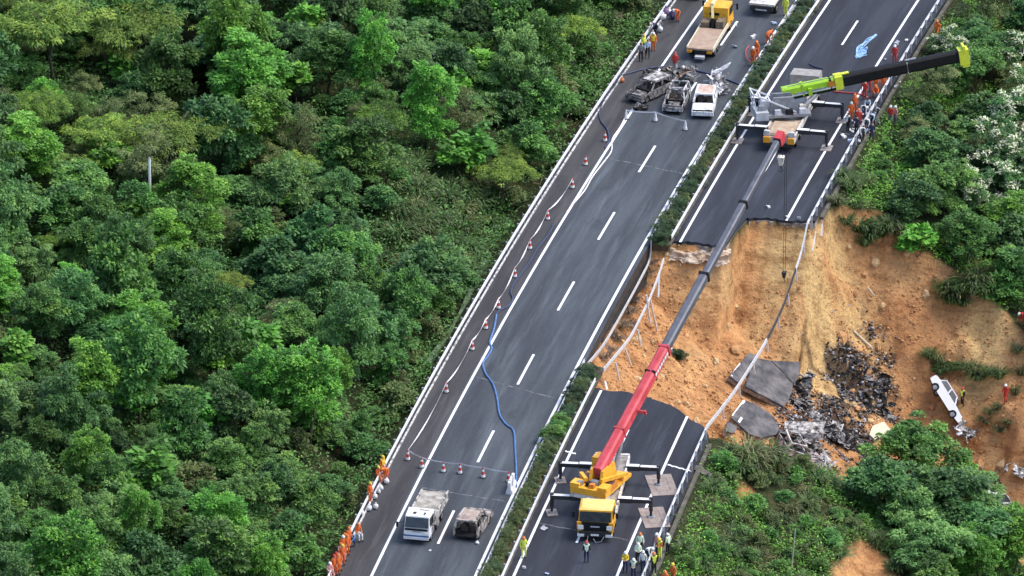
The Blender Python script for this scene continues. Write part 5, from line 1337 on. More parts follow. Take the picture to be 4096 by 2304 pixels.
# ------------------------------------------------------------------ cars and wrecks
def side_poly(L, H, belt, hood, cowl, rear, arch=0.36):
    f = L/2; wy = L*0.305
    P = [(f, 0.32), (f-0.02, 0.55), (f-0.10, hood-0.10), (f-0.25, hood), (cowl, belt-0.02), (-f+rear, belt+0.03), (-f+0.04, belt-0.06), (-f, 0.6), (-f+0.02, 0.36)]
    def arc(c, rev):
        pts = [(c+arch*math.cos(t), 0.30+arch*math.sin(t)) for t in np.linspace(0, math.pi, 7)]
        return pts[::-1] if rev else pts
    P += [(-wy-arch-0.05, 0.26)]+arc(-wy, True)+[(-wy+arch+0.05, 0.22), (wy-arch-0.05, 0.22)]+arc(wy, True)+[(wy+arch+0.05, 0.26)]
    return P
def car(name, loc, rz, label, L=4.4, W=1.78, H=1.55, belt=0.95, hood=0.82, cowl=0.75, rear=0.35, roof=(0.15, -1.9), body=None, roofm=None, burnt=True, hood_on=True, tail=True, seed=0, rot=None, sag=0.12, tyres=True, doors=(), pillar=0.07, roof_on=True):
    r = empty(name, loc, rz, label, 'car', rot=rot)
    body = body or M_burng; roofm = roofm or body; R = random.Random(seed)
    b = MB(); sp_ = side_poly(L, H, belt, hood, cowl, rear)
    for s in (-1, 1):
        x0, x1 = sorted((s*(W/2-0.06), s*W/2)); b.extr(sp_, x0, x1, 'x')
    f = L/2
    b.box(-W/2+0.06, W/2-0.06, f-0.14, f-0.02, 0.34, hood-0.12)
    if tail: b.box(-W/2+0.06, W/2-0.06, -f+0.02, -f+0.16, 0.38, belt-0.05)
    bo = b.build('body', body, r)
    MB().box(-W/2+0.06, W/2-0.06, -f+0.1, f-0.15, 0.28, 0.36).box(-W/2+0.07, W/2-0.07, cowl-0.06, cowl+0.06, 0.36, belt-0.06).build('floor', M_soot if burnt else M_blackm, r)
    if hood_on:
        MB().sheet((-W/2+0.05, cowl+0.02, belt-0.0), (W-0.1, 0, 0), (0, f-0.2-cowl, hood-belt+0.02), 5, 4, 0.025 if burnt else 0.004, 0.03, seed).build('hood', body, r)
    else:
        e = MB(); e.box(-0.45, 0.4, cowl+0.25, f-0.3, 0.4, 0.74); e.blob((0.15, cowl+0.6, 0.78), (0.25, 0.2, 0.12), seed); e.cyl((-0.5, cowl+0.3, 0.75), (0.5, cowl+0.35, 0.78), 0.06); e.bar((-W/2+0.1, f-0.16, hood), (W/2-0.1, f-0.14, hood), 0.08)
        e.build('engine', M_ash, r)
    if tail and rear > 0.6:
        MB().sheet((-W/2+0.05, -f+0.1, belt), (W-0.1, 0, 0), (0, rear-0.1, 0.04), 4, 3, 0.02, 0.03, seed+3).build('boot_lid', body, r)
    # greenhouse
    yf, yr = roof; xr = W/2-0.20
    def Rm(k): return Vector((R.uniform(-sag, sag)*0.4*k, 0, -abs(R.uniform(0, sag))*k)) if burnt else Vector((0, 0, 0))
    cs = {(s, e): Vector((s*xr, yf if e else yr, H-0.04))+Rm(1) for s in (-1, 1) for e in (0, 1)}
    if roof_on:
        o = (cs[(-1, 0)]+cs[(-1, 1)]+cs[(1, 0)]+cs[(1, 1)])/4
        mbr = MB(); mbr.sheet((-xr, yr, H-0.05), (2*xr, 0, 0), (0, yf-yr, 0), 6, 6, 0.045*burnt, 0.035, seed+1, warp=lambda u, v: 0.06*math.sin(math.pi*u)*math.sin(math.pi*v)-(sag*0.5 if burnt else 0)*u*v)
        mbr.build('roof', roofm, r)
    rail = MB()
    for s in (-1, 1): rail.bar(cs[(s, 0)], cs[(s, 1)], pillar*1.2)
    rail.bar(cs[(-1, 1)], cs[(1, 1)], pillar); rail.bar(cs[(-1, 0)], cs[(1, 0)], pillar)
    rail.build('roof_rail', body, r)
    for s in (-1, 1):
        for base, top in (((s*(W/2-0.04), cowl+0.05, belt-0.02), cs[(s, 1)]), ((s*(W/2-0.04), (cowl+yr)/2-0.05, belt), (cs[(s, 0)]+cs[(s, 1)])/2), ((s*(W/2-0.05), -f+rear*0.9, belt+0.02), cs[(s, 0)])):
            MB().bar(base, top, pillar, pillar*1.4).build('pillar', body, r)
    if burnt:
        st = MB()
        for x in (-0.38, 0.38):
            for y in (cowl-0.9, cowl-1.75):
                st.box(x-0.22, x+0.22, y-0.2, y+0.25, 0.36, 0.55); st.bar((x, y-0.2, 0.5), (x, y-0.35, 0.98), 0.4, 0.08)
        st.build('seat_frame', mat('burnt_seat', (0.16, 0.13, 0.11), 0.95, col2=(0.05, 0.045, 0.04), scale=7), r)
    else:
        glassq(r, [(-W/2+0.1, cowl+0.06, belt), (W/2-0.1, cowl+0.06, belt), (xr-0.03, yf+0.02, H-0.09), (-xr+0.03, yf+0.02, H-0.09)], 'windscreen')
        glassq(r, [(W/2-0.1, -f+rear*0.85, belt+0.03), (-W/2+0.1, -f+rear*0.85, belt+0.03), (-xr+0.03, yr-0.02, H-0.09), (xr-0.03, yr-0.02, H-0.09)], 'rear_window')
        for s in (-1, 1):
            q = [(s*(W/2-0.07), cowl-0.05, belt+0.02), (s*(W/2-0.07), -f+rear*1.1, belt+0.04), (s*(xr+0.0), yr+0.1, H-0.10), (s*(xr+0.0), yf-0.1, H-0.10)]
            glassq(r, q if s > 0 else [q[1], q[0], q[3], q[2]], 'side_window', th=0.02)
        for s in (-1, 1):
            MB().box(min(s*0.5, s*0.86), max(s*0.5, s*0.86), f-0.05, f+0.012, 0.58, 0.72).build('headlight', M_lamp, r)
            MB().box(min(s*0.6, s*0.86), max(s*0.6, s*0.86), -f-0.012, -f+0.05, 0.7, 0.85).build('tail_lamp', M_red, r)
    for s, y, ang in doors:
        M = Matrix.Translation((s*W/2, y, 0)) @ Matrix.Rotation(ang, 4, 'Z')
        d = MB(); d.extr([(-1.0, 0.3), (0, 0.3), (0, belt), (-0.95, belt)], -0.04, 0.04, 'x'); xf(d, M); do = d.build('door', body, r)
        d = MB(); d.bar((0, -0.02, belt), (-s*0.12, -0.35, H-0.12), 0.05); d.bar((-s*0.12, -0.35, H-0.12), (-s*0.12, -0.85, H-0.12), 0.05); d.bar((-s*0.12, -0.85, H-0.12), (0, -0.95, belt), 0.05); xf(d, M); d.build('window_frame', body, do)
    wy = L*0.305
    if tyres:
        for y in (wy, -wy):
            for s in (-1, 1): wheel(r, (s*(W/2-0.12), y, 0.30), 0.30, 0.2, burnt)
    return r
# the pale car whose tail shows behind the rescuers at the top
w_ = RW(-5.2, 6.3); car('parked_car', (w_.x, w_.y, 0), bend_ang(6), 'pale parked car on the hard shoulder beyond the rescuers', body=mat('pale_green_white', (0.62, 0.72, 0.66), 0.4, var=0.15), burnt=False)

def heap(name, loc, rz, label, cat, n_sheet, n_bar, n_lump, size, mats, seed, extra=None, wheels=0, group=None, conform=False):
    "mangled wreck: torn panels, bent frame members, lumps of engine and loose wheels, each its own part"
    r = empty(name, loc, rz, label, cat, group); R = random.Random(seed); sx, sy, sz = size
    U = lambda k: R.uniform(-k, k)
    cz_, sz_ = math.cos(rz), math.sin(rz); g0 = ground(loc[0], loc[1])
    def lift(x, y): return (ground(loc[0]+x*cz_-y*sz_, loc[1]+x*sz_+y*cz_)-g0) if conform else 0.0
    for i in range(n_lump):
        mb = MB(); bx0, by0 = U(sx*0.7), U(sy*0.7); mb.blob((bx0, by0, lift(bx0, by0)+R.uniform(0.05, sz*0.45)), (R.uniform(.15, .42), R.uniform(.15, .42), R.uniform(.1, .28)), seed+i, 0.35); mb.build('burnt_lump', R.choice(mats[1]), r)
    for i in range(n_sheet):
        mb = MB(); o = Vector((U(sx*0.75), U(sy*0.75), R.uniform(0.15, sz*0.8))); o.z += lift(o.x, o.y)
        a = R.uniform(0, 6.28); e = Vector((math.cos(a), math.sin(a), U(0.6)))*R.uniform(0.5, 1.2); t = a+1.57+U(0.5); q = Vector((math.cos(t), math.sin(t), U(0.9)))*R.uniform(0.4, 1.0)
        mb.sheet(o-e/2-q/2, e, q, 5, 4, 0.10, 0.02, seed*7+i); mb.build('torn_panel', R.choice(mats[0]), r)
    for i in range(n_bar):
        a = R.uniform(0, 6.28); o = Vector((U(sx*0.8), U(sy*0.8), R.uniform(0.1, sz))); o.z += lift(o.x, o.y); e = Vector((math.cos(a), math.sin(a), U(0.7)))*R.uniform(0.4, 1.1)
        k = Vector((U(.25), U(.25), U(.25))); mb = MB(); mb.tube([o-e/2, o-e*0.1+k, o+e/2], R.uniform(0.025, 0.06), 5); mb.build('bent_bar', R.choice(mats[0]), r)
    for i in range(wheels):
        wheel(r, (U(sx), U(sy), 0.3), 0.32, 0.2, True, rot=(U(0.6), U(0.6), R.uniform(0, 6.28)))
    return r
def gz(p): return Vector((p.x, p.y, 0))
car('burnt_car', gz(on_z(2598, 385)), heading(-95, 45), 'burnt out black and silver car with its door open beside the fallen wheels', L=4.5, W=1.8, H=1.62, body=M_burng, roofm=mat('ash_roof', (0.58, 0.57, 0.57), 0.85, col2=(0.12, 0.11, 0.105), scale=1.8, lo=0.42, hi=0.58), hood_on=False, seed=3, doors=((1, 0.75, -0.9),), rear=0.3, pillar=0.10)
car('burnt_car', gz(on_z(2706, 425)), heading(-38, 72), 'burnt out car reduced to a pale empty window frame', L=4.2, W=1.72, H=1.70, body=mat('ash_frame', (0.55, 0.54, 0.55), 0.85, col2=(0.08, 0.075, 0.075), scale=2.4, lo=0.44, hi=0.56), hood_on=False, seed=5, roof_on=False, rear=0.25, pillar=0.10, doors=((-1, 0.7, 0.5),))
car('burnt_car', gz(on_z(2818, 440)), heading(-22, 80), 'burnt white car with pinkish scorched roof and intact bonnet', L=4.5, W=1.82, H=1.58, body=mat('white_scorched', (0.76, 0.78, 0.78), 0.6, col2=(0.34, 0.33, 0.32), scale=2.2, lo=0.36, hi=0.5), roofm=mat('pinkish_roof', (0.66, 0.52, 0.44), 0.8, col2=(0.42, 0.30, 0.24), scale=1.5), seed=8, rear=0.3, sag=0.08, pillar=0.13)
car('burnt_car', gz(on_z(1893, 2118)), heading(58, -80), 'burnt out rusty estate car with open tailgate beside the light truck', L=4.4, W=1.85, H=1.66, body=mat('sooty_tan', (0.44, 0.40, 0.37), 0.85, col2=(0.075, 0.066, 0.062), scale=2.2, lo=0.42, hi=0.58, bump=0.3), roofm=mat('rusty_roof', (0.46, 0.38, 0.32), 0.85, col2=(0.24, 0.19, 0.165), scale=1.4), tail=False, seed=11, rear=0.2, doors=((1, 0.7, -0.7),), pillar=0.13)
bits = [M_ash, M_soot, M_burng]
heap('burnt_wreck', gz(on_z(2712, 322)), 0.3, 'collapsed burnt wreck piled up behind the two nearest burnt cars', 'wreck', 14, 12, 9, (1.9, 1.8, 1.4), ([M_burnr, M_burnw, M_burng, M_ash], [M_ash, M_soot, M_burnr]), 21, wheels=2)
heap('burnt_wreck', gz(on_z(2625, 310)), 0.3, 'low black heap of burnt car remains beside the painted edge line', 'wreck', 6, 10, 8, (1.3, 0.9, 0.7), ([M_soot, M_burng, M_ash], [M_soot, M_soot, M_ash]), 22)
hw = heap('burnt_wreck', gz(on_z(2868, 362)), 0.2, 'twisted silver wreck with upright bent panels beside the median hedge', 'wreck', 10, 14, 7, (1.0, 2.2, 1.3), ([mat('silver_panel', (0.64, 0.65, 0.69), 0.5, 0.2, col2=(0.36, 0.36, 0.4), scale=2), M_burng, M_burng], [M_soot, M_ash]), 23, wheels=2)
for i, (o, e, q) in enumerate((((-0.6, 0.9, 0.9), (1.5, 0.9, 0.5), (0.3, 0.5, 0.35)), ((-0.5, -1.6, 0.5), (0.5, 2.2, 0.8), (0.4, 0.0, 0.15)), ((-0.7, -0.6, 0.3), (0.2, 1.8, 0.9), (0.12, 0, 0.3)), ((0.2, -1.8, 0.4), (0.6, 0.9, 0.2), (-0.4, 0.2, 0.5)))):
    MB().sheet(o, e, q, 7, 4, 0.06, 0.03, 40+i).build('torn_panel', MATS['silver_panel'], hw)
hw = heap('wheel_wreckage', gz(on_z(2558, 438)), 0.0, 'burnt wheel and wire lying in front of the black burnt car', 'wreck', 1, 5, 1, (0.5, 0.35, 0.3), ([M_burng, M_soot], [M_soot]), 24)
wheel(hw, (-0.25, 0, 0.2), 0.34, 0.2, True, rot=(0.2, 1.35, 0.4)); wheel(hw, (0.45, 0.1, 0.16), 0.3, 0.2, True, rot=(0.1, 1.45, 1.0))

# ---- fallen pieces of carriageway
def broken_slab(label, px, zoff=0.5, lines=(), th=0.32, name='asphalt_slab', m=None):
    "slab of asphalt lying on the slide; corners are picked on the tilted plane through three ground points"
    pts = [hit(a, b) for a, b in px]
    c = sum(pts, Vector())/len(pts)
    A_ = np.array([[p.x, p.y, 1] for p in pts]); zz = np.array([p.z for p in pts]); k = np.linalg.lstsq(A_, zz, rcond=None)[0]
    k[2] += zoff
    def onp(a, b):
        d = ray(a, b); t = (k[0]*CAM[0]+k[1]*CAM[1]+k[2]-CAM[2])/(d[2]-k[0]*d[0]-k[1]*d[1]); return Vector(CAM+t*d)
    P = [onp(a, b)-c for a, b in px]; nrm = Vector((-k[0], -k[1], 1)).normalized(); n = len(P)
    # ragged outline
    Q = []
    R = random.Random(len(label))
    for a, b in zip(P, P[1:]+P[:1]):
        m_ = max(2, int((b-a).length/0.5))
        for i in range(m_):
            t = i/m_; q = a.lerp(b, t); Q.append(q+(Vector((R.uniform(-.07, .07), R.uniform(-.07, .07), 0)) if i else Vector()))
    n = len(Q); mb = MB()
    mb.add([tuple(q) for q in Q]+[tuple(q-nrm*th*0.45) for q in Q], [tuple(range(n))]+[(i, i+n, (i+1)%n+n, (i+1)%n) for i in range(n)]+[tuple(range(n, 2*n))[::-1]])
    if mb.f and Vector(nrm).z > 0:
        # make the top face look up
        f = mb.f[0]; a, b, d = (Vector(mb.v[f[0]]), Vector(mb.v[f[n//3]]), Vector(mb.v[f[2*n//3]]))
        if (b-a).cross(d-a).dot(nrm) < 0: mb.f = [tuple(reversed(q)) for q in mb.f]
    r = mb.build(name, m or mat('slab_asphalt', (0.19, 0.18, 0.18), 0.8, col2=(0.045, 0.046, 0.053), scale=0.7, bump=0.3, lo=0.40, hi=0.72), None); r.location = c; tag(r, label, 'slab')
    b2 = MB(); Q2 = [q*0.985-nrm*th*0.46 for q in Q]
    b2.add([tuple(q) for q in Q2]+[tuple(q-nrm*th) for q in Q2], [tuple(range(n))]+[(i, i+n, (i+1)%n+n, (i+1)%n) for i in range(n)]+[tuple(range(n, 2*n))[::-1]])
    b2.build('road_base', M_base, r)
    for a, b in lines:
        A2 = onp(*a)-c; B2 = onp(*b)-c; l = MB(); l.bar(A2+nrm*0.01, B2+nrm*0.01, 0.2, 0.012, up=nrm); l.build('painted_line', M_paint, r)
    return r
z5 = lambda x, y: (2796+x/2.862, 1350+y/2.862)
broken_slab('largest fallen asphalt slab, its cracked face tilted under the hanging outer rail', [z5(640, 230), z5(815, 262), z5(1080, 530), z5(1060, 640), z5(975, 790), z5(530, 560)], 0.9)
broken_slab('wedge of asphalt lying against the largest fallen slab', [z5(825, 262), z5(1160, 280), z5(1140, 440), z5(1090, 528)], 0.95)
broken_slab('narrow fallen asphalt slab with a white edge line behind the hanging rail', [z5(585, 175), z5(690, 215), z5(455, 520), z5(345, 440)], 0.7, [(z5(475, 300), z5(372, 440))])
broken_slab('rounded fallen asphalt slab with one white lane line across it', [z5(520, 715), z5(640, 755), z5(830, 880), z5(915, 1030), z5(880, 1110), z5(720, 1145), z5(600, 1115), z5(365, 915)], 0.7, [(z5(600, 750), z5(455, 970)), (z5(520, 722), z5(385, 900))])
broken_slab('small broken slab corner below the hanging outer rail', [z5(330, 960), z5(440, 1020), z5(400, 1090), z5(300, 1075)], 0.5)
broken_slab('pale concrete slab lying at the foot of the slide behind the big leafy tree', [z5(1990, 1010), z5(2120, 960), z5(2200, 1060), z5(2010, 1165), z5(1950, 1110)], 0.35, m=mat('pale_concrete', (0.66, 0.58, 0.44), 0.9, var=0.2))

# ---- wrecks on the slide
def on_slide(x, y, up=0.0):
    p = hit(x, y); return Vector((p.x, p.y, p.z+up))
hw = heap('crushed_wreck', on_slide(*z5(1200, 640)), 0.4, 'crushed silver wreck standing on end against the largest fallen slab', 'wreck', 9, 14, 5, (0.9, 1.2, 2.0), ([M_burnw, M_burng, M_soot], [M_soot, M_ash]), 31, wheels=1)
heap('crushed_wreck', on_slide(*z5(1160, 790)), 0.1, 'flattened black wreck at the low corner of the largest fallen slab', 'wreck', 7, 8, 4, (1.1, 0.7, 0.6), ([M_burng, M_soot, M_burnw], [M_soot]), 32)
r = heap('crushed_wreck', on_slide(*z5(1190, 1130)), 0.2, 'charred barrel shaped car body among the burnt debris', 'wreck', 5, 6, 3, (1.4, 0.8, 0.8), ([M_burnw, M_burng], [M_soot, M_ash]), 33, wheels=1)
mb = MB(); mb.sheet((-1.6, -0.9, 0.55), (3.2, 0.2, -0.1), (0.1, 0.9, 0.75), 9, 6, 0.07, 0.05, 91); mb.sheet((-1.6, -0.9, 0.05), (3.2, 0.2, 0.0), (0, 0.02, 0.6), 9, 3, 0.07, 0.05, 92); mb.build('car_shell', M_burnw, r)
car('crushed_car', on_slide(*z5(980, 1270), 0.0), 0, 'pale burnt car frame lying tilted below the rounded slab', body=M_burnw, seed=44, rot=(0.1, 0.45, heading(-40, -50)), hood_on=False, roof_on=False, pillar=0.11, sag=0.3)
heap('debris_heap', on_slide(*z5(1270, 1390)), 0.6, 'heap of pinkish grey ash and scrap spilling towards the tuft of tall grass', 'debris', 24, 22, 20, (1.6, 2.6, 0.55), ([M_burnw, M_ash, mat('pinkish_scrap', (0.58, 0.50, 0.49), 0.8, col2=(0.25, 0.19, 0.19), scale=4)], [M_ash, M_burng, M_soot]), 34, conform=True)
heap('debris_heap', on_slide(*z5(1680, 1150)), 0.2, 'black burnt debris at the foot of the slide beside the pale concrete slab', 'debris', 36, 36, 30, (2.2, 2.8, 0.6), ([M_soot, M_burng, M_ash], [M_soot, M_ash, M_soot]), 35, conform=True)
heap('debris_heap', on_slide(*z5(1880, 700)), 0.2, 'widest patch of grey and black burnt debris spread over the orange slope', 'debris', 70, 60, 50, (2.8, 2.7, 0.4), ([M_ash, M_burng, M_soot, M_soot], [M_soot, M_ash, M_soot]), 36, conform=True)
heap('debris_heap', on_slide(*z5(2110, 820)), 0.2, 'small burnt scraps at the lower end of the widest debris patch', 'debris', 6, 8, 6, (1.2, 1.4, 0.4), ([M_ash, M_burng, M_soot], [M_soot]), 37, conform=True)
heap('debris_heap', on_slide(*z5(1430, 1000)), 0.2, 'scattered burnt scraps between the barrel shaped wreck and the black debris', 'debris', 18, 20, 18, (1.8, 3.0, 0.45), ([M_burnw, M_burng, M_soot], [M_soot, M_ash]), 38, conform=True)
# white car lying on its side
p = on_slide(3795, 1640)
W_ = car('overturned_car', p+Vector((0.0, 0.0, 0.75)), 0, 'clean white car lying on its side on the orange slope', L=4.5, W=1.78, H=1.45, body=mat('clean_white', (0.86, 0.87, 0.88), 0.35, var=0.06), burnt=False, rot=None, rear=0.7, roof=(0.25, -1.35))
nC = Vector(-_fw*1.0+np.array([0, 0, 0.55])).normalized()
fC = Vector(_rt*62-_up*118); fC = (fC-nC*fC.dot(nC)).normalized()
uC = nC.cross(fC)
if uC.dot(Vector(_rt)) < 0: nC, sgn = nC, -1
else: sgn = 1
# tip the roof a little towards the open side so that the windows show
sgn_roll = 1 if sgn > 0 else -1
Mc = Matrix((nC*sgn, fC, (nC*sgn).cross(fC))).transposed().to_4x4(); Mc.translation = p+Vector((0, 0, 0.75))-(nC*sgn).cross(fC)*0.7
W_.matrix_world = Mc @ Matrix.Rotation(math.radians(10)*sgn_roll, 4, 'Y')
heap('crushed_wreck', on_slide(3862, 1740), 0.3, 'pale crumpled wreck just below the overturned white car', 'wreck', 14, 14, 5, (0.9, 1.8, 0.9), ([M_burnw, M_lgrey, M_white, M_burng], [M_soot, M_ash]), 51, wheels=1)
heap('crushed_wreck', on_slide(3945, 1925), 0.3, 'flattened silver wreck half hidden behind the trees at the slide foot', 'wreck', 12, 12, 5, (1.2, 1.5, 0.9), ([M_burnw, M_lgrey, M_burng, M_gunm], [M_soot]), 52, wheels=1)
car('crushed_car', on_slide(3985, 2045), 0, 'white car with its roof showing among the trees below the wrecks', body=MATS['clean_white'], roofm=MATS['clean_white'], burnt=False, rot=(0.1, -0.15, heading(60, 40)), H=1.5)
r = heap('crushed_wreck', on_slide(4078, 1900), 0.3, 'blue grey crushed wreck lying alone on the soil', 'wreck', 8, 8, 4, (1.0, 1.2, 0.7), ([mat('blue_grey', (0.33, 0.38, 0.48), 0.6, 0.1, col2=(0.12, 0.13, 0.16), scale=3), M_lgrey, M_burnw], [M_soot]), 53)
# boulders and clods on the slide
M_clod = mat('orange_clod', (0.55, 0.32, 0.15), 0.95, col2=(0.42, 0.21, 0.09), scale=2.5, bump=0.6, bscale=8)
M_clod2 = mat('pale_clod', (0.64, 0.47, 0.26), 0.95, col2=(0.48, 0.32, 0.16), scale=2.5, bump=0.6, bscale=8)
CL = [MB().blob((0, 0, 0), (0.5, 0.42, 0.34), 60+i, 0.32, 7, 5).mesh('clod', m) for i in range(4) for m in (M_clod, M_clod2)]
g = np.random.default_rng(77); cnt = 0
Xc = 4.5+g.random(5000)*44; Yc = -88+g.random(5000)*54
md = slide_mask(Xc, Yc); zz = terrain(Xc, Yc)
for X, Y, mk, z in zip(Xc, Yc, md, zz):
    if mk < 0.4 or cnt >= 220: continue
    dens = float(vnoise(np.array([X*0.22+5]), np.array([Y*0.22]))[0])
    if dens < -0.05: continue
    w = RW(X, Y, z); a, b = proj(w)
    if not (2350 < a < 4120 and 850 < b < 2100): continue
    s = float(np.clip(abs(g.normal())*0.38+0.18, 0.18, 1.2))
    o = link('clod', CL[int(g.integers(len(CL)))], None, (w.x, w.y, w.z+0.05*s), (g.random()*3, g.random()*3, g.random()*6), s)
    tag(o, ('small' if s < 0.5 else 'large')+' clod of loose soil lying on the orange landslide', 'clod', ('small' if s < 0.5 else 'large')+' clods on the landslide'); cnt += 1
# finer crumbs: far too many to count
Xc = 4.2+g.random(90000)*46; Yc = -88+g.random(90000)*54; ok = (slide_mask(Xc, Yc) > 0.1) & (vnoise(Xc*0.35+2, Yc*0.35) > -0.12)
Xc, Yc = Xc[ok][:15000], Yc[ok][:15000]; zz = terrain(Xc, Yc); n = len(Xc)
s = 0.04+0.17*g.random(n)**3
base = np.array([(1, 0, 0), (0, 1, 0), (-1, 0, 0), (0, -1, 0), (0, 0, 0.8), (0, 0, -0.8)])
rot = g.normal(size=(n, 3, 3)); rot = np.linalg.qr(rot)[0]
loc_ = np.einsum('nij,kj->nki', rot, base)*(0.7+0.6*g.random((n, 6, 1)))*np.array([1, 1, 0.75])
V_ = np.stack([Xc+bend(Yc), Yc, zz+0.02], -1)[:, None, :]+loc_*s[:, None, None]
F_ = (np.arange(n)[:, None, None]*6+np.array([[0, 1, 4], [1, 2, 4], [2, 3, 4], [3, 0, 4], [1, 0, 5], [2, 1, 5], [3, 2, 5], [0, 3, 5]])[None]).reshape(-1, 3)
tag(link('soil_crumbs', np_mesh('soil_crumbs', V_.reshape(-1, 3), F_, M_clod, k=3)), 'crumbled orange soil and gravel strewn over the landslide', 'soil', kind='stuff')

# ash and charred crumbs over the burnt ground
fb = np.flatnonzero(burnt.ravel() > 0.25); pick = g.choice(fb, 5000); n = len(pick)
xy = np.stack([GX.ravel()[pick], GY.ravel()[pick]], -1)+g.normal(size=(n, 2))*0.25
zz = terrain(xy[:, 0], xy[:, 1]); sb = 0.04+0.16*g.random(n)**2
rot = np.linalg.qr(g.normal(size=(n, 3, 3)))[0]
loc_ = np.einsum('nij,kj->nki', rot, base)*(0.5+g.random((n, 6, 1)))*np.array([1, 1, 0.7])
V_ = np.stack([xy[:, 0]+bend(xy[:, 1]), xy[:, 1], zz+0.04], -1)[:, None, :]+loc_*sb[:, None, None]
F_ = (np.arange(n)[:, None, None]*6+np.array([[0, 1, 4], [1, 2, 4], [2, 3, 4], [3, 0, 4], [1, 0, 5], [2, 1, 5], [3, 2, 5], [0, 3, 5]])[None]).reshape(-1, 3)
mc = np_mesh('charred_crumbs', V_.reshape(-1, 3), F_, [M_soot, M_ash, M_lgrey], k=3)
mc.polygons.foreach_set('material_index', np.repeat(g.choice(3, n, p=[0.55, 0.36, 0.09]), 8).astype(np.int32))
tag(link('charred_crumbs', mc), 'charred crumbs and ash strewn around the burnt wrecks on the slide', 'ash', kind='stuff')
# ------------------------------------------------------------------ people
M_skin = mat('skin', (0.52, 0.33, 0.24), 0.6, var=0.1)
M_hair = mat('hair', (0.02, 0.018, 0.016), 0.6)
M_eye = mat('eye', (0.02, 0.015, 0.012), 0.4)
def cloth(n, c): return mat('cloth_'+n, c, 0.85, var=0.25, scale=6, bump=0.3, bscale=12)
CL_ = {'orange': cloth('orange', (0.80, 0.17, 0.035)), 'red': cloth('red', (0.62, 0.05, 0.035)), 'hivis': cloth('hivis', (0.78, 0.86, 0.10)), 'yellow': cloth('yellow', (0.85, 0.62, 0.05)),
       'white': cloth('white', (0.80, 0.81, 0.80)), 'black': cloth('black', (0.018, 0.018, 0.022)), 'navy': cloth('navy', (0.025, 0.035, 0.09)), 'blue': cloth('blue', (0.10, 0.30, 0.66)),
       'tan': cloth('tan', (0.45, 0.34, 0.22)), 'pink': cloth('pink', (0.72, 0.34, 0.33)), 'lblue': cloth('lblue', (0.48, 0.62, 0.76)), 'mint': cloth('mint', (0.74, 0.88, 0.66)), 'grey': cloth('grey', (0.2, 0.2, 0.22))}
HM = {'white': M_lamp, 'yellow': mat('helmet_yellow', (0.85, 0.60, 0.06), 0.4, var=0.1), 'orange': mat('helmet_orange', (0.80, 0.22, 0.04), 0.4, var=0.1), 'red': mat('helmet_red', (0.62, 0.05, 0.04), 0.4, var=0.1)}

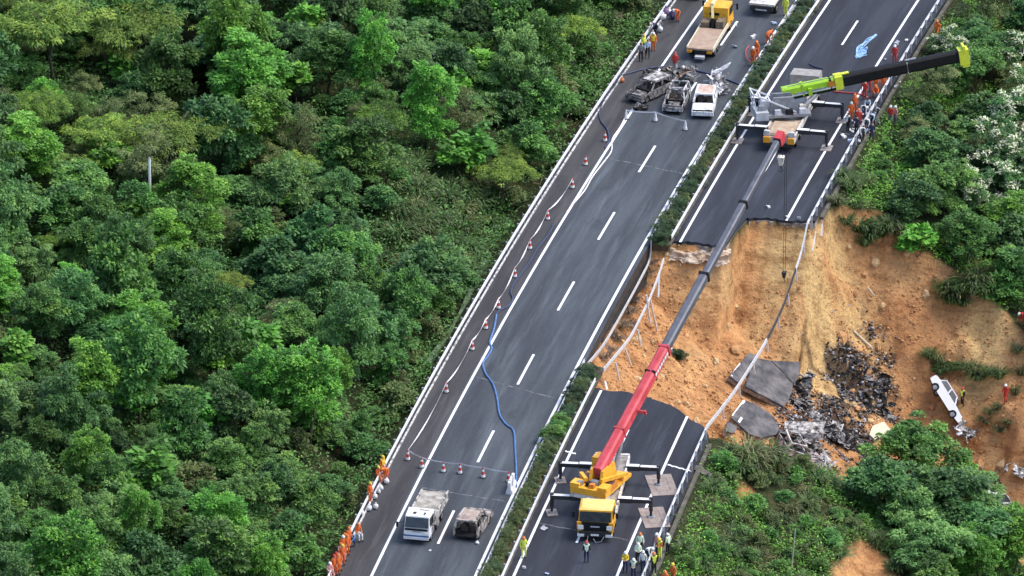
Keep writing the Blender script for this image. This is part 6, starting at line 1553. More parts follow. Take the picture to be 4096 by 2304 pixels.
BASE = dict(pel=(0, 0, .96), ab=(0, .01, 1.12), ch=(0, .01, 1.33), nk=(0, .02, 1.49), hd=(0, .04, 1.60), tp=(0, .045, 1.70),
            shl=(-.18, 0, 1.42), ell=(-.26, -.03, 1.14), wrl=(-.25, .10, .93), hal=(-.24, .15, .85),
            shr=(.18, 0, 1.42), elr=(.26, -.03, 1.14), wrr=(.25, .10, .93), har=(.24, .15, .85),
            hpl=(-.10, 0, .93), knl=(-.12, .04, .50), anl=(-.12, -.02, .09), tol=(-.13, .15, .045),
            hpr=(.10, 0, .93), knr=(.12, .04, .50), anr=(.12, -.02, .09), tor=(.13, .15, .045))
def pose(**k): d = dict(BASE); d.update(k); return d
POSES = {
    'stand': pose(),
    'hold': pose(ell=(-.24, .05, 1.14), wrl=(-.12, .28, 1.10), hal=(-.06, .35, 1.12), elr=(.24, .05, 1.14), wrr=(.12, .28, 1.10), har=(.06, .35, 1.12), hd=(0, .07, 1.59), tp=(0, .09, 1.69)),
    'walk': pose(knl=(-.11, .22, .54), anl=(-.11, .26, .12), tol=(-.11, .42, .09), knr=(.11, -.06, .50), anr=(.11, -.30, .14), tor=(.11, -.17, .05), ell=(-.25, -.14, 1.16), wrl=(-.25, -.12, .93), hal=(-.24, -.08, .85), elr=(.25, .08, 1.16), wrr=(.24, .26, 1.0), har=(.23, .33, .95)),
    'bend': pose(pel=(0, -.16, .90), ab=(0, -.06, 1.03), ch=(0, .16, 1.12), nk=(0, .32, 1.16), hd=(0, .42, 1.15), tp=(0, .51, 1.18), shl=(-.18, .24, 1.13), shr=(.18, .24, 1.13), ell=(-.24, .30, .86), wrl=(-.18, .40, .66), hal=(-.15, .44, .57), elr=(.24, .30, .86), wrr=(.18, .40, .66), har=(.15, .44, .57),
                 hpl=(-.10, -.14, .87), hpr=(.10, -.14, .87), knl=(-.14, .08, .50), knr=(.14, .08, .50), anl=(-.14, -.06, .09), anr=(.14, -.06, .09), tol=(-.15, .11, .045), tor=(.15, .11, .045)),
    'crouch': pose(pel=(0, -.18, .42), ab=(0, -.12, .58), ch=(0, .02, .78), nk=(0, .10, .92), hd=(0, .15, 1.02), tp=(0, .18, 1.12), shl=(-.18, .04, .86), shr=(.18, .04, .86), ell=(-.24, .22, .66), wrl=(-.15, .40, .56), hal=(-.11, .46, .50), elr=(.24, .22, .66), wrr=(.15, .40, .56), har=(.11, .46, .50),
                   hpl=(-.10, -.16, .40), hpr=(.10, -.16, .40), knl=(-.20, .22, .52), knr=(.20, .22, .52), anl=(-.18, .0, .09), anr=(.18, .0, .09), tol=(-.20, .17, .045), tor=(.20, .17, .045)),
    'reach': pose(ell=(-.34, .08, 1.56), wrl=(-.38, .20, 1.74), hal=(-.38, .24, 1.82), elr=(.24, .08, 1.16), wrr=(.16, .30, 1.14), har=(.12, .36, 1.16)),
    'sit': pose(pel=(0, -.05, .62), ab=(0, -.05, .78), ch=(0, -.01, .99), nk=(0, .03, 1.14), hd=(0, .06, 1.25), tp=(0, .07, 1.35), shl=(-.18, 0, 1.08), shr=(.18, 0, 1.08), ell=(-.24, .06, .82), wrl=(-.16, .26, .72), hal=(-.13, .33, .70), elr=(.24, .06, .82), wrr=(.16, .26, .72), har=(.13, .33, .70),
                hpl=(-.10, -.03, .60), hpr=(.10, -.03, .60), knl=(-.13, .38, .58), knr=(.13, .38, .58), anl=(-.13, .40, .10), anr=(.13, .40, .10), tol=(-.14, .57, .045), tor=(.14, .57, .045)),
}
RAD = dict(pel=.145, ab=.135, ch=.150, nk=.062, hd=.098, tp=.070, shl=.072, ell=.050, wrl=.036, hal=.034, shr=.072, elr=.050, wrr=.036, har=.034, hpl=.095, knl=.066, anl=.045, tol=.038, hpr=.095, knr=.066, anr=.045, tor=.038)
BONES = [('pel', 'ab', 1), ('ab', 'ch', 1), ('ch', 'nk', 1), ('nk', 'hd', 0), ('hd', 'tp', 0), ('ch', 'shl', 1), ('shl', 'ell', 1), ('ell', 'wrl', 1), ('wrl', 'hal', 0), ('ch', 'shr', 1), ('shr', 'elr', 1), ('elr', 'wrr', 1), ('wrr', 'har', 0),
         ('pel', 'hpl', 2), ('hpl', 'knl', 2), ('knl', 'anl', 2), ('anl', 'tol', 3), ('pel', 'hpr', 2), ('hpr', 'knr', 2), ('knr', 'anr', 2), ('anr', 'tor', 3)]
def finger_chain(mb, wr, ha, side):
    wr = Vector(wr); ha = Vector(ha); d = (ha-wr).normalized(); s = d.cross(Vector((0, 0, 1)) if abs(d.z) < .9 else Vector((0, 1, 0))).normalized(); n = d.cross(s)
    for i, (off, ln) in enumerate(((-.030, .062), (-.010, .075), (.010, .070), (.030, .052))):
        a = ha+s*off+d*0.012; b = a+d*ln*0.55+n*0.012; c = b+d*ln*0.35+n*0.032
        mb.tube([a, b, c], .0095, 5, .007)
    a = wr+(ha-wr)*0.35+s*side*.032; b = a+s*side*.028+d*.03; mb.tube([a, b, b+d*.028+n*.012], .011, 5, .008)
def body_mesh(key, wide=1.14):
    J = POSES[key]; nm = list(J); bm = bmesh.new(); lay = bm.verts.layers.skin.verify(); vs = {}
    for k in nm:
        v = bm.verts.new(J[k]); v[lay].radius = (RAD[k]*wide, RAD[k]*(0.80 if k in ('pel', 'ab', 'ch') else 1)*wide); v[lay].use_root = (k == 'pel'); vs[k] = v
    for a, b, _ in BONES: bm.edges.new((vs[a], vs[b]))
    me = bpy.data.meshes.new('tmp'); bm.to_mesh(me); bm.free()
    o = bpy.data.objects.new('tmp', me); C.objects.link(o)
    m = o.modifiers.new('s', 'SKIN'); m.use_smooth_shade = True
    s = o.modifiers.new('d', 'SUBSURF'); s.levels = 1; s.render_levels = 1
    dg = bpy.context.evaluated_depsgraph_get(); dg.update()
    out = bpy.data.meshes.new_from_object(o.evaluated_get(dg))
    bpy.data.objects.remove(o); bpy.data.meshes.remove(me)
    V_ = np.array([v.co[:] for v in out.vertices]); F_ = [tuple(p.vertices) for p in out.polygons]
    bpy.data.meshes.remove(out)
    A_ = np.array([J[a] for a, b, c in BONES]); B_ = np.array([J[b] for a, b, c in BONES])
    def near(p):
        ab = B_-A_; t = np.clip(((p-A_)*ab).sum(1)/(ab*ab).sum(1), 0, 1); return BONES[int(np.argmin(np.linalg.norm(A_+ab*t[:, None]-p, axis=1)-0.0))][2], int(np.argmin(np.linalg.norm(A_+ab*t[:, None]-p, axis=1)))
    mb = MB(); mi = []; tor = []
    for f in F_:
        c = V_[list(f)].mean(0); k, bi = near(c); mi.append(k)
        if bi in (0, 1, 5, 9): tor.append(f)
    mb.add(V_.tolist(), F_); mb.m = mi
    mb.cur = 0
    finger_chain(mb, J['wrl'], J['hal'], 1); finger_chain(mb, J['wrr'], J['har'], -1)
    hd = Vector(J['hd']); up = (Vector(J['tp'])-Vector(J['nk'])).normalized(); side = Vector((1, 0, 0)); fw = up.cross(side)*-1
    if fw.y < 0 and abs(up.y) < 0.9: fw = -fw
    mb.blob(hd+fw*0.105+up*0.0, (0.014, 0.018, 0.022), 1, 0.05, 6, 4)
    for s_ in (-1, 1): mb.blob(hd+side*s_*0.098, (0.012, 0.022, 0.032), 2, 0.05, 6, 4)
    mb.bar(hd+fw*0.094-up*0.045-side*0.022, hd+fw*0.094-up*0.045+side*0.022, 0.012, 0.008)
    mb.cur = 4
    for s_ in (-1, 1): mb.blob(hd+fw*0.09+up*0.025+side*s_*0.034, (0.012, 0.010, 0.008), 3, 0.02, 6, 4)
    me = mb.mesh('body', [M_skin, CL_['orange'], CL_['navy'], CL_['black'], M_eye], True)
    # vest following the torso
    vb = MB(); used = sorted({i for f in tor for i in f}); mp = {i: k for k, i in enumerate(used)}
    cc = V_[used]; cen = cc.mean(0); d = cc-np.array([J['ab'], J['ch']]).mean(0)
    d = d/np.maximum(np.linalg.norm(d, axis=1, keepdims=True), 1e-4)
    vb.add((cc+d*0.022).tolist(), [tuple(mp[i] for i in f) for f in tor])
    vm = vb.mesh('vest', CL_['hivis'], True)
    # helmet / hair in head frame
    Mh = Matrix((side, fw, up)).transposed().to_4x4(); Mh.translation = hd
    hb = MB(); n = 12
    prof = [(0.155, 0.035), (0.125, 0.045), (0.122, 0.085), (0.100, 0.130), (0.055, 0.158)]
    for r_, z in prof: pass
    vs_ = []
    for r_, z in prof:
        for i in range(n):
            a = 2*math.pi*i/n; vs_.append((r_*math.cos(a)*0.92, r_*math.sin(a)*1.08+0.0, z))
    vs_.append((0, 0, 0.168)); fs = []
    for j in range(len(prof)-1):
        for i in range(n): fs.append((j*n+i, j*n+(i+1)%n, (j+1)*n+(i+1)%n, (j+1)*n+i))
    j = len(prof)-1; fs += [(j*n+i, j*n+(i+1)%n, len(vs_)-1) for i in range(n)]; fs.append(tuple(range(n))[::-1])
    hb.add(vs_, fs); hb.bar((0, -0.12, 0.15), (0, 0.10, 0.16), 0.03, 0.03); xf(hb, Mh); hm = hb.mesh('helmet', HM['white'], True)
    hr = MB(); hr.blob((0, -0.018, 0.045), (0.106, 0.112, 0.092), 5, 0.06, 10, 6); xf(hr, Mh); hr_ = hr.mesh('hair', M_hair, True)
    return me, vm, hm, hr_
PM_ = {k: body_mesh(k) for k in POSES}
def person(x, y, ps, rz, label, top='orange', legs=None, head='orange', vest=None, z=None, s=1.0, group=None):
    me, vm, hm, hr = PM_[ps]
    r = empty('person', (x, y, ground(x, y) if z is None else z), rz, label, 'person', group); r.scale = (s, s, s)
    b = link('body', me, r)
    for i, mm in ((1, CL_[top]), (2, CL_[legs or top])):
        b.material_slots[i].link = 'OBJECT'; b.material_slots[i].material = mm
    if vest:
        v = link('vest', vm, r); v.material_slots[0].link = 'OBJECT'; v.material_slots[0].material = CL_[vest]
    h = link('helmet' if head else 'hair', hm if head else hr, r)
    if head: h.material_slots[0].link = 'OBJECT'; h.material_slots[0].material = HM[head]
    return r
def P(px, py, ps, turn, label, z=None, **k):
    "feet at a ground point; turn = direction faced, in the ground plane"
    if z == 'slope':
        w = hit(px, py); return person(w.x, w.y, ps, heading(*turn), label, z=ground(w.x, w.y), **k)
    zz = 0.0 if z is None else z
    w = on_z(px, py, zz); return person(w.x, w.y, ps, heading(*turn), label, z=zz, **k)
# by the far guardrail
P(2711, 86, 'bend', (-1, 0.3), 'orange suited rescuer bending over bags beside the far guardrail', head='white')
P(2622, 142, 'bend', (-1, 0.2), 'person in dark clothes and white cap leaning over the guardrail', top='navy', head='white', legs='black')
P(2574, 212, 'stand', (1, 0.4), 'person in a bright yellow raincoat beside the guardrail', top='hivis', legs='black', head='yellow')
P(2590, 232, 'walk', (0.2, 1), 'person in a light blue shirt and black trousers beside the yellow raincoat', top='lblue', legs='black', head=None)
P(2613, 204, 'stand', (0.3, 1), 'orange suited worker with a yellow vest beside the guardrail', vest='yellow', head='white')
P(2563, 246, 'stand', (0.4, 1), 'person in grey clothes closest to the hedge side of the guardrail end', top='grey', legs='black', head=None)
P(2700, 285, 'stand', (0.3, -1), 'firefighter in bright red standing behind the yellow tow truck', top='red', head='red')
P(2736, 312, 'bend', (-0.5, 1), 'rescuer in tan clothes stooping into the collapsed burnt wreck', top='tan', head='white')
P(3012, 262, 'stand', (-1, 0.5), 'orange suited rescuer holding a red hose by the median hedge', head='white')
P(3028, 238, 'hold', (-1, 0.4), 'orange suited rescuer standing behind the one with the red hose', head='orange')
P(3072, 178, 'bend', (1, -0.4), 'orange suited rescuer leaning over the median guardrail', head='orange')
P(3142, 62, 'stand', (-1, 1), 'worker in hi-vis yellow standing at the hedge beyond the leaning rescuer', top='hivis', head='yellow')
# near the lime crane
P(3748, 158, 'walk', (-1, 0.6), 'orange suited rescuer walking alone on the slope behind the outer guardrail', z='slope', head='orange')
P(3578, 255, 'stand', (-0.6, 1), 'red suited rescuer standing behind the black boom', top='red', head='white')
for i, (x, y) in enumerate(((3474, 366), (3502, 364), (3531, 362))):
    P(x, y, 'stand', (0.3*(i-1), 1), ['red suited rescuer with orange helmet in the trio under the black boom', 'red suited rescuer in the middle of the trio under the black boom', 'red suited rescuer with white helmet in the trio under the black boom'][i], top='orange' if i else 'red', head=['orange', 'yellow', 'white'][i], vest=None)
P(3500, 388, 'crouch', (0.5, 1), 'orange suited rescuer crouching in front of the trio under the black boom', head='orange')
P(3404, 484, 'stand', (0.4, 1), 'orange suited rescuer behind the man in the white vest', head='white')
P(3391, 528, 'stand', (1, -0.3), 'person in a white vest and black trousers beside the crane pad', top='black', legs='black', vest='white', head=None)
P(3434, 512, 'stand', (0.1, -1), 'red suited rescuer seen from behind next to the scattered litter', top='red', head='orange')
P(3447, 560, 'bend', (0.6, 1), 'person in white shirt and black trousers stooping at the end of the outer rail', top='white', legs='black', head=None)
P(3468, 525, 'bend', (-0.5, 1), 'person in white shirt and blue trousers stooping among the scattered litter', top='white', legs='navy', head=None)
P(3486, 566, 'walk', (0.3, 1), 'person in navy clothes stepping over the end of the outer rail', top='navy', legs='navy', head=None)
P(3562, 500, 'stand', (-1, 0.5), 'rescuer in red top and white helmet standing on the slope path', z='slope', top='red', legs='grey', head='white')
P(3582, 500, 'stand', (-1, 0.2), 'rescuer in pale red top next to his colleague on the slope path', z='slope', top='pink', legs='grey', head='white')
for i, (x, y, ps, t, l, h, lab) in enumerate(((3418, 452, 'stand', 'orange', None, 'orange', 'orange suited rescuer with orange helmet close behind the white helmeted one'), (3452, 470, 'bend', 'white', 'navy', None, 'person in white shirt bending between the red suits and the outer rail'), (3470, 440, 'crouch', 'lblue', 'navy', None, 'person in light blue shirt crouching at the outer rail'),
        (3426, 540, 'walk', 'navy', 'black', None, 'person in dark blue walking beside the stooping white shirts'), (3458, 398, 'stand', 'red', None, 'white', 'red suited rescuer standing apart below the trio'), (3492, 505, 'bend', 'lblue', 'black', None, 'person in pale blue shirt reaching over the outer rail'))):
    P(x, y, ps, (0.6-0.4*i, 1), lab, top=t, legs=l, head=h)
# on the slide
P(3850, 1636, 'stand', (-1, 0.2), 'rescuer in black with hi-vis vest standing beside the overturned white car', z='slope', top='black', legs='black', vest='hivis', head='red')
P(4022, 1618, 'walk', (-1, 0.4), 'red suited rescuer walking on the landslide away from the overturned car', z='slope', top='red', head='white')
P(4090, 1302, 'bend', (-1, 0.4), 'red suited rescuer at the bushes on the far corner of the landslide', z='slope', top='red', head='white')
# along the near guardrail of the worn carriageway
P(1530, 1905, 'stand', (1, 0.3), 'orange suited rescuer with yellow helmet standing behind the rail by the white bags', top='orange', head='yellow', vest='yellow')
P(1545, 1925, 'bend', (-1, 0.5), 'orange suited rescuer stooping over the white bags at the rail', head='orange')
P(1480, 2012, 'stand', (1, 0.3), 'orange suited rescuer with yellow helmet sorting the last white bags', head='yellow')
P(1412, 2182, 'crouch', (-1, 0.6), 'person in bright blue shirt crouching at the end of the orange row', top='blue', legs='navy', head=None)
P(1432, 2160, 'sit', (1, 0.6), 'orange suited rescuer sitting with a white cloth beside the blue shirt', top='orange', legs='white', head='orange')
seq = [(1378, 2200, 'sit', 'orange', 'orange', 'next to the blue shirt'), (1388, 2222, 'stand', 'orange', 'orange', 'standing on the road side of the row'), (1362, 2238, 'sit', 'pink', 'orange', 'in a faded suit in mid row'), (1370, 2262, 'stand', 'orange', 'yellow', 'in mid row with yellow helmet'),
       (1344, 2276, 'sit', 'orange', 'red', 'in mid row with red helmet'), (1352, 2300, 'stand', 'orange', 'orange', 'with the brightest suit in the row'), (1318, 2316, 'sit', 'pink', 'white', 'in a pale suit with white helmet ending the row')]
for x, y, ps, t, h, lab in seq:
    P(x, y, ps, (1, 0.5), 'orange rescuer at the guardrail, %s' % lab, top=t, head=h)
P(1395, 2192, 'stand', (1, 0.3), 'orange suited rescuer standing over the blue shirt at the rail', head='orange')
P(1372, 2226, 'stand', (1, 0.6), 'orange suited rescuer with white helmet squeezed into the resting row', head='white')
P(1336, 2304, 'stand', (1, 0.4), 'orange suited rescuer in red helmet near the pale suit', head='red')
P(1512, 1930, 'sit', (1, 0.3), 'orange suited rescuer sitting on the rail beside the white sacks', head='yellow')
P(2572, 2288, 'stand', (-0.6, 1), 'worker in white shirt and white helmet among the vests at the rail', top='white', legs='navy', head='white')
P(2560, 2216, 'stand', (0.3, 1), 'worker in mint vest and orange helmet closest to the crane plate', top='mint', legs='black', head='orange')
# around the red boomed crane
P(2095, 2232, 'stand', (0.3, 1), 'worker in full hi-vis yellow suit standing alone by the median rail', top='hivis', head='orange')
P(2346, 2250, 'stand', (-0.2, -1), 'worker in red helmet and hi-vis vest facing the yellow cab', top='black', legs='navy', vest='mint', head='red')
P(2501, 2290, 'hold', (-0.4, 1), 'worker in yellow jacket and white helmet holding something small', top='yellow', legs='navy', head='white')
P(2552, 2255, 'hold', (0.3, 1), 'worker in pale green vest with white helmet behind the yellow jacket', top='mint', legs='black', head='white')
P(2534, 2318, 'hold', (-0.3, 1), 'worker in mint vest and white helmet in front of the yellow jacket', top='black', legs='navy', vest='mint', head='white')
P(2590, 2246, 'bend', (1, 0.3), 'worker in white jacket and black trousers stooping towards the rail', top='white', legs='black', head='white')
P(2640, 2236, 'hold', (-1, 0.3), 'worker with yellow helmet and orange yellow jacket at the rail', top='orange', legs='hivis', vest='hivis', head='yellow')
P(2628, 2218, 'stand', (-1, 0.2), 'worker with white helmet and pinkish jacket behind the yellow helmet', top='pink', legs='navy', head='white')
P(2616, 2296, 'stand', (-0.6, -1), 'worker in hi-vis vest and black trousers beside the broken rail end', top='black', legs='black', vest='hivis', head='orange')
P(2672, 2222, 'stand', (-1, -0.4), 'worker in hi-vis vest and white helmet standing outside the rail', z='slope', top='mint', legs='black', vest='mint', head='white')
P(2692, 2338, 'stand', (-1, 0.4), 'orange suited rescuer with yellow helmet outside the rail in the scrub', z='slope', head='yellow')
P(2660, 2370, 'stand', (-0.4, 1), 'orange suited rescuer with orange helmet outside the rail below the yellow helmet', z='slope', head='orange')

# ------------------------------------------------------------------ cones, tape, barrier
M_cred = mat('cone_red', (0.62, 0.06, 0.04), 0.5, var=0.2); M_cwh = mat('cone_white', (0.80, 0.80, 0.80), 0.5, var=0.15); M_cblk = mat('cone_base', (0.05, 0.05, 0.05), 0.8)
cb_ = MB().box(-0.19, 0.19, -0.19, 0.19, 0.0, 0.05).mesh('base', M_cblk)
cr1 = MB().cyl((0, 0, 0.05), (0, 0, 0.74), 0.145, 0.035, 12).mesh('cone_body', M_cred)
cr2 = MB(); cr2.cyl((0, 0, 0.06), (0, 0, 0.22), 0.158, 0.132, 12); cr2.cyl((0, 0, 0.44), (0, 0, 0.58), 0.098, 0.072, 12); cr2 = cr2.mesh('reflective_band', M_cwh)
S_ = 1.59006
cone_spots = [(1522, 355), (1473, 415), (1440, 473), (1378, 552), (1333, 626), (1295, 697), (1254, 776), (1222, 827), (1188, 880), (1123, 987), (1026, 1157), (1061, 1176), (1115, 1187), (1157, 1191), (1215, 1201), (1279, 1212)]
cw_spots = [(1649, 305), (1724, 327), (1575, 300)]
tops = []
def cone(x, y, label, group, white=False):
    w = on_z(x*S_, y*S_, 0); r = empty('traffic_cone', w, random.uniform(0, 3), label, 'cone', group); r.scale = (1.15,)*3
    link('base', cb_, r); b = link('cone_body', cr1, r)
    if white: b.material_slots[0].link = 'OBJECT'; b.material_slots[0].material = M_cwh
    link('reflective_band', cr2, b)
    return Vector((w.x, w.y, 0.82))
for i, (x, y) in enumerate(cone_spots):
    tops.append(cone(x, y, 'red and white cone in the row along the hard shoulder' if i < 10 else 'red and white cone in the row across the lanes behind the light truck', 'shoulder cones' if i < 10 else 'cones across the lanes'))
wt = [cone(x, y, 'white cone carrying tape in front of the burnt cars', 'white cones at the burnt cars', True) for x, y in cw_spots]
M_tape = mat('barrier_tape', (0.82, 0.78, 0.80), 0.6, col2=(0.70, 0.45, 0.42), scale=6, lo=0.3, hi=0.42)
def tape(pts, label, sag=0.18, w=0.09):
    mb = MB(); path = []
    for a, b in zip(pts, pts[1:]):
        for k in range(8):
            t = k/8; p = a.lerp(b, t); p.z -= 4*sag*t*(1-t)*min(1.5, (b-a).length/5); path.append(p)
    path.append(pts[-1]); vs = []
    for i, p in enumerate(path):
        tw = 0.5*math.sin(i*0.9); vs += [p+Vector((tw*w*0.5, 0, w/2)), p-Vector((tw*w*0.5, 0, w/2)), p-Vector((tw*w*0.5-0.012, 0, w/2)), p+Vector((tw*w*0.5+0.012, 0, w/2))]
    fs = []
    for i in range(len(path)-1):
        for j in range(4): fs.append((i*4+j, i*4+(j+1)%4, i*4+4+(j+1)%4, i*4+4+j))
    mb.add(vs, fs); o = mb.build('barrier_tape', M_tape); tag(o, label, 'tape')
tape([Vector(t) for t in tops[2:11]], 'white barrier tape strung along the row of shoulder cones', 0.25, 0.10)
tape([Vector(t) for t in tops[10:16]], 'barrier tape strung across the lanes behind the light truck', 0.16, 0.10)
tape([wt[2], wt[0], wt[1]], 'white tape strung in front of the burnt cars', 0.14, 0.11)
q = [on_z(x*S_, y*S_, 0.06) for x, y in ((1575, 290), (1560, 320), (1540, 350), (1538, 380), (1515, 412), (1490, 445), (1470, 480), (1440, 515), (1425, 535))]
mb = MB(); mb.tube(spline(q, 4), 0.055, 5); tag(mb.build('loose_tape', M_tape), 'loose white tape lying along the painted edge line of the worn carriageway', 'tape')
bx = on_z(2045, 1958); r = empty('water_barrier', bx, bend_ang(-100)+0.02, 'white plastic water barrier at the end of the cone row', 'barrier')
MB().extr([(-0.28, 0), (0.28, 0), (0.24, 0.25), (0.12, 0.45), (0.10, 0.95), (-0.10, 0.95), (-0.12, 0.45), (-0.24, 0.25)], -0.95, 0.95, 'y').build('barrier_body', M_white, r)
for y in (-0.5, 0.5): MB().cyl((0, y, 0.95), (0, y, 1.0), 0.08).build('filler_cap', M_lgrey, r)
MB().cyl((0.16, -0.2, 0.0), (0.16, -0.2, 1.3), 0.035).build('pole', M_lgrey, r)

# ------------------------------------------------------------------ hoses
def hose(pts, label, m, r=0.06, z=0.07):
    q = [on_z(x*S_, y*S_, z) for x, y in pts]; mb = MB(); mb.tube(spline(q, 5), r, 6); tag(mb.build('hose', m, None, True), label, 'hose')
M_hb = mat('hose_blue', (0.10, 0.24, 0.50), 0.5, col2=(0.05, 0.10, 0.26), scale=4); M_hn = mat('hose_navy', (0.040, 0.055, 0.13), 0.5, var=0.3); M_hr = mat('hose_red', (0.5, 0.07, 0.07), 0.6)
hose([(1249, 790), (1243, 825), (1232, 860), (1237, 876), (1228, 895), (1215, 915), (1222, 940), (1240, 966), (1250, 1000), (1257, 1043), (1274, 1068), (1292, 1084), (1296, 1130), (1299, 1190), (1298, 1225)], 'bright blue hose winding down the worn carriageway to the water barrier', M_hb, 0.085)
hose([(1392, 565), (1380, 590), (1352, 625), (1335, 655), (1310, 690), (1292, 715), (1285, 735), (1290, 752), (1278, 770), (1258, 780), (1249, 790)], 'dark blue hose along the cone row of the hard shoulder', M_hn, 0.075)
hose([(1860, 212), (1800, 190), (1740, 176), (1680, 168), (1630, 172), (1590, 182), (1562, 192), (1548, 215), (1525, 245), (1508, 280), (1512, 305), (1527, 325), (1532, 350), (1522, 372)], 'dark hose crossing the lanes behind the burnt cars and curling onto the shoulder', M_hn, 0.07)
hose([(1884, 115), (1876, 128), (1880, 148), (1892, 160)], 'red hose loop beside the orange suited rescuer at the hedge', M_hr, 0.05, 0.25)
hose([(2095, 230), (2130, 233), (2160, 236), (2185, 245)], 'dark red hose crossing from the lime boomed crane to the trio', M_hr, 0.06)
hose([(2036, 160), (2050, 168), (2070, 172)], 'short dark hose behind the lime boomed crane cab', M_hn, 0.06)

# ------------------------------------------------------------------ small things on the road
M_bag = mat('white_bag', (0.80, 0.80, 0.80), 0.7, var=0.15, scale=4); M_tarp = mat('blue_rope', (0.09, 0.19, 0.46), 0.7, col2=(0.30, 0.50, 0.66), scale=3, lo=0.45, hi=0.6)
M_purple = mat('purple_bag', (0.22, 0.14, 0.26), 0.8, var=0.3); M_navybag = mat('navy_bag', (0.05, 0.06, 0.18), 0.8, var=0.3)
def bag(x, y, s, label, m=M_bag, seed=0, group=None, name='bag', cat='bag', z=None):
    w = on_z(x, y, 0) if z is None else hit(x, y); mb = MB(); mb.blob((0, 0, 0.3*s), (0.30*s, 0.24*s, 0.32*s), seed, 0.16, 8, 6); mb.cyl((0, 0, 0.58*s), (0.02, 0.01, 0.72*s), 0.06*s, 0.09*s, 6)
    o = mb.build(name, m, None, True); o.location = w; o.rotation_euler = (0, 0, seed); tag(o, label, cat, group)
for i, (x, y) in enumerate(((1546, 1935), (1524, 1962), (1516, 1974), (1499, 1996), (1478, 2044), (1450, 2064), (1503, 2036))):
    bag(x, y, 0.72 if i != 2 else 0.55, 'white sack standing at the foot of the guardrail beside the orange rescuers', seed=i, group='white sacks by the guardrail')
bag(2664, 62, 1.2, 'purple bag in the pile beside the far guardrail', M_purple, 11); bag(2690, 76, 1.2, 'navy bag in the pile beside the stooping orange rescuer', M_navybag, 12); bag(2652, 80, 1.0, 'white bag in the pile beside the far guardrail', M_bag, 13); bag(2676, 58, 0.9, 'pale box shaped bag on top of the far pile', M_bag, 14)
bag(2640, 128, 0.9, 'white sack next to the person leaning over the guardrail', M_bag, 15)
bag(2488, 330, 0.7, 'orange helmet shaped bundle lying at the far guardrail', mat('orange_bundle', (0.8, 0.25, 0.08), 0.6), 16, name='bundle', cat='bundle')
w = on_z(2640, 92); mb = MB(); mb.box(-0.9, 0.9, -0.5, 0.5, 0.35, 0.45)
# litter by the outer rail
R = random.Random(5)
M_lit = [M_bag, M_lgrey, mat('litter_blue', (0.45, 0.55, 0.75), 0.6), M_white]
def litter(x, y, label, group, slope=False):
    pass
    w = hit(x, y) if slope else on_z(x, y, 0.0); mb = MB(); k = R.randrange(3); s = R.uniform(0.12, 0.32)
    if k == 0: mb.sheet((-s, -s*0.6, 0.05), (2*s, 0, R.uniform(0, .15)), (0, 1.3*s, R.uniform(0, .2)), 4, 3, 0.05, 0.015, R.randrange(999))
    elif k == 1: mb.box(-s*0.6, s*0.6, -s*0.45, s*0.45, 0.005, s*0.6, 0.02, 0.02); mb.sheet((-s*0.6, -s*0.45, s*0.62), (s*1.2, 0, 0), (0, -s*0.5, s*0.3), 2, 2, 0.02, 0.012, 3)
    else: mb.blob((0, 0, s*0.4), (s*0.7, s*0.5, s*0.45), R.randrange(999), 0.3, 7, 5)
    o = mb.build(('torn_sheet', 'cardboard_box', 'plastic_bag')[k], R.choice(M_lit)); o.location = w; o.rotation_euler = (0, 0, R.uniform(0, 6)); label = label.replace('white litter', ('white torn sheet', 'white box', 'white plastic bag')[k]).replace('pale scrap', ('pale torn sheet', 'pale box', 'pale plastic bag')[k]).replace('white scrap', ('white torn sheet', 'white box', 'white plastic bag')[k]); tag(o, label, ('sheet', 'box', 'bag')[k], group+(' sheets', ' boxes', ' bags')[k])
for i in range(30):
    t = R.random(); litter(3470+60*R.uniform(-1, 1)-70*t+30, 395+175*t+R.uniform(-12, 12), 'white litter scattered on the hard shoulder beside the outer rail and the rescuers', 'litter by the rescuers')
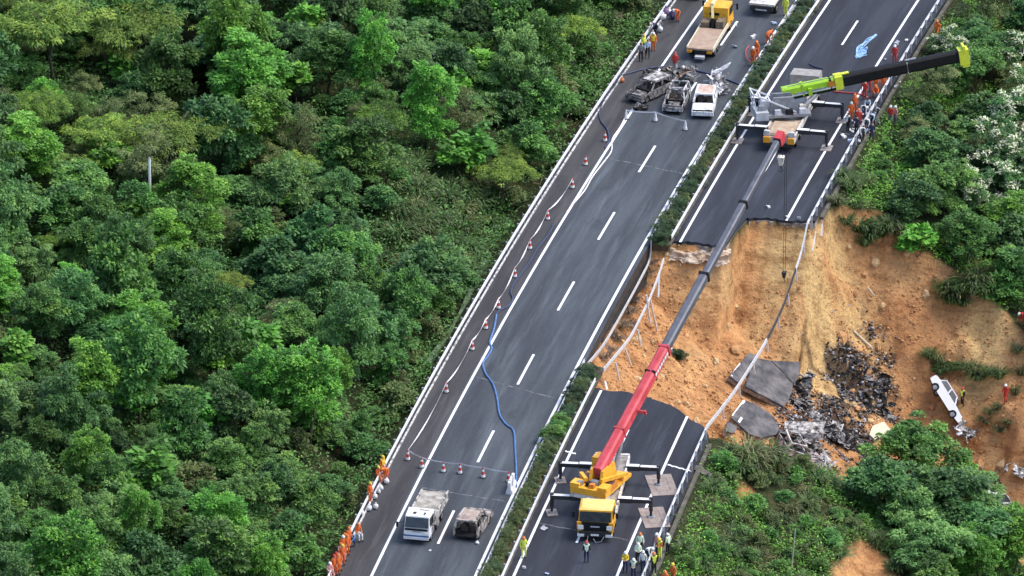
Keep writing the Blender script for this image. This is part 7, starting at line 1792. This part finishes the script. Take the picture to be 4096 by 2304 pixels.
for x, y in ((3585, 178), (3625, 165), (3540, 240), (3600, 330), (3580, 350)): litter(x, y, 'white scrap on the hard shoulder under the black boom', 'scraps under the black boom')
for x, y in ((3088, 92), (3010, 152), (2942, 190), (2832, 205), (2945, 104), (3096, 98)): litter(x, y, 'pale scrap lying on the lane beside the yellow tow truck', 'scraps beside the tow truck')
for x, y in ((2175, 2118), (2186, 2297), (2096, 2272), (3150, 872), (3195, 875), (3075, 830)): litter(x, y, 'pale scrap lying alone on the dark carriageway', 'scraps on the dark carriageway')
for x, y in ((1720, 2205), (1910, 2175)): litter(x, y, 'pale scrap on the lane beside the light truck', 'scraps by the light truck')
# tangle of blue rope and sheeting
w = on_z(3445, 195); r = empty('blue_rope_pile', w, 0, 'tangle of blue rope and sheeting dropped on the lane beyond the lime boomed crane', 'rope')
def lp(x, y): q = on_z(x, y, 0.06); return q-w
for i in range(7):
    pts = [lp(3500+R.uniform(-5, 8), 140+R.uniform(-3, 6)), lp(3470+R.uniform(-10, 10), 165+R.uniform(-6, 6)), lp(3440+R.uniform(-12, 10), 195+R.uniform(-6, 6)), lp(3425+R.uniform(-5, 10), 225+R.uniform(-4, 6)), lp(3455+R.uniform(-10, 12), 215+R.uniform(-5, 8))]
    MB().tube(spline(pts, 4), 0.05, 5).build('rope', M_tarp, r)
MB().sheet(lp(3425, 232)+Vector((0, 0, 0.03)), lp(3465, 215)-lp(3425, 232), lp(3432, 205)-lp(3425, 232), 7, 6, 0.07, 0.015, 4).build('sheeting', M_tarp, r)
# coarse tall grass in front of the debris, and dry verge grass
for i, (x, y, s) in enumerate(((2990, 1850, 1.5), (3040, 1850, 1.6), (3080, 1860, 1.4), (3020, 1880, 1.3), (3110, 1880, 1.2), (2960, 1890, 1.1))):
    h = hit(x, y); grass(h.x, h.y, s, 'tall yellowish grass fanning up in front of the burnt car frame', 'tall grass before the debris', [1, 0, 2][i % 3])
for o in list(bpy.data.objects):
    if o.type == 'MESH' and o.users_collection == (): bpy.data.objects.remove(o)
